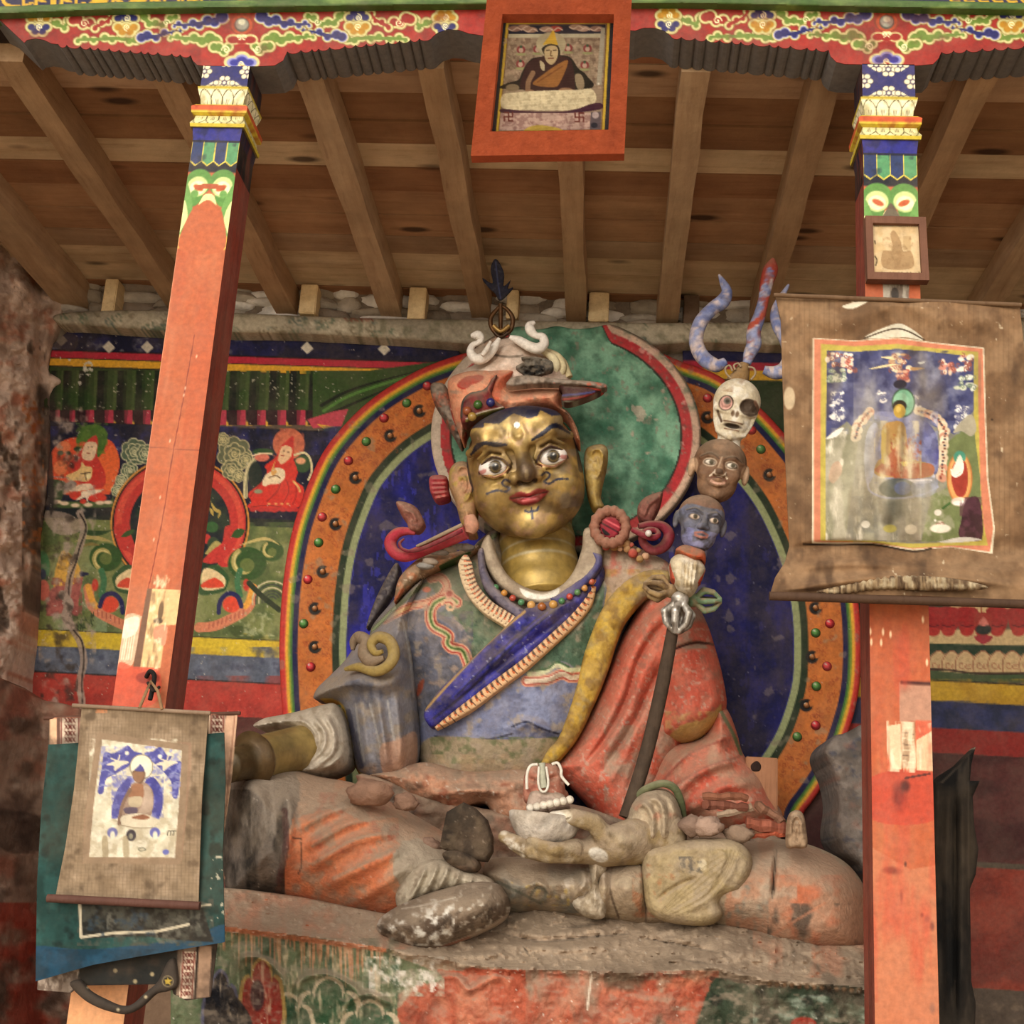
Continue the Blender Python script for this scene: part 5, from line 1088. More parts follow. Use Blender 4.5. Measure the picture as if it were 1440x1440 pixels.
def t1(k):
    k.patch('7a6650', 30, .5, 1, .7, sy=1.4); k.patch('a8927a', 22, .55, 2, .6); k.patch('4d3e30', 16, .63, 3, .6)
    for u in range(84, 300, 5): k.line([(u + 14, 995), (u - 12 + (u - 84) * .1, 1270)], 1.1, '5d4c3c', False, a=.3)
    for v in range(1000, 1275, 5): k.line([(70, v), (296, v + 8)], 1., '6a5846', False, a=.22)
    A = Aff(k, 110, 1020, 6.86)
    A.fill([(190, 100), (1090, 165), (1090, 420), (1000, 1310), (40, 1330), (60, 900), (140, 350)], '9a7a64', False, a=.7)
    A.fill([(230, 130), (1000, 240), (975, 700), (930, 1275), (105, 1270), (150, 760)], 'cfc6ae', False); k.patch('b3a58a', 9, .52, 5, .7, box=A.box(100, 130, 1000, 1290)); k.patch('e8e0cc', 7, .55, 6, .7, box=A.box(100, 130, 1000, 1290))
    A.fill([(252, 265), (330, 270), (420, 230), (480, 195), (540, 250), (620, 275), (560, 320), (480, 400), (360, 470), (270, 520), (240, 650), (190, 640), (225, 420)], '4a4c92'); A.fill([(640, 275), (720, 250), (790, 210), (860, 290), (905, 300), (880, 350), (990, 350), (980, 500), (960, 690), (910, 690), (900, 560), (850, 480), (760, 390)], '4a4c92')
    k.patch('8a8cbc', 6, .58, 7, .8, box=A.box(190, 200, 480, 650)); k.patch('8a8cbc', 6, .58, 8, .8, box=A.box(640, 200, 990, 690)); A.disc(470, 268, 20, 20, 'e4dccc'); A.disc(788, 300, 20, 20, 'e4dccc')
    for x0 in (380, 850):
        A.fill([(x0 - 110, 385), (x0 - 40, 350), (x0 + 60, 340), (x0 + 110, 360), (x0 + 40, 390), (x0 - 30, 440), (x0 - 40, 390)], 'd8ccb4'); A.line([(x0 - 60, 320), (x0, 340), (x0 + 20, 290)], 14, 'd8ccb4')
    for x, y in ((260, 440), (330, 480), (930, 470), (960, 560), (240, 590)): A.line([(x - 40, y), (x, y - 14), (x + 40, y)], 12, '8488b0')
    A.fill([(320, 880), (330, 740), (380, 600), (480, 490), (620, 440), (740, 510), (810, 620), (820, 760), (780, 900), (560, 980)], 'dcd2bc'); A.fill([(325, 880), (335, 740), (385, 610), (470, 510), (520, 540), (420, 750), (380, 890)], '46488c'); A.fill([(640, 560), (720, 500), (800, 600), (820, 740), (790, 880), (760, 900), (690, 800)], '40428c'); k.patch('7072b0', 6, .52, 9, .8, box=A.box(320, 490, 830, 900))
    A.disc(610, 400, 112, 120, '6a6048'); A.disc(610, 400, 106, 114, 'e6dec8'); A.fill([(495, 640), (520, 560), (640, 550), (720, 640), (720, 800), (660, 900), (420, 900), (420, 780)], '9a8272'); A.fill([(630, 590), (700, 620), (720, 780), (680, 840), (580, 840), (620, 760)], 'b09a88')
    A.fill([(520, 450), (560, 430), (640, 440), (640, 520), (600, 560), (540, 530)], '6a5040'); A.fill([(525, 470), (560, 445), (630, 455), (630, 510), (590, 550), (545, 530)], '8e6a52'); A.fill([(545, 435), (580, 395), (600, 375), (640, 440)], '4a4a8a'); A.fill([(490, 690), (520, 580), (600, 560), (630, 600), (620, 700)], '966a50'); A.fill([(490, 700), (610, 690), (600, 780), (500, 780)], 'b5a488'); A.fill([(440, 800), (510, 790), (570, 800), (560, 850), (460, 850)], '54485c'); A.line([(500, 620), (430, 760), (400, 900), (395, 950)], 34, '7a6052'); A.fill([(420, 880), (600, 850), (750, 900), (740, 960), (560, 980), (430, 960)], 'd4c8b0'); A.fill([(510, 890), (620, 860), (690, 890), (620, 910)], '8a5a44'); A.line([(400, 960), (560, 990), (740, 990)], 10, '9a8a74')
    for x, c in ((330, '6a6ca0'), (740, '6466a8')): A.disc(x, 1035, 50, 50, c); A.disc(x + 2, 1062, 24, 40, 'e0d8c4'); A.rect(x - 50, 1062, x + 50, 1090, 'd6ccb4', .0)
    A.disc(510, 1060, 48, 56, '34323c'); A.disc(508, 1070, 20, 28, '8a8672')
    for x0 in (230, 430): A.fill([(x0, 1090), (x0 + 50, 1080), (x0 + 60, 1270), (x0 + 10, 1280)], '98886a', True, .7)
    A.disc(845, 1222, 32, 26, '6468a8'); 
    for i in range(6): A.line([(860 + i * 14, 1060 - 40 * (i % 2)), (868 + i * 14, 1020)], 5, '5a564a', False)
    A.line([(580, 1190), (620, 1180), (650, 1200), (600, 1210), (580, 1195)], 5, '6a6a5a')
    A.line([(205, 100), (1035, 214), (1010, 700), (962, 1310), (70, 1302), (110, 800), (205, 100)], 62, '917a63', False); k.patch('7a6650', 10, .55, 12, .6, box=A.box(60, 90, 1060, 1330)) if 0 else None
    k.patch('c2815a', 6, .5, 3, .9, box=(134, 150, 992, 1003)); k.disc(128, 1060, 2, 3, 'ddd0b8')
s1 = thing('hanging_scroll', P(185, 1270, 3.14), 'small brown cloth scroll with a blue and cream painting of a seated buddha', 'scroll painting')
cloth('scroll_mount', [(115, 993), (200, 998), (294, 1003), (291, 1030), (284, 1120), (281, 1200), (279, 1270), (180, 1266), (78, 1260), (92, 1190), (104, 1110), (110, 1050)], 3.145, s1, '8d7860', t1, lambda u, v: .008 * np.sin(u / 46. + 1) + .006 * np.cos(v / 40.), 1.5)
stick('bottom_roller', (67, 1263), (281, 1274), 3.135, .0095, '5a3a30', s1)
stick('top_stick', (102, 992), (296, 1003), 3.14, .005, '8a7460', s1)
tube('hanging_cord', [P(196, 996, 3.135), P(206, 972, 3.16), P(212, 958, 3.27), P(222, 972, 3.16), P(228, 998, 3.135)], .004, M_CLOTH, '8a6a4a', s1, 8)
hk = thing('iron_hook', P(211, 975, 3.27), 'small dark iron hook with wire on the left column above the scrolls', 'hook')
tube('wire_loop', [P(206, 952, 3.29), P(211, 944, 3.27), P(217, 950, 3.27), P(215, 966, 3.27), P(211, 984, 3.26)], .006, M_DARK, '1a1412', hk, 8, sm3=4)
tube('wire_end', [P(208, 960, 3.28), P(216, 972, 3.255), P(224, 966, 3.27)], .004, M_DARK, '2a201a', hk, 8, sm3=4)
# ================================================================== the statue
def frame_(u, v, Y, roll=0., pitch=0., yaw=0.):
    a, p, q = math.radians(roll), math.radians(pitch), math.radians(yaw)
    r = np.array([math.cos(a), 0, math.sin(a)]); up = np.array([-math.sin(a), 0, math.cos(a)]); f = np.array([0., -1, 0])
    r, f = r * math.cos(q) - f * math.sin(q), f * math.cos(q) + r * math.sin(q)
    f, up = f * math.cos(p) - up * math.sin(p), up * math.cos(p) + f * math.sin(p)
    return P(u, v, Y), mpp(u, v, Y), np.stack([r, up, f], 0)
def loc2w(fr, L): return fr[0] + (np.asarray(L, float) * fr[1]) @ fr[2]
def lsolid(name, fn, lo, hi, h, fr, m, paint=None, col='808080', parent=None):
    """solid modelled in its own frame (x right, y up, z towards the front)"""
    def f(X, Y, Z):
        g = G(X, Y, Z); fn(g); return g.d
    V, F = nets(f, lo, hi, h); k = Ink(V[:, 0], -V[:, 1], col); k.V = V
    if paint: paint(k)
    return link(name, mesh(name, loc2w(fr, V), F, k.lin()), m, parent)
def lball(name, c, r, fr, m, col, parent, paint=None, seg=20, rings=14):
    V, F = ball_vf(c, r, seg, rings); k = Ink(V[:, 0], -V[:, 1], col); k.V = V
    if paint: paint(k)
    return link(name, mesh(name, loc2w(fr, V), F, k.lin()), m, parent)
ST = thing('seated_statue', P(770, 1250, 4.35), 'large clay statue of a seated gilded-faced teacher wearing robes and a broken hat', 'statue')
# ------------------------------------------------------------------ head
HF = frame_(738, 665, 4.5, 13.2, 15, 0)
def sym(pts, s): return [(s * x, y, z) for x, y, z in pts]
def headfn(g):
    g.add(g.ell((0, 8, -20), (81, 92, 84)))
    g.add(g.ell((2, -30, -2), (75, 60, 68)), 20)
    g.add(g.ell((0, -72, 44), (30, 20, 22)), 14)
    g.add(g.ell((0, 55, 44), (62, 34, 26)), 16)
    for s in (-1, 1):
        g.add(g.ell((s * 41, -24, 36), (30, 27, 27)), 16)
        g.add(g.cap((s * 15, 38, 68), (s * 44, 47, 64), 6, 7), 7); g.add(g.cap((s * 44, 47, 64), (s * 70, 38, 36), 7, 6), 7)
        g.add(g.ell((s * 36, 62, 52), (26, 14, 18)), 10)
        g.add(g.path([(s * 7, 34, 72), (s * 10, 48, 71.5), (s * 7, 62, 66)], [3.2, 3.4, 2]), 5); g.add(g.path([(s * 16, 40, 69), (s * 20, 52, 68), (s * 17, 64, 63)], [3, 4, 2]), 6)
        g.cut(g.ell((s * 39, 13, 84), (23, 15, 24)), 7)
        g.add(g.path(sym([(19, 9, 66), (27, 22, 68), (40, 27.5, 67), (53, 21, 60), (61, 9, 50)], s), [2.4, 3, 3.2, 3, 2]), 2)
        g.add(g.path(sym([(19, 8, 66), (29, 0, 67), (42, -2, 65), (54, 3, 58), (61, 9, 50)], s), [2, 2.6, 2.8, 2.4, 1.6]), 2)
        g.add(g.path(sym([(16, 14, 68), (25, 31, 67), (42, 37, 66), (60, 27, 52)], s), [2, 2.6, 2.8, 2]), 4)
        g.add(g.path(sym([(18, 0, 70), (28, -10, 67), (46, -12, 62)], s), [2, 2.4, 1.5]), 4)
    g.add(g.cap((0, 34, 70), (2, 2, 86), 8, 12), 8); g.add(g.ell((2, -6, 88), (13, 12, 13)), 5)
    for s in (-1, 1): g.add(g.ell((s * 15 + 1, -9, 79), (9.5, 9, 11)), 4); g.cut(g.ell((s * 10 + 1, -17, 84), (4, 4, 6)), 2)
    g.add(g.ell((0, -26, 64), (26, 12, 14)), 9)
    g.add(g.path([(-27, -33, 61), (-12, -28.5, 73), (0, -33, 75), (12, -28.5, 73), (27, -33, 61)], [2, 4.6, 4.2, 4.6, 2]), 1.5)
    g.add(g.path([(-22, -36, 64), (-9, -42, 72), (9, -42, 72), (22, -36, 64)], [2.5, 5.4, 5.4, 2.5]), 1.5)
    for s in (-1, 1): g.add(g.path([(s * 24, -8, 70), (s * 36, -24, 62), (s * 38, -42, 52)], [3, 4, 3]), 8)
def headpaint(k):
    V = k.V; fr = V[:, 2] > 10
    k.patch('7d6236', 36, .5, 1, .6); k.patch('b8a068', 26, .52, 2, .6); k.patch('55402a', 18, .56, 3, .6); k.patch('b08a78', 12, .63, 4, .5, soft=.1)
    k.patch('8f8272', 26, .5, 7, .7, box=(20, 90, -20, 60), soft=.15); k.patch('8f8068', 20, .5, 8, .6, box=(30, 85, -90, -30), soft=.15)
    top = V[:, 1] > 92; k.c[top] = hx('b5705a')
    hl_ = [(-84, -40), (-76, -62), (-62, -70), (-44, -67), (-42, -73), (-22, -68), (-4, -78), (0, -79), (18, -68), (31, -69), (36, -77), (50, -66), (64, -66), (76, -54), (84, -40), (90, -60), (70, -110), (0, -118), (-70, -110), (-90, -60)]
    k.fill(hl_, '2a2a40', False)
    for s in (-1, 1): k.line([(s * 80, -70), (s * 80, -20), (s * 78, 10)], 8, '1d1c2c')
    k.disc(1, -62, 4.6, 5, '5a4a34'); k.disc(1, -62, 3.8, 4.2, 'f4f0e4')
    k.line([(-70, -33), (-58, -45), (-44, -45), (-30, -39), (-17, -37)], 5.5, '15182e', taper=2); k.line([(-68, -36), (-44, -45), (-18, -38)], 3, '15182e')
    k.line([(17, -37), (32, -43), (48, -52), (60, -50), (72, -38)], 6, '15182e', taper=2); k.line([(18, -38), (48, -51), (70, -41)], 3.4, '15182e')
    for s in (-1, 1):
        k.line([(s * 18, -8), (s * 27, -20), (s * 40, -25), (s * 53, -19), (s * 62, -8)], 3.0, '33202a', a=.85); k.line([(s * 20, -5), (s * 40, 2), (s * 60, -7)], 2.0, '7a3a34', a=.8)
        k.line([(s * 22, 12), (s * 28, 8), (s * 33, 12), (s * 29, 17), (s * 24, 20), (s * 30, 24), (s * 42, 20), (s * 56, 22)], 2.8, '232842')
        k.disc(s * 10 + 1, 17, 4, 3, '2a1a10')
    k.disc(2, 2, 19, 26, '3e2c1e', a=.8, soft=.6); k.line([(1, 12), (3, 4)], 5, 'a08a60', a=.5)
    k.fill([(-27, 33), (-13, 28), (0, 31.5), (13, 28), (27, 33), (20, 40), (8, 47), (-8, 47), (-20, 41)], '8e2a2c'); k.line([(-25, 34), (-9, 36), (0, 37), (9, 36), (25, 34)], 1.8, '4a1418'); k.line([(-8, 42), (8, 42)], 3.5, 'b8605a', a=.6)
    k.line([(0, 52), (-1, 67)], 2.4, '2c3048'); k.line([(-9, 54), (-4, 57), (0, 56), (6, 57), (10, 52)], 3, '2c3048')
    k.mottle(.12, 9, 3)
HD = lsolid('head', headfn, (-92, -100, -110), (92, 112, 108), 1.9, HF, M_GOLD, headpaint, 'bd9c58', ST)
for s in (-1, 1):
    def ep(k, s=s):
        ix, iy = (39 * s + (1 if s < 0 else 3)), -12
        k.patch('d8ccc6', 8, .6, 2, .4); k.disc(ix, iy, 8.8, 9, '20160f'); k.disc(ix, iy, 7.6, 7.8, '6a5836'); k.disc(ix, iy, 5.4, 5.6, '33271a'); k.disc(ix, iy, 4.2, 4.4, '0c0806'); k.disc(ix + 1, iy - 2.5, 1.6, 1.4, 'e8e4da')
        k.line([(39 * s - 21 * s, -9), (39 * s - 16 * s, -8)], 4, 'c08a80'); k.line([(39 * s + 20 * s, -8), (39 * s + 15 * s, -9)], 6, 'b8706a', a=.8)
    lball('eye', (s * 39, 12, 53), (22.5, 14.5, 13.5), HF, M_GLOSS, 'e6ddd4', HD, ep, 40, 30)
# neck with three fine rings
def neck():
    n = 44; t = np.linspace(0, 1, n); sc_ = mpp(760, 780, 4.52); a = P(752, 720, 4.70); b = P(763, 846, 4.63)
    p = a + (b - a) * t[:, None]; r = (54 + 5 * t ** 2 + 1.2 * np.sin(t * 24)) * sc_
    V, F = tube_vf(p, r, 40); c = np.tile(hx('a88c48'), (len(V), 1)); ph = np.repeat(t, 40)
    for q in (.24, .36, .49, .62): c[np.abs(ph - q) < .012] = hx('b8a982')
    return link('neck', mesh('neck', V, F, s2l(c)), M_GOLD, ST)
neck()
relief('inner_collar', [(688, 752), (700, 784), (714, 808), (735, 824), (765, 832), (788, 824), (806, 804), (818, 772), (822, 744), (842, 746), (848, 780), (838, 806), (814, 832), (782, 848), (760, 850), (733, 844), (706, 828), (688, 804), (676, 772)], 4.47, M_FIG, '998772', .03, 9, step=1.5, parent=ST, thick=.16, rough=.006, rscale=10,
       paint=lambda k: (k.patch('b5a48c', 12, .5, 1, .7), k.fill([(731, 827), (750, 834), (768, 835), (786, 827), (783, 837), (764, 843), (740, 840)], 'e8e2d4'), k.line([(842, 748), (847, 780), (838, 806)], 3, '5a6448', a=.7)))
# ears
def earp(c1, c2):
    def f(k): k.patch(c1, 14, .5, 1, .8); k.patch(c2, 8, .58, 2, .8); k.patch('6d5a40', 6, .64, 3, .5)
    return f
relief('ear', [(632, 662), (642, 650), (656, 650), (666, 664), (671, 690), (671, 715), (669, 740), (670, 752), (656, 752), (648, 735), (640, 705), (632, 685)], 4.56, M_FIG, 'b08a62', .06, 12, step=1.4, parent=ST, thick=.06, paint=earp('c08a6a', 'b09648'),
       folds=[([(640, 668), (648, 656), (660, 660), (664, 680), (658, 700), (648, 706)], .02, 3), ([(645, 676), (652, 670), (656, 684), (650, 694)], .014, 2.6), ([(655, 715), (660, 740)], .01, 3)])
relief('ear', [(824, 632), (834, 626), (848, 625), (855, 634), (853, 655), (847, 680), (845, 700), (850, 714), (836, 716), (828, 700), (823, 675), (821, 650)], 4.56, M_FIG, 'a8883e', .06, 12, step=1.4, parent=ST, thick=.06, paint=earp('b59a50', 'c0a878'),
       folds=[([(829, 645), (834, 633), (845, 634), (848, 648), (842, 668), (833, 672)], .02, 3), ([(834, 650), (840, 645), (842, 656), (837, 664)], .014, 2.4)])
# ------------------------------------------------------------------ broken hat
HT = bpy.data.objects.new('hat', None); COL.objects.link(HT); HT.parent = ST; HT.location = Vector(P(735, 590, 4.5)) - ST.location; HT['label'] = 'broken red and white hat'
def flk(cs):
    def f(k):
        for i, (c, sc_, th, a) in enumerate(cs): k.patch(c, sc_, th, i + 1, a)
    return f
relief('hat_dome', [(636, 540), (650, 522), (668, 512), (682, 500), (690, 488), (700, 478), (714, 474), (728, 474), (744, 482), (760, 494), (780, 500), (792, 508), (800, 528), (804, 545), (760, 556), (700, 556), (650, 560)], 4.52, M_FIG, 'e0c8b6', .12, 44, step=1.8, parent=HT, thick=.1, paint=lambda k: (k.patch('b59a88', 20, .5, 1, .7), k.patch('e2d0c0', 12, .56, 2, .7), k.line([(690, 498), (715, 502), (735, 500)], 3, '4a4038', a=.8)), rough=.012, rscale=14,
       folds=[([(640, 540), (680, 520), (720, 508), (735, 506)], .02, 9)])
def hb(k):
    k.patch('d8906e', 14, .5, 1, .8); k.patch('c2664a', 9, .6, 2, .6); k.patch('9a8070', 10, .63, 3, .7)
    k.fill([(643, 540), (656, 530), (676, 528), (680, 534), (664, 542), (650, 548)], 'a8281c', wob=2); k.fill([(690, 530), (712, 524), (722, 522), (716, 538), (706, 548), (700, 566), (690, 560)], 'c0583a', a=.8)
relief('hat_band', [(630, 536), (650, 524), (680, 520), (710, 518), (724, 522), (716, 538), (720, 548), (745, 546), (785, 545), (791, 552), (787, 570), (800, 580), (812, 604), (816, 622), (810, 616), (801, 590), (786, 577), (764, 573), (738, 577), (722, 584), (704, 581), (690, 584), (668, 592), (656, 602), (650, 618), (642, 600), (634, 570)], 4.44, M_FIG, 'de9672', .11, 36, step=1.6, parent=HT, thick=.1, paint=hb, rough=.012, rscale=10)
def dia(k):
    k.patch('4a1014', 9, .55, 1, .7); k.line([(648, 586), (650, 566), (658, 554), (672, 550), (684, 545), (696, 528)], 4.5, '2a2a2c'); k.line([(696, 528), (687, 545), (692, 558)], 2.2, '8a3a30')
    k.line([(656, 592), (676, 583), (708, 575)], 3.4, '8a8a3e'); k.line([(656, 589), (676, 580), (708, 572.5)], 2, 'ddd2bc'); pass
relief('diadem', [(648, 592), (648, 572), (652, 560), (662, 551), (677, 548), (685, 543), (692, 532), (699, 527), (694, 545), (692, 556), (700, 566), (710, 574), (690, 580), (668, 588), (655, 596)], 4.34, M_FIG, '6d1418', .03, 10, step=1.3, parent=HT, thick=.06, paint=dia)
for u, v, c in ((672, 569, '3a5a24'), (690, 566, '26265e'), (657, 578, '8a4a2c'), (664, 586, '9a7a3c')):
    ball('diadem_gem', P(u, v, 4.30), .016, M_GLOSS, c, HT)
relief('side_flap', [(606, 541), (618, 538), (628, 544), (636, 566), (646, 590), (652, 612), (648, 628), (638, 612), (622, 584), (608, 560)], 4.52, M_FIG, '5d534a', .05, 10, step=1.6, parent=HT, thick=.06, paint=flk([('8a7a6c', 10, .5, .8), ('c0563c', 9, .6, .8), ('3a322c', 7, .58, .7)]), rough=.02, rscale=9)
relief('side_flap', [(632, 566), (642, 568), (650, 590), (656, 604), (652, 620), (646, 606), (637, 590)], 4.46, M_FIG, 'b04030', .03, 6, step=1.5, parent=HT, thick=.04, paint=flk([('d8c4b4', 5, .58, .9), ('8a3022', 6, .5, .8)]))
relief('brim_top', [(714, 536), (722, 530), (745, 528), (790, 533), (830, 536), (852, 540), (850, 547), (820, 543), (790, 541), (750, 541), (720, 544), (712, 541)], 4.33, M_FIG, '8d8074', .02, 6, step=1.5, parent=HT, thick=.035, paint=flk([('55483e', 8, .5, .8), ('a89484', 7, .58, .8), ('b85a44', 6, .66, .8)]), rough=.012, rscale=8)
relief('brim_underside', [(786, 541), (805, 540), (830, 541), (850, 544), (840, 553), (815, 563), (797, 567), (789, 562), (791, 551)], 4.35, M_FIG, '3a1418', .02, 8, step=1.3, parent=HT, thick=.05, paint=lambda k: (k.line([(768, 541), (810, 541), (848, 549)], 3.4, 'b03a2a'), k.line([(790, 556), (815, 554), (836, 551)], 3, '3c3a6a'), k.line([(792, 562), (815, 559), (836, 554)], 3, '8a2a24'), k.line([(790, 565), (815, 564), (840, 554)], 2, '8a8a78')))
relief('broken_gap', [(725, 516), (738, 508), (733, 502), (755, 502), (776, 508), (776, 520), (760, 526), (742, 530), (734, 524)], 4.385, M_FIG, '4a443c', .004, 6, step=1.4, parent=HT, thick=.03, paint=lambda k: (k.patch('7a7266', 7, .5, 1, .8), k.fill([(734, 520), (746, 514), (764, 515), (764, 522), (745, 528)], '12100e')), rough=.03, rscale=7)  # darkness of the hole painted on a solid patch of the hat
WH = 'e6ded4'
def curl(name, pts, r_, Y, col, par, m=M_FIG, flat=.7, n=10):
    q = np.array(pts, float); Yv = np.broadcast_to(np.asarray(Y, float), (len(q),))
    s_ = mpp(q[0, 0], q[0, 1], float(Yv[0])); z = np.column_stack([q, Yv, np.broadcast_to(np.asarray(r_, float), (len(q),))])
    z = smooth(z, False, 6); W = np.stack([P(a[0], a[1], a[2]) for a in z]); return tube(name, W, z[:, 3] * s_, m, col, par, n, 1.)
curl('white_scroll', [(702, 476), (694, 490), (682, 502), (670, 505), (662, 496), (664, 486), (672, 482), (676, 478), (672, 472), (662, 472)], [3, 6.5, 8, 7.5, 6, 4.5, 4, 5, 7.5, 2.5], 4.4, WH, HT)
curl('white_scroll', [(690, 480), (684, 492), (678, 500)], [2, 4, 3], 4.36, 'd8cec2', HT)
curl('white_scroll', [(717, 474), (730, 479), (744, 487), (756, 490), (765, 484), (763, 474), (754, 472), (747, 466), (745, 458), (752, 453)], [3, 6.5, 7.5, 8, 7, 6, 5, 7, 6.5, 2.5], 4.4, WH, HT)
for i, q in enumerate(([(762, 494), (776, 502), (782, 514), (776, 524), (762, 530)], [(768, 492), (784, 502), (791, 516), (786, 528)], [(776, 496), (790, 508), (797, 524), (800, 531)])): curl('cream_fold', q, [3, 6, 6, 6, 3][:len(q)], 4.44 + .02 * i, ['dccfa8', 'd3c49a', 'cbbb90'][i], HT)
for q in ([(703, 474), (692, 462), (690, 448), (698, 436), (704, 430)], [(705, 474), (718, 464), (721, 448), (714, 436), (705, 430)], [(704, 474), (704, 450), (704, 428)]): curl('bronze_prong', q, [3, 3.2, 3.4, 3, 2][:len(q)], 4.52, '5d3f24', HT, M_METAL)
curl('bronze_prong', [(694, 458), (704, 466), (716, 458)], 3.4, 4.49, '9a7a44', HT, M_METAL); curl('bronze_prong', [(696, 468), (704, 474), (714, 468)], 3, 4.49, '3a2818', HT, M_METAL)
relief('feather', [(702, 422), (696, 412), (688, 405), (680, 395), (679, 391), (690, 398), (693, 396), (690, 380), (692, 370), (697, 364), (704, 372), (709, 386), (708, 402), (716, 396), (718, 394), (714, 406), (722, 404), (710, 418)], 4.52, M_CLOTH, '1c1f30', .006, 6, step=1., parent=HT, thick=.006, paint=lambda k: (k.line([(704, 420), (700, 395), (697, 368)], 1.6, '3c4468'), k.patch('4a4a50', 3, .62, 1, .7)), rough=.006, rscale=4)
# ------------------------------------------------------------------ torso and its garments
def torso(k):
    k.patch('7a7d8c', 40, .45, 1, .6); k.patch('8a7a6a', 20, .6, 2, .6)
    k.fill([(600, 800), (660, 780), (700, 860), (735, 880), (690, 930), (665, 950), (650, 905), (640, 870), (610, 830)], '566a52'); k.fill([(850, 820), (838, 900), (824, 945), (790, 930), (760, 950), (735, 955), (780, 905), (820, 850)], '4a6450')
    k.patch('3c5444', 13, .54, 3, .7, box=(600, 740, 780, 950)); k.patch('7d8a74', 9, .6, 4, .6, box=(600, 860, 780, 960)); k.patch('3a4c3c', 9, .56, 6, .6, box=(730, 850, 830, 960))
    rr = random.Random(1)
    for i in range(60):
        u, v = (rr.uniform(640, 690), rr.uniform(840, 930)) if i < 28 else (rr.uniform(765, 840), rr.uniform(860, 950)); k.line(spiral(u, v, 4.5, .9, rr.uniform(0, 360), 1, 9), 1.2, '33483a', False, a=.7)
    # neckline
    k.fill([(690, 750), (705, 800), (735, 836), (765, 846), (800, 834), (822, 790), (820, 742), (842, 745), (845, 800), (800, 850), (750, 880), (700, 850), (672, 800), (668, 770)], '9c8a74'); k.patch('b8a890', 12, .5, 5, .7, box=(660, 850, 745, 860))
    k.fill([(733, 826), (752, 834), (770, 833), (784, 824), (780, 836), (762, 842), (742, 838)], 'e6e0d2')
    k.line([(697, 752), (660, 776), (620, 797)], 7, '34502c'); k.line([(697, 752), (660, 776)], 3, '5d7a4c')
    # lower shirt
    k.fill([(600, 1010), (640, 1012), (690, 985), (740, 952), (800, 950), (824, 948), (806, 1010), (792, 1040), (700, 1040), (620, 1045), (590, 1040)], '6c7393'); k.patch('8a90ac', 18, .5, 7, .7, box=(600, 830, 945, 1045)); k.patch('4c5270', 14, .6, 8, .7, box=(600, 830, 945, 1045), sx=2)
    k.line([(824, 948), (806, 1005), (792, 1030)], 4, 'b8bcc8', a=.7); k.line([(720, 1022), (740, 1015), (760, 1024), (785, 1032)], 3, '1e2440'); k.line([(612, 1036), (680, 1040), (720, 1032)], 3, '2c3048')
    k.fill([(610, 1036), (700, 1040), (790, 1040), (780, 1075), (756, 1100), (680, 1110), (610, 1100), (590, 1060)], '9a8a70'); k.patch('5a6440', 9, .52, 9, .75, box=(605, 800, 1036, 1075)); k.patch('b59878', 16, .5, 10, .7, box=(590, 800, 1060, 1110)); k.line([(795, 1030), (775, 1062), (760, 1075)], 6, '4a6430')
    k.fill([(590, 1090), (700, 1095), (780, 1080), (770, 1120), (650, 1120)], 'b07a5e', a=.8)
    # blue grey breast on the left
    k.fill([(570, 850), (600, 860), (650, 880), (665, 950), (640, 985), (600, 1000), (575, 980)], '666878'); k.patch('4a4c58', 16, .5, 11, .8, box=(575, 665, 860, 1000)); k.patch('b09480', 10, .64, 12, .7, box=(575, 665, 860, 1010)); k.fill([(588, 962), (596, 955), (594, 970), (586, 980)], 'a0452e')
    # scrolled border
    S = [(546, 885), (580, 850), (600, 838), (616, 826), (618, 816), (606, 814), (598, 826)]
    for w_, c in ((13, 'dba98c'), (9.5, 'b84a3c'), (6.5, 'd8a486')): k.line([(548, 868), (575, 853), (600, 848), (620, 838), (628, 824), (620, 812), (606, 814)], w_, c)
    k.line([(520, 890), (560, 852), (588, 828), (600, 822)], 7, '2f4a26'); k.line([(524, 886), (560, 850)], 2.4, '8aa078')
    S2 = [(642, 847), (631, 841), (613, 847), (605, 862), (609, 880), (624, 889), (631, 895), (629, 904), (635, 911), (649, 914), (655, 924), (662, 944)]
    for w_, c in ((17, 'd8977a'), (13, 'a8342c'), (9, 'dcb094'), (6, 'b8b47c'), (3, '4a6a34')): k.line(S2, w_, c)
    k.line(spiral(632, 852, 11, 1.2, 200, 1, 24), 4, 'd8b08c', False); k.disc(632, 835, 7, 7, 'd89a80'); k.disc(632, 835, 4, 4, 'a83030'); k.disc(600, 829, 6, 4, 'c05a44')
    for w_, c in ((15, 'd8977a'), (10.5, 'a02c28'), (7, 'dcc8b0')): k.line([(740, 958), (770, 956), (790, 948), (803, 953), (816, 951)], w_, c, a=1)
    k.line([(744, 948), (765, 945), (783, 935), (800, 942), (816, 941)], 7, 'c8caa0'); k.line([(750, 943), (770, 940), (783, 931), (800, 938)], 3, '3c5a3a')
    k.patch('a08f7c', 14, .62, 14, .7, soft=.1)
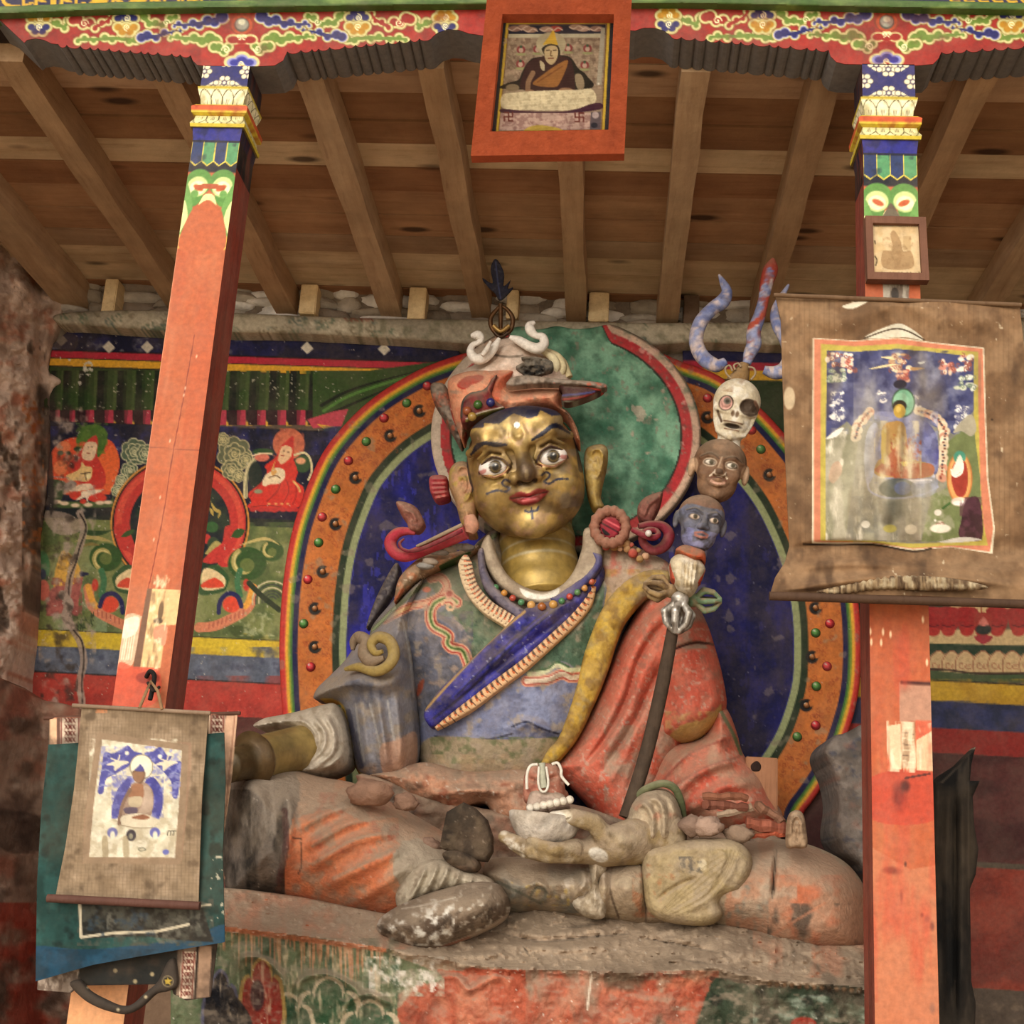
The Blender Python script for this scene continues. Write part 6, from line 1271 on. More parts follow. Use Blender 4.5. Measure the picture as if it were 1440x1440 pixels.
relief('robe', [(650, 782), (676, 758), (700, 744), (712, 780), (735, 815), (765, 825), (800, 812), (822, 770), (826, 742), (850, 748), (880, 780), (900, 830), (870, 930), (840, 1030), (800, 1090), (760, 1120), (700, 1130), (610, 1120), (584, 1060), (575, 990), (540, 920), (520, 890), (548, 850), (590, 810)], 4.74, M_FIG, '6c6e78', .3, 130, step=1.9, paint=torso, parent=ST, thick=.12, rough=.012, rscale=26,
       folds=[([(634, 845), (628, 834), (612, 845), (614, 868), (634, 882), (642, 902), (658, 914), (662, 938)], .02, 6), ([(548, 868), (590, 850), (620, 838), (626, 820), (606, 814)], .018, 6), ([(740, 956), (770, 954), (790, 944), (816, 950)], .015, 7), ([(720, 1030), (745, 1016), (790, 1034)], .02, 8), ([(660, 900), (640, 960), (620, 990)], .012, 14), ([(588, 870), (582, 930), (580, 980)], .015, 5), ([(600, 880), (606, 930), (600, 970)], .012, 6)])
def ribs(name, path, w_, Y, c1, c2, n, h=.008, rib=None, bulge=.008, parent=ST, dark='231a16', sd=1):
    """edging with cross ribs"""
    p = smooth(path, False, 10); t = np.gradient(p, axis=0); t /= np.linalg.norm(t, axis=1)[:, None]; nn = np.stack([-t[:, 1], t[:, 0]], 1)
    wv = w_ * np.clip(np.sin(np.linspace(.12, math.pi - .12, len(p))) * 2, 0, 1)[:, None] / 2 if w_ > 0 else 0
    out = np.vstack([p + nn * wv, (p - nn * wv)[::-1]])
    def pt(k):
        d, r_, _, _ = pdist(k.u, k.v, p, False, True); ph = (r_ * n + d / abs(w_) * .35) % 1
        d2 = pdist(k.u, k.v, p + sd * nn * abs(w_) / 2); t2 = d2 / abs(w_)
        k.c[(ph < .5) & (t2 < .62)] = hx(c2); k.c[(ph < .36) & (t2 < .42)] = hx(dark); k.c[(ph < .16) & (t2 < .85)] = hx('6a4a38')
    def bs(u, v):
        d, r_, _, _ = pdist(u, v, p, False, True); return -h * .3 * np.sin(((r_ * n + d / abs(w_) * .35) % 1) * math.pi) + (Y(u, v) if callable(Y) else 0)
    return relief(name, out, 0 if callable(Y) else Y, M_FIG, c1, bulge, abs(w_) / 2, step=1.2, paint=pt, parent=parent, thick=.05, base=bs, smo=False)
ribs('ribbed_edging', [(655, 780), (655, 800), (664, 828), (684, 852), (708, 868), (738, 886)], 20, 4.425, 'dcc09a', 'c8683e', 21, sd=-1)
ribs('ribbed_edging', [(838, 814), (826, 846), (806, 872), (776, 900), (740, 932), (700, 962), (660, 992), (612, 1024)], 15, lambda u, v: 4.40 + .0008 * np.clip(u - 740, 0, 200) + .0003 * np.clip(700 - u, 0, 200), 'd8ac80', 'c0602f', 34)
def plain(c2, sc_=10, c3=None):
    def f(k):
        k.patch(c2, sc_, .5, 1, .7)
        if c3: k.patch(c3, sc_ * .6, .62, 2, .7)
    return f
relief('grey_collar', [(672, 776), (680, 772), (684, 800), (700, 828), (724, 848), (746, 862), (736, 874), (708, 856), (684, 832), (674, 806)], 4.445, M_FIG, '5d5768', .02, 7, step=1.4, paint=plain('7a7080', 10, '2a2640'), parent=ST, thick=.06)
relief('blue_collar', [(832, 776), (836, 790), (822, 808), (800, 824), (782, 836), (772, 842), (790, 850), (820, 828), (844, 800), (846, 780)], 4.45, M_FIG, '3c3a70', .02, 8, step=1.4, paint=plain('5a587c', 10), parent=ST, thick=.06)
def sashp(k):
    k.patch('10104a', 26, .5, 1, .8, sx=1.); k.patch('3a3a9c', 14, .58, 2, .8); k.patch('a8a8b4', 5, .70, 3, .7)
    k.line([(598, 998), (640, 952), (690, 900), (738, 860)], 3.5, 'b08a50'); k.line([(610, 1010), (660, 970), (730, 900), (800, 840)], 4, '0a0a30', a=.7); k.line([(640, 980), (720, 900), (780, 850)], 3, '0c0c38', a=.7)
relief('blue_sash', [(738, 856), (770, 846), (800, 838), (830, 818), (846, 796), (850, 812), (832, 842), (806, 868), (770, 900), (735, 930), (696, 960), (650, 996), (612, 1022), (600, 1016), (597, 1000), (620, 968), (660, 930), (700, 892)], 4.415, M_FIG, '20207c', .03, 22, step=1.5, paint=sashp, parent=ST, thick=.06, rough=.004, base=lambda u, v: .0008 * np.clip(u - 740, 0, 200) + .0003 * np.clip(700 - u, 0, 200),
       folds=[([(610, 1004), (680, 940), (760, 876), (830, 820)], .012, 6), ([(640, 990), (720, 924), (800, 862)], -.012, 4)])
nk = [(686, 818), (697, 826), (709, 834), (721, 841), (733, 847), (747, 851), (762, 853), (778, 850), (790, 845), (801, 839), (812, 833), (822, 827), (832, 818)]
NK = bpy.data.objects.new('necklace', None); COL.objects.link(NK); NK.parent = ST; NK['label'] = 'string of coral, green and gilt beads'
for i, (u, v) in enumerate(nk):
    c = ['b0603c', '4a7a50', 'c0843c', 'a84434', '4f8058', 'c89858', '9a5a2c', 'c0904c', '4a7a50', 'b8483a', '5a8050', 'c08a4c', 'b05a40'][i]; r_ = 6.5 if i in (5, 6, 7) else 5
    ball('bead', P(u, v, 4.405 + abs(u - 762) * .0006), r_ * .0023, M_GLOSS, c, NK, jit=.1, seed=i)
# ------------------------------------------------------------------ left sleeve, scroll ornament, cuff and forearm
def slv(k):
    k.patch('a08672', 14, .5, 8, .8, box=(520, 610, 800, 862))
    for w_, c in ((13, 'd8a084'), (9, 'b8584a'), (5.5, 'd8b07c')): k.line([(540, 872), (564, 859), (580, 853), (596, 856), (614, 848)], w_, c)
    k.line([(520, 892), (552, 858), (590, 826)], 7, '2f4a26'); k.line([(524, 888), (556, 854)], 2.6, 'a8b898')
    k.patch('84838c', 26, .5, 1, .6); k.patch('93826e', 16, .56, 2, .7); k.patch('464a5c', 14, .62, 3, .7, sy=2); k.patch('b0927c', 20, .55, 4, .8, box=(500, 600, 1030, 1120))
    for q in ([(566, 872), (576, 920), (582, 980)], [(520, 990), (530, 1030), (540, 1070)], [(500, 990), (505, 1030), (512, 1070)], [(545, 985), (552, 1030), (560, 1070)]): k.line(q, 3, 'aaa6a2', a=.7)
    k.line([(453, 984), (470, 986), (482, 996), (489, 1027), (498, 1078), (512, 1092)], 5, 'c0a23c'); k.line([(490, 1000), (498, 1040), (508, 1078)], 7, '3a3c54', a=.8)
    k.fill([(560, 1040), (585, 1030), (584, 1080), (560, 1100), (540, 1090), (535, 1050)], 'b58a72', a=.8)
relief('sleeve', [(596, 812), (562, 842), (540, 872), (520, 892), (500, 908), (484, 930), (462, 952), (446, 968), (441, 982), (455, 984), (476, 988), (486, 1015), (494, 1060), (506, 1090), (530, 1105), (555, 1110), (580, 1095), (592, 1050), (588, 990), (586, 940), (584, 890), (580, 860)], 4.66, M_FIG, '77767f', .26, 60, step=1.8, paint=slv, parent=ST, thick=.12, rough=.01, rscale=18,
       folds=[([(446, 975), (490, 958), (540, 962), (570, 940), (566, 905)], .05, 12), ([(468, 962), (520, 946), (560, 925)], .025, 8), ([(505, 985), (512, 1030), (520, 1085)], .035, 6), ([(530, 980), (538, 1030), (545, 1090)], .03, 6), ([(556, 970), (562, 1020), (566, 1080)], .03, 7), ([(582, 880), (582, 940), (584, 1060)], .03, 5), ([(486, 985), (494, 1030), (502, 1080)], .03, 5)])
curl('scroll_ornament', [(486, 941), (505, 938), (528, 944), (546, 936), (554, 920), (548, 902), (532, 896), (522, 906), (528, 918), (538, 916)], [3, 6.5, 7.5, 8, 8.5, 8.5, 8, 6.5, 5, 3], [4.42, 4.38, 4.34, 4.33, 4.34, 4.36, 4.36, 4.35, 4.34, 4.33], '9a8244', ST)
curl('scroll_ornament', [(540, 925), (522, 930), (512, 918), (516, 904), (506, 896), (498, 902), (496, 914)], [4, 9, 9.5, 9.5, 9, 7, 3], [4.34, 4.35, 4.37, 4.38, 4.42, 4.43, 4.43], '85705a', ST)
relief('leaf_collar', [(555, 793), (562, 797), (560, 815), (548, 840), (530, 866), (515, 884), (524, 853), (538, 822)], 4.78, M_FIG, '4a4448', .03, 8, step=1.5, paint=plain('7a7270', 6, '2a2430'), parent=ST, thick=.05, rough=.01, rscale=5)
def ruff_(k):
    k.patch('b8ad9c', 16, .5, 1, .7); k.patch('8c7d6a', 9, .6, 2, .6)
FL = [([(470, 1002), (484, 1030), (480, 1062), (450, 1086)], .03, 4.5), ([(452, 1000), (470, 1030), (466, 1060), (438, 1082)], .03, 4.5), ([(434, 1002), (456, 1030), (452, 1056), (424, 1078)], .03, 4.5), ([(414, 1006), (440, 1028), (440, 1052), (412, 1072)], .028, 4), ([(392, 1010), (424, 1026), (430, 1048)], .025, 4), ([(376, 1016), (410, 1024), (424, 1040)], .02, 3.5), ([(392, 1078), (430, 1084), (480, 1074)], .02, 4)]
relief('white_cuff', [(356, 1020), (372, 1010), (392, 1006), (420, 1000), (450, 992), (472, 990), (484, 1012), (490, 1040), (492, 1062), (486, 1080), (460, 1092), (428, 1096), (404, 1090), (386, 1080), (404, 1074), (422, 1066), (430, 1050), (426, 1036), (412, 1026), (392, 1024), (370, 1026)], 4.52, M_FIG, 'cbbfae', .17, 34, FL, step=1.5, paint=ruff_, parent=ST, thick=.14)
def fore():
    a, b = P(440, 1048, 4.46), P(318, 1078, 4.12); s_ = mpp(380, 1060, 4.3); n = 26; t = np.linspace(0, 1, n)
    r = (33 - 2 * t + 9 * np.exp(-((t - .72) / .05) ** 2) - 8 * (t > .74)) * s_; p = a + (b - a) * t[:, None]
    V, F = tube_vf(p, r, 28); c = np.tile(hx('9a8450'), (len(V), 1)); ph = np.repeat(t, 28); nz = fbm(V[:, 0] * 16, V[:, 2] * 16, V[:, 1] * 16)
    c = c * (.7 + .6 * nz[:, None]); c[ph > .66] = hx('4a3a22'); c[(ph > .66) & (ph < .79)] = hx('5a4428'); return link('forearm', mesh('forearm', V, F, s2l(c)), M_GOLD, ST)
fore()
# hand resting over the knee
def knee_hand(g):
    g.add(g.ell((0, 0, 0), (26, 30, 15)))
    for i, (x, l, c_) in enumerate(((-19, 34, 3), (-7, 42, 0), (6, 40, 0), (18, 32, 3))):
        g.add(g.path([(x * .8, -18, 2), (x, -18 - l * .55, 3), (x * 1.05, -18 - l, -6 - c_)], [8.5, 7.6, 6]), 4)
    g.add(g.path([(20, 4, 4), (34, -10, 8), (36, -26, 4)], [9, 8, 6]), 5); g.add(g.cap((0, 20, 0), (4, 48, -4), 20, 24), 8)
lsolid('hand', knee_hand, (-50, -80, -40), (60, 70, 40), 2.2, frame_(272, 1100, 4.06, 20, 10), M_GOLD, lambda k: k.patch('5a4628', 16, .5, 1, .7), '7d6a3a', ST)
# ------------------------------------------------------------------ right shoulder, yellow edge, red cape
def shp(k):
    k.patch('b09a86', 18, .5, 1, .7); k.patch('b85a4c', 12, .6, 2, .7); k.patch('a8803c', 20, .55, 3, .8, box=(835, 900, 800, 960)); k.patch('6a5a48', 8, .64, 4, .6)
    k.line([(842, 800), (838, 860), (830, 920), (822, 950)], 4, '6a6a4a', a=.7)
relief('shoulder_cloth', [(826, 750), (845, 748), (880, 762), (915, 778), (938, 790), (945, 806), (930, 830), (890, 850), (862, 880), (846, 920), (828, 960), (806, 1010), (818, 960), (836, 900), (845, 840), (842, 800)], 4.56, M_FIG, 'a58b74', .07, 22, step=1.7, paint=shp, parent=ST, thick=.08, rough=.01, rscale=16)
relief('yellow_edge', [(925, 800), (942, 806), (938, 826), (912, 838), (896, 852), (880, 872), (868, 900), (858, 932), (847, 962), (834, 992), (816, 1030), (798, 1056), (778, 1076), (760, 1078), (770, 1056), (786, 1036), (800, 1000), (812, 962), (820, 925), (832, 890), (846, 858), (868, 826), (900, 804)], 4.5, M_FIG, 'b08c34', .035, 18, step=1.6, paint=lambda k: (k.patch('7a5a22', 16, .52, 1, .7), k.patch('c2a044', 12, .56, 2, .7), k.patch('8a7a5c', 10, .63, 3, .6), k.patch('8a7660', 20, .5, 4, .8, box=(880, 950, 795, 850))), parent=ST, thick=.07, rough=.01, rscale=14)
RC = lambda k: (k.patch('ad4632', 26, .5, 1, .5), k.patch('cf6a50', 30, .52, 2, .5, sy=2), k.patch('7a4a3e', 6, .60, 3, .5), k.patch('ac8874', 24, .58, 4, .4, sy=2), k.patch('b8a898', 5, .68, 5, .5))
def cape(k):
    RC(k); k.patch('a08a76', 18, .5, 6, .8, box=(850, 960, 1020, 1180)); k.patch('a8a49c', 5, .70, 7, .8, box=(840, 920, 1000, 1130))
relief('red_cape', [(908, 836), (925, 834), (940, 826), (960, 836), (975, 860), (990, 900), (985, 960), (975, 1020), (950, 1080), (920, 1140), (890, 1180), (862, 1182), (840, 1150), (815, 1120), (790, 1095), (766, 1080), (780, 1070), (806, 1040), (832, 994), (848, 958), (860, 928), (874, 896), (890, 868)], 4.66, M_FIG, 'b95440', .2, 46, step=1.8, paint=cape, parent=ST, thick=.1, rough=.008, rscale=18,
       folds=[([(944, 838), (905, 868), (878, 910), (860, 960), (838, 1010), (800, 1070)], -.035, 4.5), ([(945, 870), (918, 895), (896, 935), (880, 985), (850, 1040), (815, 1085)], -.035, 4.5), ([(938, 925), (915, 965), (890, 1020), (850, 1080)], -.03, 4.5), ([(945, 850), (912, 880), (888, 920), (870, 975), (840, 1040)], .022, 8), ([(930, 905), (905, 950), (880, 1010), (840, 1070)], .022, 8), ([(900, 1010), (880, 1060), (850, 1110)], .02, 8), ([(925, 990), (905, 1050), (880, 1120)], -.025, 5)])
def armp(k):
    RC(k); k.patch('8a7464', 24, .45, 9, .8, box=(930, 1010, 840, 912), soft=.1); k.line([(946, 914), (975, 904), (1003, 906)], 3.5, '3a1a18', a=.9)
    k.fill([(942, 1034), (960, 1018), (985, 1012), (1004, 1000), (1014, 990), (1010, 1010), (992, 1032), (968, 1046), (948, 1042)], 'b08a4c', wob=3); k.patch('b8935a', 10, .5, 8, .7, box=(935, 1015, 1000, 1046))
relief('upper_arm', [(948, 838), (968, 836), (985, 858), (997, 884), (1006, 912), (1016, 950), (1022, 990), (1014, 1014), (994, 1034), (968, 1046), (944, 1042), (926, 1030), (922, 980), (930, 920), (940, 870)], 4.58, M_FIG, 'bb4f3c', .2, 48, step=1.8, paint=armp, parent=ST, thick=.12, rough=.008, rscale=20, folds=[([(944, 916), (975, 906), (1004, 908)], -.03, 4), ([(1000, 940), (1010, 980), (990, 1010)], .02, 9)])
def skp(k):
    RC(k); k.patch('a8846c', 20, .52, 8, .7, box=(900, 1110, 1020, 1180)); k.line([(1008, 990), (1030, 1030), (1042, 1060)], 5, '4a5a34')
    for q in ([(930, 1100), (970, 1060), (1020, 1040)], [(940, 1110), (990, 1080), (1040, 1064)]): k.line(q, 3, '8a3a30', a=.7)
relief('robe_skirt', [(1006, 985), (1024, 1000), (1036, 1030), (1046, 1062), (1070, 1090), (1085, 1120), (1100, 1150), (1060, 1170), (1000, 1175), (950, 1160), (900, 1150), (880, 1130), (910, 1100), (930, 1060), (950, 1046), (990, 1032)], 4.6, M_FIG, 'b8543f', .22, 50, step=1.9, paint=skp, parent=ST, thick=.12, rough=.01, rscale=20,
       folds=[([(920, 1110), (960, 1062), (1010, 1040), (1036, 1034)], .03, 7), ([(935, 1130), (985, 1085), (1046, 1066)], .03, 8), ([(960, 1150), (1010, 1110), (1070, 1098)], .03, 9), ([(1000, 1160), (1040, 1130), (1090, 1130)], .02, 8)])
# ------------------------------------------------------------------ ear ornaments
def redp(k): k.patch('8a2028', 8, .5, 1, .6); k.patch('cf5a58', 6, .6, 2, .7)
curl('ear_ribbon', [(655, 748), (630, 758), (606, 768), (585, 778), (568, 782), (554, 776), (549, 762), (558, 750), (572, 747), (584, 750)], [11, 11, 10, 9, 8.5, 8.5, 9, 8, 6, 3], [4.42, 4.44, 4.48, 4.52, 4.54, 4.55, 4.56, 4.56, 4.56, 4.56], 'b03040', ST)
curl('ear_ribbon', [(650, 746), (625, 758), (600, 769), (580, 775), (566, 772), (562, 764), (568, 758)], [3, 3, 3, 2.6, 2.4, 2.4, 1.5], [4.37, 4.395, 4.43, 4.475, 4.49, 4.5, 4.51], '7a2030', ST)
curl('ear_ribbon', [(650, 738), (625, 750), (600, 762), (586, 768)], [3, 3, 2.6, 2], [4.40, 4.41, 4.45, 4.47], 'a08a72', ST)
relief('ear_leaf', [(557, 706), (570, 706), (586, 714), (596, 732), (596, 740), (588, 748), (576, 745), (572, 735), (563, 722)], 4.56, M_FIG, '94584c', .04, 12, step=1.3, paint=plain('b08672', 6, '6a3a34'), parent=ST, thick=.04, folds=[([(564, 716), (580, 722), (586, 736)], .016, 3)])
relief('ear_leaf', [(604, 672), (612, 668), (628, 670), (630, 685), (632, 700), (616, 705), (608, 698), (604, 686)], 4.6, M_FIG, 'b03848', .03, 8, step=1.2, paint=redp, parent=ST, thick=.05, folds=[([(604, 674 + 7 * i), (630, 674 + 6 * i)], .014, 2) for i in range(5)])
curl('ear_knob', [(660, 726), (663, 740), (660, 750)], [8, 11, 6], 4.42, 'c28a70', ST)
def wheel():
    c = P(858, 741, 4.42); s_ = mpp(858, 741, 4.42); V = []; n, m_ = 40, 12
    for i in range(n):
        a = 2 * math.pi * i / n; rr = 22 + .0
        for j in range(m_):
            b = 2 * math.pi * j / m_; q = 7.2 * (1 + .18 * math.cos(a * 14)); V.append(c + s_ * np.array(((rr + q * math.cos(b)) * math.cos(a), q * 1.2 * math.sin(b), (rr + q * math.cos(b)) * 1.08 * math.sin(a))))
    F = [(i * m_ + j, i * m_ + (j + 1) % m_, ((i + 1) % n) * m_ + (j + 1) % m_, ((i + 1) % n) * m_ + j) for i in range(n) for j in range(m_)]
    return link('ear_wheel', mesh('ear_wheel', V, F, '946450'), M_FIG, ST)
wheel()
relief('wheel_centre', [(p[0], p[1]) for p in arc(858, 741, 17, 18, 0, 350, 20)], 4.44, M_FIG, '8e2430', .02, 8, step=1.2, paint=lambda k: (k.line([(845, 735), (872, 750)], 2.5, '4a1018'), k.line([(846, 728), (872, 742)], 2.5, 'cf5a60'), k.fill([(846, 742), (858, 752), (850, 752)], '15080a')), parent=ST, thick=.05)
curl('ear_ribbon', [(890, 745), (905, 752), (918, 756), (926, 752), (922, 746), (912, 746), (903, 752), (905, 764), (918, 774), (934, 768), (941, 752), (932, 740), (914, 738), (898, 740)], [4, 5, 5, 4, 4, 5, 5, 6, 7, 8, 8, 7, 6, 4], [4.42, 4.4, 4.4, 4.4, 4.42, 4.42, 4.43, 4.45, 4.46, 4.47, 4.48, 4.48, 4.47, 4.46], '7d2230', ST)
ball('ear_gem', P(912, 750, 4.37), .012, M_GLOSS, 'd8ccc4', ST)
relief('ear_leaf', [(898, 726), (897, 712), (906, 700), (922, 693), (932, 693), (928, 712), (920, 728), (916, 736), (904, 735)], 4.58, M_FIG, '7d423a', .035, 10, step=1.3, paint=plain('a0685a', 6, '5a2a28'), parent=ST, thick=.05, folds=[([(904, 728), (912, 710), (926, 700)], .014, 3)])
for i, (u, v) in enumerate([(842, 766), (852, 769), (864, 768), (872, 772), (882, 772), (890, 778), (898, 774), (908, 782), (880, 764), (888, 766), (900, 786), (870, 764)]):
    ball('gilt_boss', P(u, v, 4.45), .009 + .004 * (i % 3), M_FIG, ['b08458', 'b04a3c', 'a07a48', 'c89a78'][i % 4], ST, jit=.2, seed=i)
for i, (u, v) in enumerate([(612, 775), (620, 776), (632, 772), (645, 769), (655, 770), (605, 790), (598, 796)]):
    ball('clay_lump', P(u, v, 4.5), (.03, .02, .013), M_FIG, ['8f8a84', '8a8078', 'a09080'][i % 3], ST, jit=.4, seed=i)
relief('shoulder_border', [(562, 812), (580, 792), (600, 780), (640, 776), (674, 766), (664, 780), (628, 794), (600, 808), (578, 824), (556, 848), (556, 832)], 4.6, M_FIG, 'a88668', .07, 20, step=1.6, parent=ST, thick=.08, rough=.016, rscale=8, paint=lambda k: (k.patch('c8825c', 10, .5, 1, .8), k.patch('7d6a54', 8, .55, 2, .7), k.patch('d8c4ac', 4, .66, 3, .8), k.line([(566, 830), (548, 856)], 6, 'b85a3a', a=.8), k.line([(660, 777), (620, 797)], 5, '3c5a2c')))
# ------------------------------------------------------------------ crossed legs under the robe
def kneeL(k):
    k.patch('a88a72', 36, .46, 1, .7); k.patch('d08c68', 22, .56, 2, .7)
    k.fill([(425, 1150), (470, 1140), (520, 1160), (560, 1185), (540, 1230), (560, 1262), (545, 1300), (470, 1290), (400, 1262), (388, 1250), (404, 1190)], 'c8734e', wob=6); k.patch('d98458', 26, .5, 3, .7, box=(395, 560, 1150, 1300)); k.patch('a08672', 16, .56, 4, .75, box=(400, 640, 1120, 1300)); k.patch('a85038', 10, .6, 5, .7, box=(440, 560, 1115, 1200))
    k.fill([(310, 1080), (350, 1070), (410, 1085), (420, 1120), (404, 1180), (390, 1240), (384, 1262), (320, 1262)], '6a6058', wob=5); k.patch('211d1a', 22, .46, 6, .85, box=(310, 400, 1110, 1262), sy=2.2); k.patch('8d8378', 12, .56, 7, .8, box=(330, 425, 1075, 1200), sy=3); k.patch('141110', 14, .5, 8, .8, box=(315, 352, 1120, 1262), sy=3)
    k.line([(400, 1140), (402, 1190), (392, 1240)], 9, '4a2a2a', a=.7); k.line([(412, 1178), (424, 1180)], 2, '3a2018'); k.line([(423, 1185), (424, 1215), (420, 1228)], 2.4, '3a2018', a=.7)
    for q in ([(430, 1165), (470, 1140), (510, 1130)], [(440, 1190), (490, 1160), (540, 1150)], [(440, 1215), (500, 1180), (560, 1170)], [(470, 1235), (520, 1210), (560, 1190)]): k.line(q, 5, '9c8470', a=.6)
    k.patch('e0d6c8', 4, .8, 9, .8); k.fill([(560, 1190), (600, 1180), (640, 1200), (690, 1230), (640, 1250), (560, 1240)], 'a39684', wob=4)
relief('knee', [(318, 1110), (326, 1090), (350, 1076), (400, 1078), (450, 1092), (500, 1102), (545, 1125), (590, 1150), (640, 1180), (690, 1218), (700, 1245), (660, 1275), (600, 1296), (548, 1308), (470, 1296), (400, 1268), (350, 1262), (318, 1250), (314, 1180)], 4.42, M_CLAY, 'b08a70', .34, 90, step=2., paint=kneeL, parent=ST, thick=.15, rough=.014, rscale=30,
       folds=[([(420, 1165), (470, 1138), (520, 1125)], .03, 8), ([(425, 1195), (490, 1158), (550, 1148)], .03, 8), ([(430, 1225), (500, 1182), (570, 1168)], .03, 9), ([(450, 1250), (520, 1215), (580, 1190)], .025, 9), ([(490, 1275), (545, 1240), (590, 1200)], .025, 9), ([(400, 1100), (408, 1160), (392, 1250)], .03, 8), ([(360, 1095), (372, 1150), (362, 1230)], .025, 9)])
relief('trouser_cuff', [(556, 1262), (566, 1238), (590, 1214), (620, 1208), (650, 1220), (690, 1236), (690, 1252), (640, 1254), (600, 1264), (566, 1284)], 4.12, M_CLAY, 'aba08c', .09, 22, [([(600, 1214), (590, 1240), (575, 1270)], .03, 4), ([(616, 1212), (608, 1236), (592, 1264)], .03, 4), ([(632, 1214), (624, 1236), (612, 1258)], .03, 4), ([(648, 1220), (642, 1238), (634, 1254)], .03, 4), ([(666, 1228), (660, 1244)], .02, 4)], step=1.6, parent=ST, thick=.1, paint=flk([('c8bda8', 8, .5, .8), ('7d705e', 8, .6, .7)]))
def shoe(k):
    k.patch('4a3a2e', 26, .48, 1, .8); k.patch('8a7866', 18, .56, 2, .8); k.patch('e0dcd2', 9, .52, 3, .9, box=(520, 640, 1265, 1330)); k.patch('3a2e24', 8, .58, 4, .8, box=(520, 700, 1270, 1340)); k.patch('c4bcae', 6, .62, 5, .8, box=(640, 715, 1240, 1310))
    k.line([(528, 1306), (540, 1322), (570, 1334), (595, 1341), (630, 1330), (680, 1310), (712, 1290)], 7, '9a8878'); k.line([(526, 1306), (545, 1324), (595, 1339)], 3, 'd8cfc2'); k.line([(565, 1278), (600, 1272), (640, 1262)], 2.5, 'd0c8ba', a=.8); k.line([(600, 1340), (660, 1318)], 3, '9a5a44', a=.7)
relief('shoe', [(527, 1304), (536, 1290), (556, 1276), (590, 1260), (630, 1248), (665, 1240), (695, 1242), (710, 1258), (714, 1278), (706, 1296), (680, 1312), (640, 1330), (600, 1342), (575, 1338), (545, 1326), (530, 1316)], 4.05, M_CLAY, '6a5a4a', .2, 40, [([(528, 1308), (570, 1334), (600, 1340), (660, 1320), (710, 1292)], .02, 5)], step=1.6, paint=shoe, parent=ST, thick=.12, rough=.006, rscale=14)
def legR(k):
    k.patch('a38f76', 40, .48, 1, .7); k.patch('7d6a56', 22, .56, 2, .7); k.patch('b5a488', 18, .56, 3, .7)
    k.patch('6a6c66', 26, .5, 4, .8, box=(700, 830, 1205, 1285)); k.patch('d6cabb', 10, .56, 5, .85, box=(790, 850, 1205, 1285)); k.patch('c2a24a', 7, .64, 6, .7, box=(710, 800, 1240, 1275)); k.patch('a8603c', 10, .6, 7, .7, box=(890, 960, 1220, 1290))
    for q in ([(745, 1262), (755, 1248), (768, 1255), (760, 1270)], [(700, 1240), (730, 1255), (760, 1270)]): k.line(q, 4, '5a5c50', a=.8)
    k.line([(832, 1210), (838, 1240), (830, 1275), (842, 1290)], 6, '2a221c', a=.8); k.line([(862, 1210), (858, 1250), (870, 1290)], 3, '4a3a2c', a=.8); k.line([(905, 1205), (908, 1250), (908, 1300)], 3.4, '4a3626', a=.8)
    k.fill([(1035, 1190), (1100, 1185), (1160, 1198), (1205, 1230), (1222, 1275), (1215, 1340), (1150, 1350), (1060, 1330), (1020, 1300)], 'a87c62', wob=8); k.patch('b5603f', 30, .52, 8, .8, box=(1080, 1225, 1230, 1350)); k.patch('3a302a', 14, .6, 9, .8, box=(1080, 1225, 1270, 1350), sy=2); k.patch('6a7068', 14, .58, 10, .8, box=(1000, 1080, 1240, 1310)); k.patch('a89884', 22, .52, 12, .7, box=(1030, 1120, 1180, 1290))
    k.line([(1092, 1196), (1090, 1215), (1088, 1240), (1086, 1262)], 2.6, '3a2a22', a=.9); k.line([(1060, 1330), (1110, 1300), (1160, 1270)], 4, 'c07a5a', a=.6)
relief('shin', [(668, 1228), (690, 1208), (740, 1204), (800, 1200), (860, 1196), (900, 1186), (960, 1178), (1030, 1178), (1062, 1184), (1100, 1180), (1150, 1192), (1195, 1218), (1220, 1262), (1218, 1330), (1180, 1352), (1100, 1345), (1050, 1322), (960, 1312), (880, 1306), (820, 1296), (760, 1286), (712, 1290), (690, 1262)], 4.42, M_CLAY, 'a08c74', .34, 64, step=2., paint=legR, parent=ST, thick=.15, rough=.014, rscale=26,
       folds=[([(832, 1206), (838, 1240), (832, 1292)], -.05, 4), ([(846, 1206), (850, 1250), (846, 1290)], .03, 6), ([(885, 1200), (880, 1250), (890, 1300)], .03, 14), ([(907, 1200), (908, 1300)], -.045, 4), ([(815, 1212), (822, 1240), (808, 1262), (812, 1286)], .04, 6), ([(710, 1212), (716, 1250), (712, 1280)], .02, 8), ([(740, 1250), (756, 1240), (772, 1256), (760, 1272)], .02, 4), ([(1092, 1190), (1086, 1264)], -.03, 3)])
def lap_(k):
    k.patch('a89468', 26, .5, 1, .6); k.patch('8f7c5a', 16, .56, 2, .7); k.patch('a0603c', 8, .62, 3, .6, box=(905, 950, 1215, 1270)); k.disc(988, 1216, 6, 8, 'c2b294'); k.patch('55504a', 6, .55, 4, .8, box=(955, 990, 1205, 1228))
    for i in range(6): k.line([(930, 1296 - i * 3), (990, 1270 - i * 10), (1020, 1235 - i * 7), (1040 - i * 6, 1195)], 2, '7a6844', a=.55)
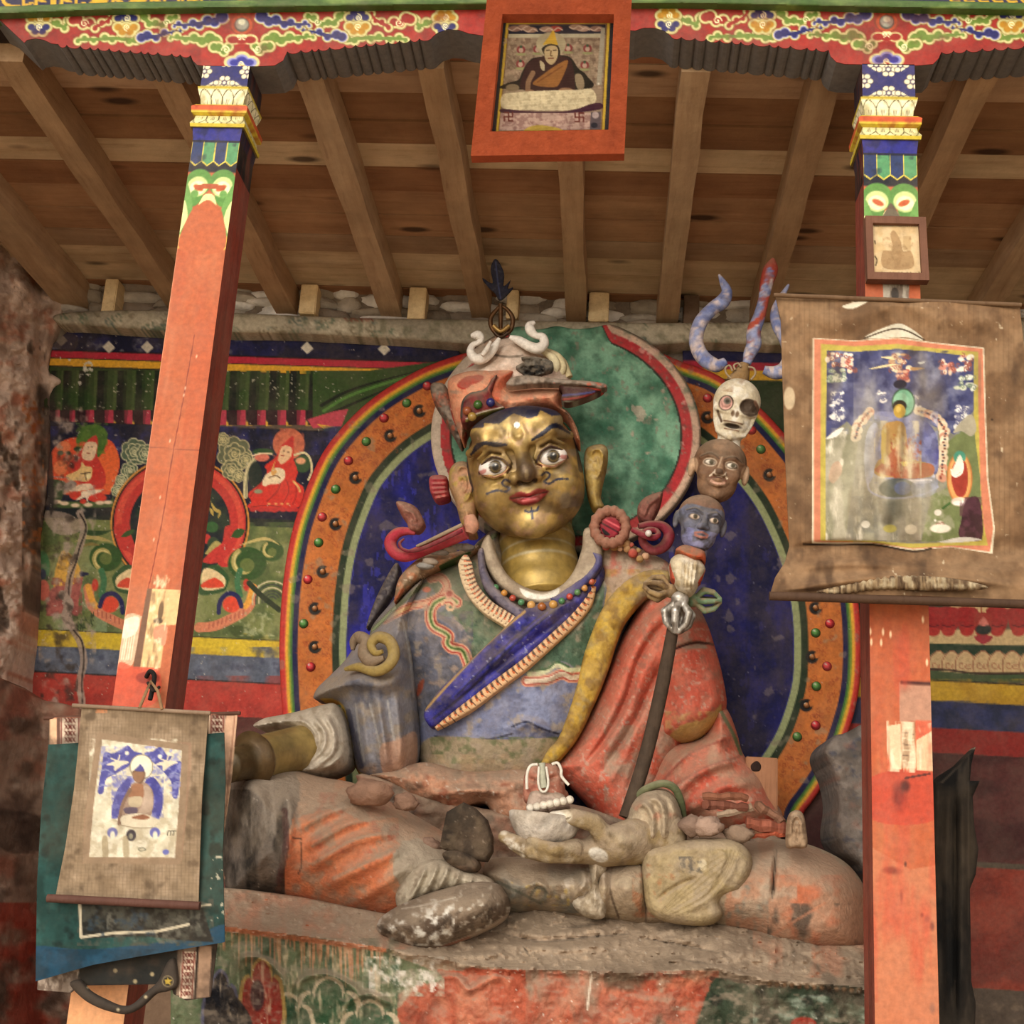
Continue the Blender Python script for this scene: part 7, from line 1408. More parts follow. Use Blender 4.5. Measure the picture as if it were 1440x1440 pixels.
relief('lap_cloth', [(905, 1200), (940, 1186), (1000, 1178), (1040, 1184), (1057, 1205), (1055, 1232), (1041, 1252), (1022, 1259), (1013, 1270), (1016, 1287), (998, 1301), (955, 1300), (922, 1290), (907, 1266)], 4.12, M_CLAY, 'a08e72', .07, 16, [([(930, 1290), (985, 1262), (1012, 1225), (1020, 1195)], .008, 4), ([(945, 1292), (1000, 1262), (1030, 1225), (1036, 1195)], .008, 4), ([(922, 1268), (948, 1248), (985, 1232)], -.014, 3)], step=1.7, paint=lap_, parent=ST, thick=.1, rough=.008, rscale=14)
relief('fallen_plaster', [(560, 1080), (600, 1072), (660, 1085), (740, 1082), (770, 1096), (800, 1120), (760, 1165), (700, 1150), (680, 1130), (640, 1140), (600, 1130), (575, 1120), (545, 1100), (520, 1090)], 4.5, M_CLAY, 'a87e66', .12, 30, [([(600, 1120), (660, 1112), (720, 1116)], .03, 7)], step=2., parent=ST, thick=.1, rough=.04, rscale=26, paint=flk([('c08a6c', 22, .48, .8), ('8a4f3a', 12, .6, .8), ('d8cabc', 5, .7, .8), ('6a5a4c', 14, .62, .6)]))
relief('lap_base', [(500, 1090), (600, 1115), (700, 1140), (800, 1130), (900, 1160), (1000, 1170), (1100, 1180), (1100, 1240), (700, 1240), (580, 1180)], 4.45, M_CLAY, '6d5647', .03, 20, step=3, parent=ST, thick=.1, rough=.05, rscale=30, paint=flk([('8a5f4c', 22, .48, .8), ('3a2c26', 16, .6, .8)]))
relief('white_ruffle', [(828, 1206), (848, 1204), (853, 1224), (843, 1240), (851, 1258), (850, 1290), (824, 1290), (806, 1274), (808, 1260), (822, 1252), (830, 1236)], 4.14, M_CLAY, 'b0a28c', .06, 12, [([(838, 1208), (836, 1238), (838, 1286)], .015, 4), ([(842, 1240), (826, 1252), (812, 1266)], -.02, 3)], step=1.5, parent=ST, thick=.08, rough=.008, rscale=8, paint=flk([('c9bdac', 7, .52, .7), ('85765f', 7, .54, .8)]))
# ------------------------------------------------------------------ hand that holds the bowl
HB = frame_(800, 1188, 4.1, 0, 0)
def bowlhand(g):
    g.add(g.ell((20, -8, 0), (62, 17, 34)))
    for (y0, l, z, r_) in ((-4, 100, 26, 12.5), (-12, 88, 14, 13), (-14, 74, 34, 11.5), (-6, 60, 44, 10)):
        g.add(g.path([(10, y0, z * .8), (10 - l * .45, y0 - 3, z + 8), (10 - l * .8, y0 + 1, z + 4), (10 - l, y0 + 9, z - 2)], [r_, r_ * .95, r_ * .85, r_ * .7]), 5)
    g.add(g.path([(60, 2, 24), (34, 30, 36), (8, 36, 44), (-22, 34, 46)], [15, 13, 12, 8.5]), 6)
    g.add(g.path([(50, 0, 0), (90, 8, -10), (130, 22, -24)], [26, 30, 36]), 10)
    g.add(g.cap((70, 6, 18), (88, 14, 6), 26, 26), 10)
def bhp(k):
    k.patch('8a744c', 20, .46, 1, .8); k.patch('a8987e', 14, .54, 2, .8); k.patch('5d4c34', 12, .6, 3, .7); k.patch('d8d0c2', 10, .5, 4, .9, box=(-120, -60, -30, 40)); k.disc(-18, -38, 22, 12, 'd6cbb4', 10, .9); k.disc(-20, -39, 14, 6, 'efe8da', 10); k.disc(42, 12, 14, 9, 'd2ccc0', 20, .9)
    k.line([(-40, -34), (-20, -30), (0, -34)], 2, '5a4a34')
lsolid('hand', bowlhand, (-130, -50, -70), (180, 80, 80), 2.2, HB, M_CLAY, bhp, '95826a', ST)
relief('wrist_cuff', [(880, 1150), (888, 1128), (905, 1112), (930, 1108), (948, 1118), (958, 1140), (962, 1180), (940, 1192), (905, 1196), (885, 1190), (872, 1176)], 4.22, M_CLAY, 'a3927a', .14, 24, [([(890, 1140), (905, 1130), (918, 1150), (916, 1190)], .03, 5), ([(905, 1122), (926, 1126), (934, 1150), (934, 1190)], .03, 5), ([(925, 1112), (944, 1122), (952, 1150)], .025, 5), ([(876, 1165), (884, 1180)], .02, 5)], step=1.6, parent=ST, thick=.14, rough=.006, paint=flk([('b8a58a', 12, .5, .7), ('7d6a54', 9, .6, .7), ('b88068', 14, .62, .7)]))
curl('green_cuff_rim', [(888, 1132), (904, 1112), (930, 1102), (948, 1108), (958, 1128), (963, 1150)], [3, 5, 5.5, 5.5, 5, 3], [4.2, 4.16, 4.14, 4.15, 4.18, 4.22], '5d6444', ST)
# ================================================================== what the statue holds
# skull bowl with offerings
BW = thing('skull_bowl', P(762, 1190, 4.06), 'pale bowl with red jewel and white pearls in the hand of the statue', 'bowl')
def bowl():
    c = P(764, 1190, 4.06); s_ = mpp(764, 1170, 4.06); prof = [(4, 0), (20, 1), (34, 8), (44, 20), (50, 34), (51, 44), (49, 46), (46, 44), (40, 34), (10, 30), (0, 30)]
    V = []; n = 40
    for r_, z in prof:
        for i in range(n):
            a = 2 * math.pi * i / n; V.append(c + s_ * np.array((r_ * math.cos(a), r_ * .9 * math.sin(a), z * .96 + (3 * math.cos(a) if z > 10 else 0) * -1)))
    F = [(j * n + i, j * n + (i + 1) % n, (j + 1) * n + (i + 1) % n, (j + 1) * n + i) for j in range(len(prof) - 1) for i in range(n)]
    V = np.array(V); u, v = proj(V); k = Ink(u, v, 'bdb2a4'); k.patch('8a8078', 14, .5, 1, .7); k.patch('ddd4c8', 10, .56, 2, .8); k.patch('5d5850', 9, .62, 3, .6)
    return link('bowl', mesh('bowl', V, F, k.lin(), True, 60), M_CLAY, BW)
bowl()
for i in range(7): ball('pearl', P(746 + i * 9.2, 1136 - i * 1.9, 4.02 - .02 * math.sin(i / 6 * math.pi)), .0125, M_FIG, ['e2d8c8', 'd8cebe'][i % 2], BW)
relief('red_jewel', [(738, 1128), (736, 1106), (738, 1088), (746, 1076), (758, 1074), (776, 1074), (786, 1080), (792, 1096), (794, 1112), (790, 1130), (762, 1134)], 4.14, M_FIG, 'b5705c', .08, 26, step=1.5, parent=BW, thick=.07, paint=flk([('c88a74', 10, .5, .8), ('8a4a3c', 8, .6, .8), ('e0cfc0', 5, .68, .7)]), folds=[([(740, 1092), (756, 1098), (790, 1090)], -.02, 3)])
for q in ([(741, 1110), (741, 1090), (746, 1077), (756, 1075)], [(776, 1075), (784, 1073), (789, 1082), (790, 1092), (800, 1104)]): curl('white_strand', q, 2.2, 4.04, 'dcd4c6', BW)
curl('white_strand', [(762, 1073), (763, 1090), (765, 1108)], [5, 5, 5.5], 4.05, 'a8a894', BW); curl('white_strand', [(758, 1078), (757, 1100), (761, 1112), (768, 1112), (771, 1100), (768, 1078)], 1.8, 4.04, 'd8d2c4', BW)
relief('offering_lump', [(744, 1118), (752, 1110), (770, 1112), (790, 1116), (800, 1128), (796, 1138), (744, 1144)], 4.08, M_CLAY, 'b09a8c', .03, 10, step=1.8, parent=BW, thick=.06, rough=.01, rscale=8)
# staff with crossed thunderbolt, three heads and flames
SF = thing('ritual_staff', P(882, 1150, 4.18), 'ritual staff with crossed thunderbolt, blue head, brown head, skull and pale blue flame prongs', 'staff')
YS = lambda v: 4.18 + (1150 - v) * .00016
pp = [(947, 880), (938, 930), (928, 980), (914, 1040), (900, 1090), (880, 1150)]
tube('staff_shaft', [P(u, v, YS(v)) for u, v in pp], np.array([8.5, 9.5, 10, 10, 10, 10]) * .00222, M_DARK, '4a3c30', SF, 14, sm3=5)
def vaj(name, fr, c1, c2, m):
    def fn(g):
        g.add(g.ell((0, 6, 0), (15, 14, 14))); g.add(g.cap((0, 0, 0), (0, 60, 0), 6, 3), 4)
        for a in range(0, 360, 60):
            c, s = math.cos(math.radians(a + 15)), math.sin(math.radians(a + 15))
            g.add(g.path([(c * 8, 14, s * 8), (c * 24, 30, s * 20), (c * 20, 48, s * 17), (c * 5, 62, s * 5)], [6, 6.5, 5.5, 4]), 2.5)
    lsolid(name, fn, (-40, -20, -40), (40, 75, 40), 1.6, fr, m, lambda k: (k.patch(c2, 9, .5, 1, .8)), c1, SF)
vy = YS(835) - .03
def fsc(fr, q): return fr[0], fr[1] * q, fr[2]
vaj('thunderbolt_prongs', fsc(frame_(957, 838, vy, 175, 0), .84), 'c9c4bc', '7d766c', M_METAL)
vaj('thunderbolt_prongs', fsc(frame_(948, 832, vy + .02, 80, 0), .68), '6d5538', 'a08458', M_FIG)
vaj('thunderbolt_prongs', fsc(frame_(970, 844, vy + .05, -88, 0), .68), '6f8a6a', '8a7a5c', M_FIG)
relief('cream_fringe', [(942, 790), (958, 778), (980, 784), (992, 800), (984, 818), (974, 834), (962, 834), (950, 822)], vy - .02, M_FIG, 'd0c0a2', .05, 12, [([(962 + 6 * i, 786), (960 + 5 * i, 828)], .02, 2.4) for i in range(4)], step=1.3, parent=SF, thick=.08, paint=flk([('e2d8c4', 6, .5, .8), ('a8926c', 6, .6, .7)]))
for q in ([(942, 792), (954, 796), (954, 822), (944, 814)], [(982, 800), (992, 802), (986, 818), (978, 824)]): relief('red_ribbon', q, vy - .03, M_FIG, 'b5442c', .02, 6, step=1.3, parent=SF, thick=.05, smo=False)
relief('red_collar', [(950, 774), (962, 766), (978, 770), (991, 776), (992, 792), (984, 788), (978, 796), (966, 786)], vy - .01, M_FIG, 'b5502f', .05, 10, [([(952, 776), (970, 780), (990, 786)], .02, 4)], step=1.3, parent=SF, thick=.1, paint=flk([('cf5a30', 8, .5, .8), ('8a5a3c', 8, .56, .7)]))
def shead(name, fr, w_, h, col, paint, ears=True, skull=False, m=M_FIG):
    def fn(g):
        k_ = w_ / 36.
        S = lambda *p: tuple(q * k_ for q in p)
        hh_ = h / 45.
        Yh = lambda y: y * hh_
        g.add(g.ell((0, Yh(12), -4 * k_), (36 * k_, 33 * hh_, 34 * k_))); g.add(g.ell((0, Yh(-18), 2 * k_), (27 * k_, 27 * hh_, 26 * k_)), 8 * k_)
        if not skull:
            for s in (-1, 1):
                g.add(g.ell((s * 17 * k_, Yh(-8), 18 * k_), (11 * k_, 11 * hh_, 10 * k_)), 6 * k_)
                g.add(g.path([(s * 6 * k_, Yh(12), 29 * k_), (s * 17 * k_, Yh(15), 28 * k_), (s * 28 * k_, Yh(11), 18 * k_)], [3 * k_, 3.4 * k_, 2 * k_]), 3 * k_)
                g.cut(g.ell((s * 15 * k_, Yh(5), 37 * k_), (9 * k_, 6 * hh_, 9 * k_)), 3 * k_)
                g.add(g.ell((s * 15 * k_, Yh(5), 24 * k_), (8 * k_, 5 * hh_, 6 * k_)), 1)
                g.add(g.ell((s * 5.5 * k_, Yh(-9), 31 * k_), (4.5 * k_, 4 * hh_, 5 * k_)), 2 * k_)
                if ears: g.add(g.ell((s * 37 * k_, Yh(0), -6 * k_), (5 * k_, 14 * hh_, 8 * k_)), 3 * k_)
            g.add(g.cap((0, Yh(12), 28 * k_), (0, Yh(-6), 35 * k_), 3.5 * k_, 5.5 * k_), 4 * k_)
            g.add(g.path([(-12 * k_, Yh(-20), 25 * k_), (0, Yh(-18), 31 * k_), (12 * k_, Yh(-20), 25 * k_)], [2 * k_, 3 * k_, 2 * k_]), 2); g.add(g.path([(-10 * k_, Yh(-23), 25 * k_), (0, Yh(-25), 30 * k_), (10 * k_, Yh(-23), 25 * k_)], [2 * k_, 3.2 * k_, 2 * k_]), 2)
            g.add(g.ell((0, Yh(-36), 18 * k_), (10 * k_, 7 * hh_, 8 * k_)), 5 * k_)
        else:
            g.cut(g.ell((0, Yh(-14), -10 * k_), (40 * k_, 12 * hh_, 18 * k_)), 4)
            for s in (-1, 1):
                g.add(g.path([(s * 30 * k_, Yh(0), 8 * k_), (s * 27 * k_, Yh(-18), 6 * k_), (s * 20 * k_, Yh(-34), 12 * k_), (0, Yh(-40), 22 * k_)], [4.5 * k_, 3.5 * k_, 3.5 * k_, 5 * k_]), 3)
                g.add(g.cap((s * 8 * k_, Yh(-8), 26 * k_), (s * 28 * k_, Yh(-4), 14 * k_), 4 * k_, 3.5 * k_), 3)
                g.cut(g.ell((s * 15 * k_ + (3 if s > 0 else 0), Yh(4), 33 * k_), ((11 if s < 0 else 14) * k_, (10 if s < 0 else 12) * hh_, 12 * k_)), 2)
                g.cut(g.ell((s * 3 * k_, Yh(-9), 33 * k_), (2.4 * k_, 4.5 * hh_, 6 * k_)), 1)
            g.add(g.ell((0, Yh(-18), 24 * k_), (15 * k_, 6 * hh_, 7 * k_)), 4); g.cut(g.ell((0, Yh(-26), 30 * k_), (12 * k_, 3.4 * hh_, 12 * k_)), 1.5)
            g.add(g.ell((-15 * k_, Yh(4), 20 * k_), (8 * k_, 8 * hh_, 8 * k_)), .5); g.add(g.cap((0, Yh(-36), 2 * k_), (0, Yh(-52), 0), 16 * k_, 20 * k_), 5)
    return lsolid(name, fn, (-48 * w_ / 36, -60 * h / 45, -46 * w_ / 36), (48 * w_ / 36, 50 * h / 45, 46 * w_ / 36), 1.25, fr, m, paint, col, SF)
def fp_blue(k):
    k.patch('72748c', 10, .52, 1, .6); k.patch('4a4a52', 9, .5, 2, .75); k.fill([(-34, -14), (-24, -22), (0, -20), (24, -22), (34, -16), (30, -46), (-30, -46)], '7a5644'); k.patch('5a3c30', 5, .55, 3, .7, box=(-34, 34, -46, -20))
    k.patch('8a8cc0', 8, .45, 4, .7, box=(-28, 28, 12, 36))
    for s in (-1, 1): k.disc(s * 14, -4, 8, 4.6, '2a2a34'); k.disc(s * 14, -4, 6.6, 3.6, 'e0c8b4'); k.disc(s * 14 + 1, -4.5, 3, 3.2, '3a3428'); k.line([(s * 4, -9), (s * 14, -15), (s * 25, -12)], 3, '3c3c48')
    k.line([(-9, 18), (0, 16), (9, 18)], 3, '9a6058'); k.line([(-8, 21), (0, 23), (8, 21)], 3.4, 'a8685c')
def fp_brown(k):
    k.patch('6d4c36', 12, .5, 1, .7); k.patch('9a7456', 10, .56, 2, .7); k.patch('55402e', 18, .5, 3, .6, box=(-36, 36, -50, -14))
    for s in (-1, 1):
        k.disc(s * 15, -5, 9.5, 6, 'dcc8b0'); k.disc(s * 15, -5, 8, 4.4, '3a281c'); k.disc(s * 15, -4.6, 6.6, 3.4, 'e6dccc'); k.disc(s * 15 + 2, -5, 3.2, 3.2, '4a4434'); k.line([(s * 4, -11), (s * 15, -17), (s * 28, -13)], 2.6, '4a3220'); k.disc(s * 39, 2, 9, 15, 'caa888', a=.8)
        k.line([(s * 8, 10), (s * 12, 14)], 2.4, 'e0ccb4')
    k.disc(0, 8, 5, 4, '3a2418', a=.7); k.line([(-11, 17), (0, 15), (11, 18)], 2.6, '6a3c2c'); k.line([(-9, 21), (0, 24), (9, 21)], 3.4, 'd0a08a'); k.line([(0, -14), (-3, 2)], 2, 'd8c0a4', a=.5); k.line([(-7, 6), (-5, 12), (6, 12), (9, 6)], 1.8, 'e4d4c0', a=.8)
def fp_skull(k):
    k.patch('c9b898', 12, .5, 1, .7); k.patch('efe8da', 9, .52, 2, .8); k.patch('9a7a5c', 10, .62, 3, .7, box=(-34, 40, -46, -20))
    k.disc(-15, -4, 9, 10, 'd8a498'); k.disc(-14, -7, 5, 5, '6a6458'); k.disc(-14, -7, 2.6, 2.8, '1c1814'); k.line(arc(-15, -4, 9.4, 10.4, 0, 350, 22), 1.6, '4a3c30', False)
    k.disc(18, -4, 14, 12, '3a2a1e'); k.line([(24, -14), (34, 0), (30, 20)], 5, '8a5f48', a=.7); k.disc(-3, 9, 2.4, 4.5, '6a5038'); k.disc(3, 9, 2.4, 4.5, '6a5038'); k.disc(0, 26, 12, 3, '2c2018'); k.line([(-13, 21), (13, 21)], 1.8, '7a5a44'); k.line([(-10, 31), (10, 31)], 1.6, '7a5a44'); k.line([(-24, 8), (-16, 22)], 3, '5a4434')
HBf = frame_(985, 736, YS(736) - .02, -8, 8, 8)
shead('blue_head', HBf, 33, 41, '5c5e6c', fp_blue)
shead('brown_head', frame_(1011, 662, YS(662) - .02, -8, 8, 0), 37, 46, '7d5c44', fp_brown)
shead('skull_head', frame_(1034, 577, YS(577) - .02, -10, 12, 0), 33, 46, 'd8ccb2', fp_skull, skull=True)
YT = YS(525)
V, F = tube_vf([P(1034, 542, YT), P(1042, 528, YT), P(1045, 518, YT), P(1047, 512, YT)], np.array([17, 13, 10, 7]) * .00235, 18); link('gilt_finial', mesh('gilt_finial', V, F, '8a6a40', True, 40), M_FIG, SF)
for q in ([(1030, 534), (1022, 526), (1020, 518), (1026, 514), (1030, 522)], [(1034, 520), (1032, 514), (1038, 511), (1042, 516)], [(1056, 534), (1062, 526), (1060, 518), (1052, 516)]): curl('wire_scroll', q, 1.5, YT - .03, '9a8468', SF)
def flame(pts, rad, Y, red=0, nm='flame_prong'):
    q = np.array(pts, float); z = smooth(np.column_stack([q, rad]), False, 8); W = P(z[:, 0], z[:, 1], Y); V, F = tube_vf(W, z[:, 2] * .00235, 14)
    u, v = proj(V); k = Ink(u, v, '8b93b8'); k.patch('5d6a9c', 9, .5, 1, .8); k.patch('d8c0b4', 7, .55, 2, .85); k.patch('6f6a7c', 5, .62, 3, .7)
    if red: k.fill([(1066, 412), (1068, 385), (1078, 362), (1088, 360), (1096, 375), (1094, 395), (1086, 412), (1088, 385), (1080, 375), (1074, 395)], '9c3c2c'); k.line([(1080, 420), (1074, 442), (1054, 460)], 8, 'a8402c'); k.patch('9c3c2c', 6, .6, 5, .7)
    link(nm, mesh(nm, V, F, k.lin()), M_FIG, SF)
flame([(1020, 508), (1008, 514), (992, 506), (982, 492), (979, 474), (986, 452), (1002, 434), (1016, 424), (1022, 410), (1016, 396), (1011, 386)], [6, 10, 11, 11, 10.5, 10.5, 10, 11, 8, 5, 1.5], YT)
flame([(1050, 512), (1054, 498), (1060, 484), (1060, 466), (1068, 444), (1074, 420), (1078, 398), (1084, 378), (1087, 364)], [6, 9, 11, 10.5, 9, 8, 10, 11, 3], YT, 1)
flame([(1074, 520), (1090, 524), (1104, 518), (1110, 500), (1104, 478), (1092, 456), (1090, 436), (1100, 416), (1109, 400)], [6, 10, 11, 10, 9, 8, 6, 5, 1.5], YT)
# ================================================================== the clay seat
EDGE = np.array([(240, 1290), (320, 1302), (420, 1316), (530, 1330), (650, 1356), (760, 1364), (900, 1368), (1000, 1362), (1080, 1376), (1150, 1384), (1240, 1392)])
edge = lambda u: np.interp(u, EDGE[:, 0], EDGE[:, 1])
def seat(k):
    e = edge(k.u); up_ = k.v < e
    k.patch('8c7a68', 60, .5, 1, .7); k.patch('b0987e', 26, .54, 2, .6)
    k.fill([(300, 1255), (400, 1262), (480, 1300), (560, 1310), (540, 1335), (430, 1316), (310, 1300)], 'a88a74'); k.patch('c8714e', 34, .5, 3, .75, box=(300, 580, 1250, 1335)); k.patch('a89078', 18, .5, 4, .7, box=(300, 700, 1240, 1360))
    # red plaster and fallen ground of the front
    k.fill([(600, 1372), (640, 1364), (720, 1362), (770, 1364), (850, 1380), (980, 1384), (1000, 1500), (520, 1500), (560, 1420)], 'a8543c', wob=5); k.patch('8a3c2a', 22, .55, 5, .8, box=(560, 1010, 1366, 1500)); k.patch('c27a5c', 26, .56, 6, .7, box=(600, 1010, 1366, 1500)); k.patch('8a7866', 30, .52, 7, .9, box=(740, 860, 1360, 1500), sy=3); k.patch('94826e', 26, .5, 8, .9, box=(920, 1240, 1340, 1420)); k.patch('5a4a3a', 30, .58, 9, .8, box=(850, 1240, 1310, 1500))
    k.line([(832, 1370), (828, 1400), (826, 1420)], 3, 'd8c8b4'); k.line([(1000, 1376), (1040, 1380), (1070, 1390)], 5, '2a2018', a=.6); k.disc(1045, 1395, 26, 10, 'd0c4b4', a=.6)
    # painted lotus band at the left front
    k.fill([(240, 1302), (320, 1310), (420, 1324), (530, 1338), (600, 1362), (620, 1378), (560, 1400), (540, 1500), (240, 1500)], '5d6a4c', wob=3); k.patch('2f4a36', 20, .48, 10, .8, box=(300, 560, 1320, 1500), sy=2); k.patch('b8b09c', 14, .56, 11, .9, box=(510, 625, 1345, 1400)); k.patch('d8d0c4', 8, .56, 12, .9, box=(520, 620, 1345, 1395))
    rr = random.Random(6)
    for i in range(70):
        x = rr.uniform(300, 540); y = edge(x) + rr.uniform(0, 8); k.line([(x, y), (x + rr.uniform(-3, 3), y + rr.uniform(14, 60))], rr.uniform(1.5, 4.5), rr.choice(['c08a64', 'b07858', 'c99a74']), taper=True, a=.85)
    k.line([(u, edge(u) + 4) for u in range(300, 560, 20)], 7, 'c0704c', a=.8)
    def lotus(x, y, w_, h, c, rim='b5a68a'):
        q = [(x - w_, y + h * 1.4), (x - w_, y + h * .5), (x - w_ * .62, y + h * .28), (x - w_ * .55, y + h * .42), (x - w_ * .42, y + h * .1), (x, y - h * .06), (x + w_ * .42, y + h * .1), (x + w_ * .55, y + h * .42), (x + w_ * .62, y + h * .28), (x + w_, y + h * .5), (x + w_, y + h * 1.4)]
        k.fill(q, rim); k.fill([(x + (a - x) * .84, y + 5 + (b - y) * .95) for a, b in q], c)
    lotus(462, 1376, 44, 60, '2f4f34'); lotus(520, 1408, 40, 50, '34523a'); lotus(404, 1398, 36, 50, '35503a'); lotus(310, 1366, 24, 60, '14141c', '5a5a70'); lotus(368, 1350, 30, 70, '8a2a20', 'a88a4c'); k.disc(362, 1400, 10, 22, '3a1a20'); k.fill([(300, 1390), (330, 1400), (355, 1440), (352, 1500), (290, 1500)], '15151c'); k.patch('d0b898', 5, .62, 13, .7, box=(300, 560, 1330, 1500), sy=4)
    # dark green scroll relief at the right front
    k.fill([(1000, 1384), (1070, 1388), (1240, 1396), (1240, 1500), (1000, 1500)], '2f3a2a', wob=3); k.patch('8a9484', 12, .56, 14, .8, box=(1060, 1240, 1400, 1500), sx=2); k.patch('16180f', 16, .54, 15, .8, box=(1000, 1240, 1385, 1500)); k.disc(1130, 1440, 18, 10, '8a2a1c')
    for i in range(14): k.disc(1082 + i * 10.5, 1384 + i * .8, 4, 4, '4a3626'); k.disc(1082 + i * 10.5, 1383 + i * .8, 2.8, 2.6, '8a6a4c')
    k.patch('b5603f', 26, .55, 16, .8, box=(1060, 1240, 1290, 1375), sy=2); k.patch('2c2620', 16, .62, 17, .7, box=(1050, 1240, 1270, 1400))
    k.patch('e0d8cc', 4, .8, 18, .8)
    for q in ([(700, 1312), (760, 1324), (830, 1318), (900, 1312)], [(900, 1318), (960, 1330), (1020, 1342)], [(770, 1300), (800, 1304), (850, 1298)], [(960, 1350), (1000, 1356)], [(735, 1330), (745, 1345)]): k.line(q, 3.2, '2a221c', taper=2)
def seatb(u, v):
    e = edge(u); up_ = np.clip(e - v, 0, 200); return np.where(v < e, up_ * .0052 - .05 * (fbm(u / 26, v / 13, 2.2) - .5) * sm(0, 30, up_), 0) - .06 * np.clip(vnoise(u / 11, v / 7, 4.) - .55, 0, 1) * (v < e + 6) * sm(500, 640, u) - .04 * np.clip(vnoise(u / 5, v / 4, 9.) - .62, 0, 1) * (v < e + 10) + .012 * np.sin(u / 30.) * (v > e) - .02 * np.exp(-((v - e) / 7.) ** 2)
so_ = relief('throne', [(240, 1246), (330, 1250), (420, 1262), (560, 1290), (700, 1270), (900, 1280), (1060, 1300), (1150, 1330), (1240, 1330), (1250, 1500), (240, 1500)], 3.86, M_CLAY, 'a08a74', 0, 10, step=2., paint=seat, thick=.3, rough=.03, rscale=24, base=seatb, smo=False,
             folds=[([(690, 1296), (730, 1310), (790, 1314), (850, 1304), (880, 1300)], .02, 8), ([(700, 1312), (760, 1324), (830, 1318), (900, 1312)], -.03, 5), ([(720, 1330), (800, 1334), (870, 1328)], .04, 7), ([(900, 1318), (960, 1330), (1020, 1342)], -.03, 4), ([(560, 1342), (640, 1346), (720, 1338)], .03, 6), ([(980, 1350), (1040, 1340), (1100, 1352)], .04, 8), ([(418, 1440), (420, 1384), (450, 1370), (480, 1378), (506, 1400), (506, 1440)], .03, 5), ([(340, 1440), (336, 1360), (360, 1346), (396, 1372), (400, 1420)], .03, 5), ([(480, 1440), (486, 1412), (520, 1398), (556, 1420)], .03, 5), ([(600, 1378), (640, 1374), (660, 1392), (690, 1376), (720, 1378)], .02, 6)])
tag(so_, 'crumbling clay seat under the statue, with faded lotus petals and red plaster front', 'throne')
box('seat_core', -1.55, .62, 4.2, 5.0, 0, 1.30, M_EARTH, '6d5644', so_)
# ================================================================== things lying about the seat
def lump(name, u, v, Y, r_, col, lb, cat, m=M_ROCK, jit=.45, seed=0, grp=None):
    o = ball(name, P(u, v, Y), np.array(r_) * .0022, m, col, None, 18, 12, jit, seed); return tag(o, lb, cat, grp)
def slabp(k): k.patch('2f271f', 14, .5, 1, .8); k.patch('5a4c3c', 12, .56, 2, .7); k.patch('8a7a6a', 4, .72, 3, .6)
o = relief('stone_slab', [(652, 1128), (668, 1136), (684, 1152), (692, 1176), (692, 1198), (684, 1212), (660, 1210), (618, 1192), (622, 1170), (628, 1142)], 4.1, M_ROCK, '43372b', .03, 12, step=1.7, paint=slabp, thick=.06, rough=.008, rscale=10, smo=False); tag(o, 'dark brown pointed stone slab propped up in the lap of the statue', 'stone')
relief('stone', [(622, 1200), (640, 1196), (664, 1204), (674, 1216), (668, 1226), (650, 1226), (630, 1214)], 4.08, M_ROCK, '6d5848', .05, 10, step=1.6, paint=slabp, thick=.07, rough=.012, rscale=9); tag(COL.objects['stone'], 'flat brown stone lying just under the dark pointed slab', 'stone')
lump('stone', 520, 1114, 4.14, (30, 22, 19), '94705c', 'round reddish clod under the sleeve, left of the fallen plaster', 'stone', seed=3)
lump('stone', 570, 1128, 4.16, (18, 15, 12), '8a6a58', 'small reddish clod just right of the round clod under the sleeve', 'stone', seed=5)
lump('stone', 605, 1190, 4.2, (16, 14, 12), '8a6e5e', 'reddish clod wedged left of the dark pointed slab', 'stone', seed=6)
lump('stone', 972, 1160, 4.1, (17, 16, 14), '7d6658', 'grey brown clod on the lap, leftmost of two beside the cuff', 'stone', seed=8)
lump('stone', 996, 1162, 4.08, (19, 16, 14), '9a8070', 'pinkish brown clod on the lap, right of its neighbour beside the cuff', 'stone', seed=9)
lump('stone', 1040, 1172, 4.12, (20, 17, 13), '86705e', 'brown clod under the broken sticks on the lap', 'stone', seed=12)
def stk(a, b, r_, lb, col, seed):
    rr = random.Random(seed); n = 7; p = [P(a[0] + (b[0] - a[0]) * i / n + rr.uniform(-2, 2), a[1] + (b[1] - a[1]) * i / n + rr.uniform(-1.5, 1.5), 4.12 + rr.uniform(-.01, .01)) for i in range(n + 1)]
    V, F = tube_vf(p, [r_ * .0022 * rr.uniform(.8, 1.2) for _ in p], 7); tag(link('broken_stick', mesh('broken_stick', V, F, col, False), M_DARK), lb, 'stick', 'broken sticks on the lap')
stk((990, 1119), (1050, 1122), 6, 'topmost broken wooden stick lying across the right thigh', '8a5a44', 1)
stk((990, 1130), (1052, 1136), 7, 'reddish broken stick just below the topmost stick', '7a4a3a', 2)
stk((1010, 1146), (1060, 1134), 5, 'pale broken stick slanting up to the white chip', 'a8927c', 3)
stk((1050, 1158), (1108, 1166), 9, 'thick red brown stick lying beside the small clay tablet', '9a5a46', 4)
stk((1052, 1176), (1104, 1172), 3.5, 'thin red stick lowest under the thick stick', 'b05a40', 5)
stk((1062, 1130), (1100, 1156), 6, 'brown stick leaning down beside the upright board', '85604c', 6)
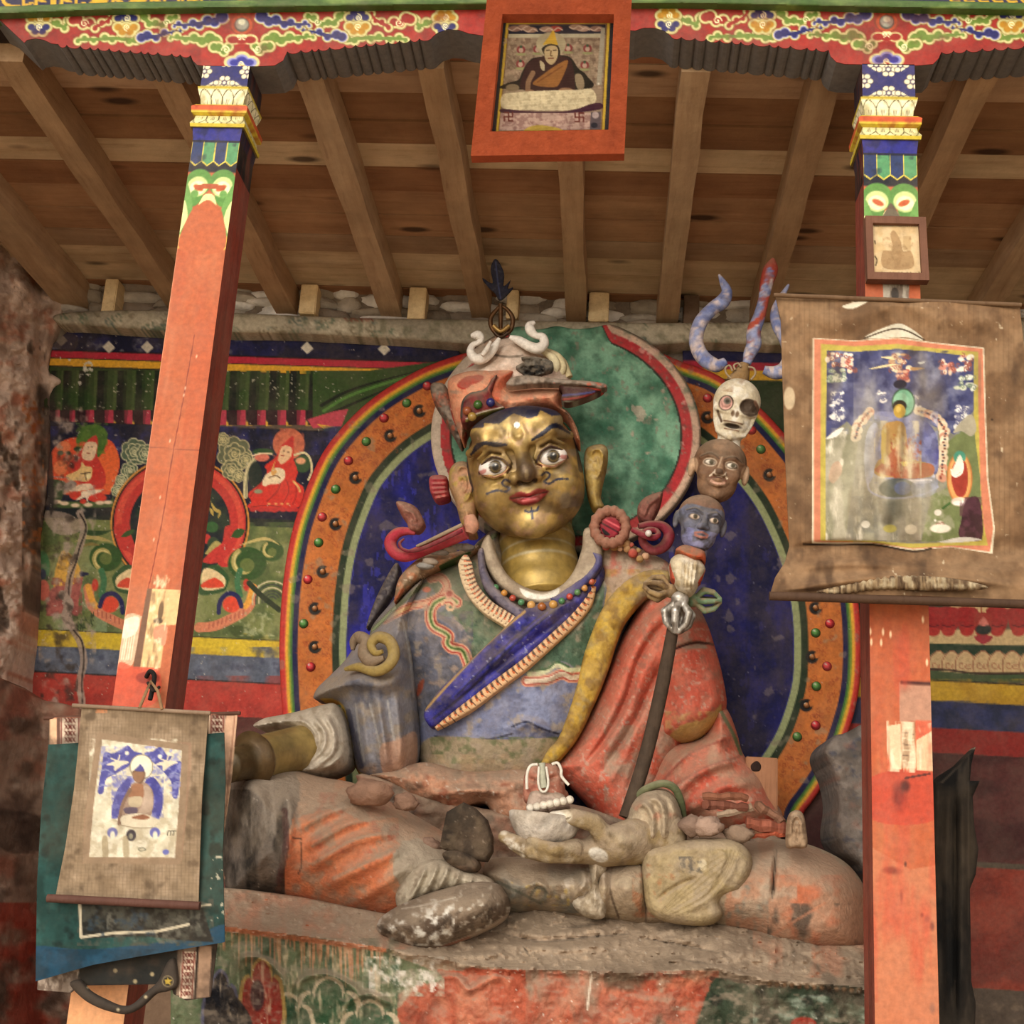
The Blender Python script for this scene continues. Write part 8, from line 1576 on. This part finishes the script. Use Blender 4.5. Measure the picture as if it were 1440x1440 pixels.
o = relief('clay_tablet', [(1108, 1190), (1108, 1160), (1112, 1144), (1120, 1139), (1129, 1144), (1133, 1160), (1135, 1190), (1120, 1192)], 4.05, M_CLAY, 'a3876c', .02, 6, [([(1113, 1178), (1113, 1158), (1120, 1148), (1127, 1158), (1128, 1178)], .012, 2), ([(1118, 1175), (1121, 1158), (1124, 1175)], .014, 2.5)], step=1.2, thick=.04, paint=flk([('7d644c', 5, .52, .8)])); tag(o, 'small upright stamped clay tablet with rounded top, on the right knee', 'tablet')
bp = P(1048, 1142, 4.5); bq = P(1094, 1066, 4.5); o = box('wooden_board', bp[0], bq[0], 4.5, 4.53, bp[2] - .25, bq[2], M_WOODZ, '9a6c4e', bev=.003); tag(o, 'short upright wooden board with a knot, behind the right thigh', 'board')
o = relief('knot', [(1056, 1076), (1064, 1070), (1070, 1076), (1068, 1084), (1058, 1084)], 4.499, M_DARK, '2c1a14', .002, 3, step=1.2, thick=.004, parent=o)
def gs(k): k.patch('4e4844', 20, .5, 1, .7); k.patch('8a8078', 12, .56, 2, .6); k.patch('3a3e4c', 10, .62, 3, .7); k.patch('7a5a50', 14, .6, 4, .6)
o = relief('plaster_slab', [(1158, 1060), (1166, 1040), (1185, 1032), (1240, 1030), (1240, 1240), (1208, 1216), (1184, 1196), (1174, 1170), (1178, 1130), (1172, 1094)], 4.45, M_ROCK, '6d645e', .06, 16, step=2, paint=gs, thick=.3, rough=.012, rscale=14); tag(o, 'grey lump of plaster standing beside the right column, right of the halo', 'plaster')
def bk(k): k.patch('241f1a', 20, .5, 1, .8, sy=4); k.patch('3a322a', 10, .6, 2, .7, sy=5); k.line([(1362, 1060), (1362, 1300)], 2, '3c342c', a=.7); k.disc(1369, 1051, 3, 3, '8a7a68'); k.line([(1325, 1100), (1345, 1080), (1368, 1054)], 3, '4a4036', a=.7)
o = relief('dark_banner', [(1313, 1100), (1324, 1090), (1346, 1076), (1372, 1050), (1366, 1075), (1364, 1098), (1378, 1098), (1368, 1120), (1370, 1160), (1376, 1195), (1372, 1230), (1364, 1250), (1366, 1380), (1372, 1410), (1370, 1500), (1378, 2280), (1310, 2280)], 3.7, M_CLOTH, '0c0a09', .03, 8, [([(1335, 1090), (1332, 1250), (1336, 1440)], .02, 6), ([(1352, 1085), (1354, 1250), (1350, 1440)], .02, 6), ([(1344, 1100), (1342, 1300), (1344, 1440)], -.02, 4)], step=2., paint=bk, thick=.05, smo=False); tag(o, 'tall black ragged cloth hanging beside the right column', 'cloth')
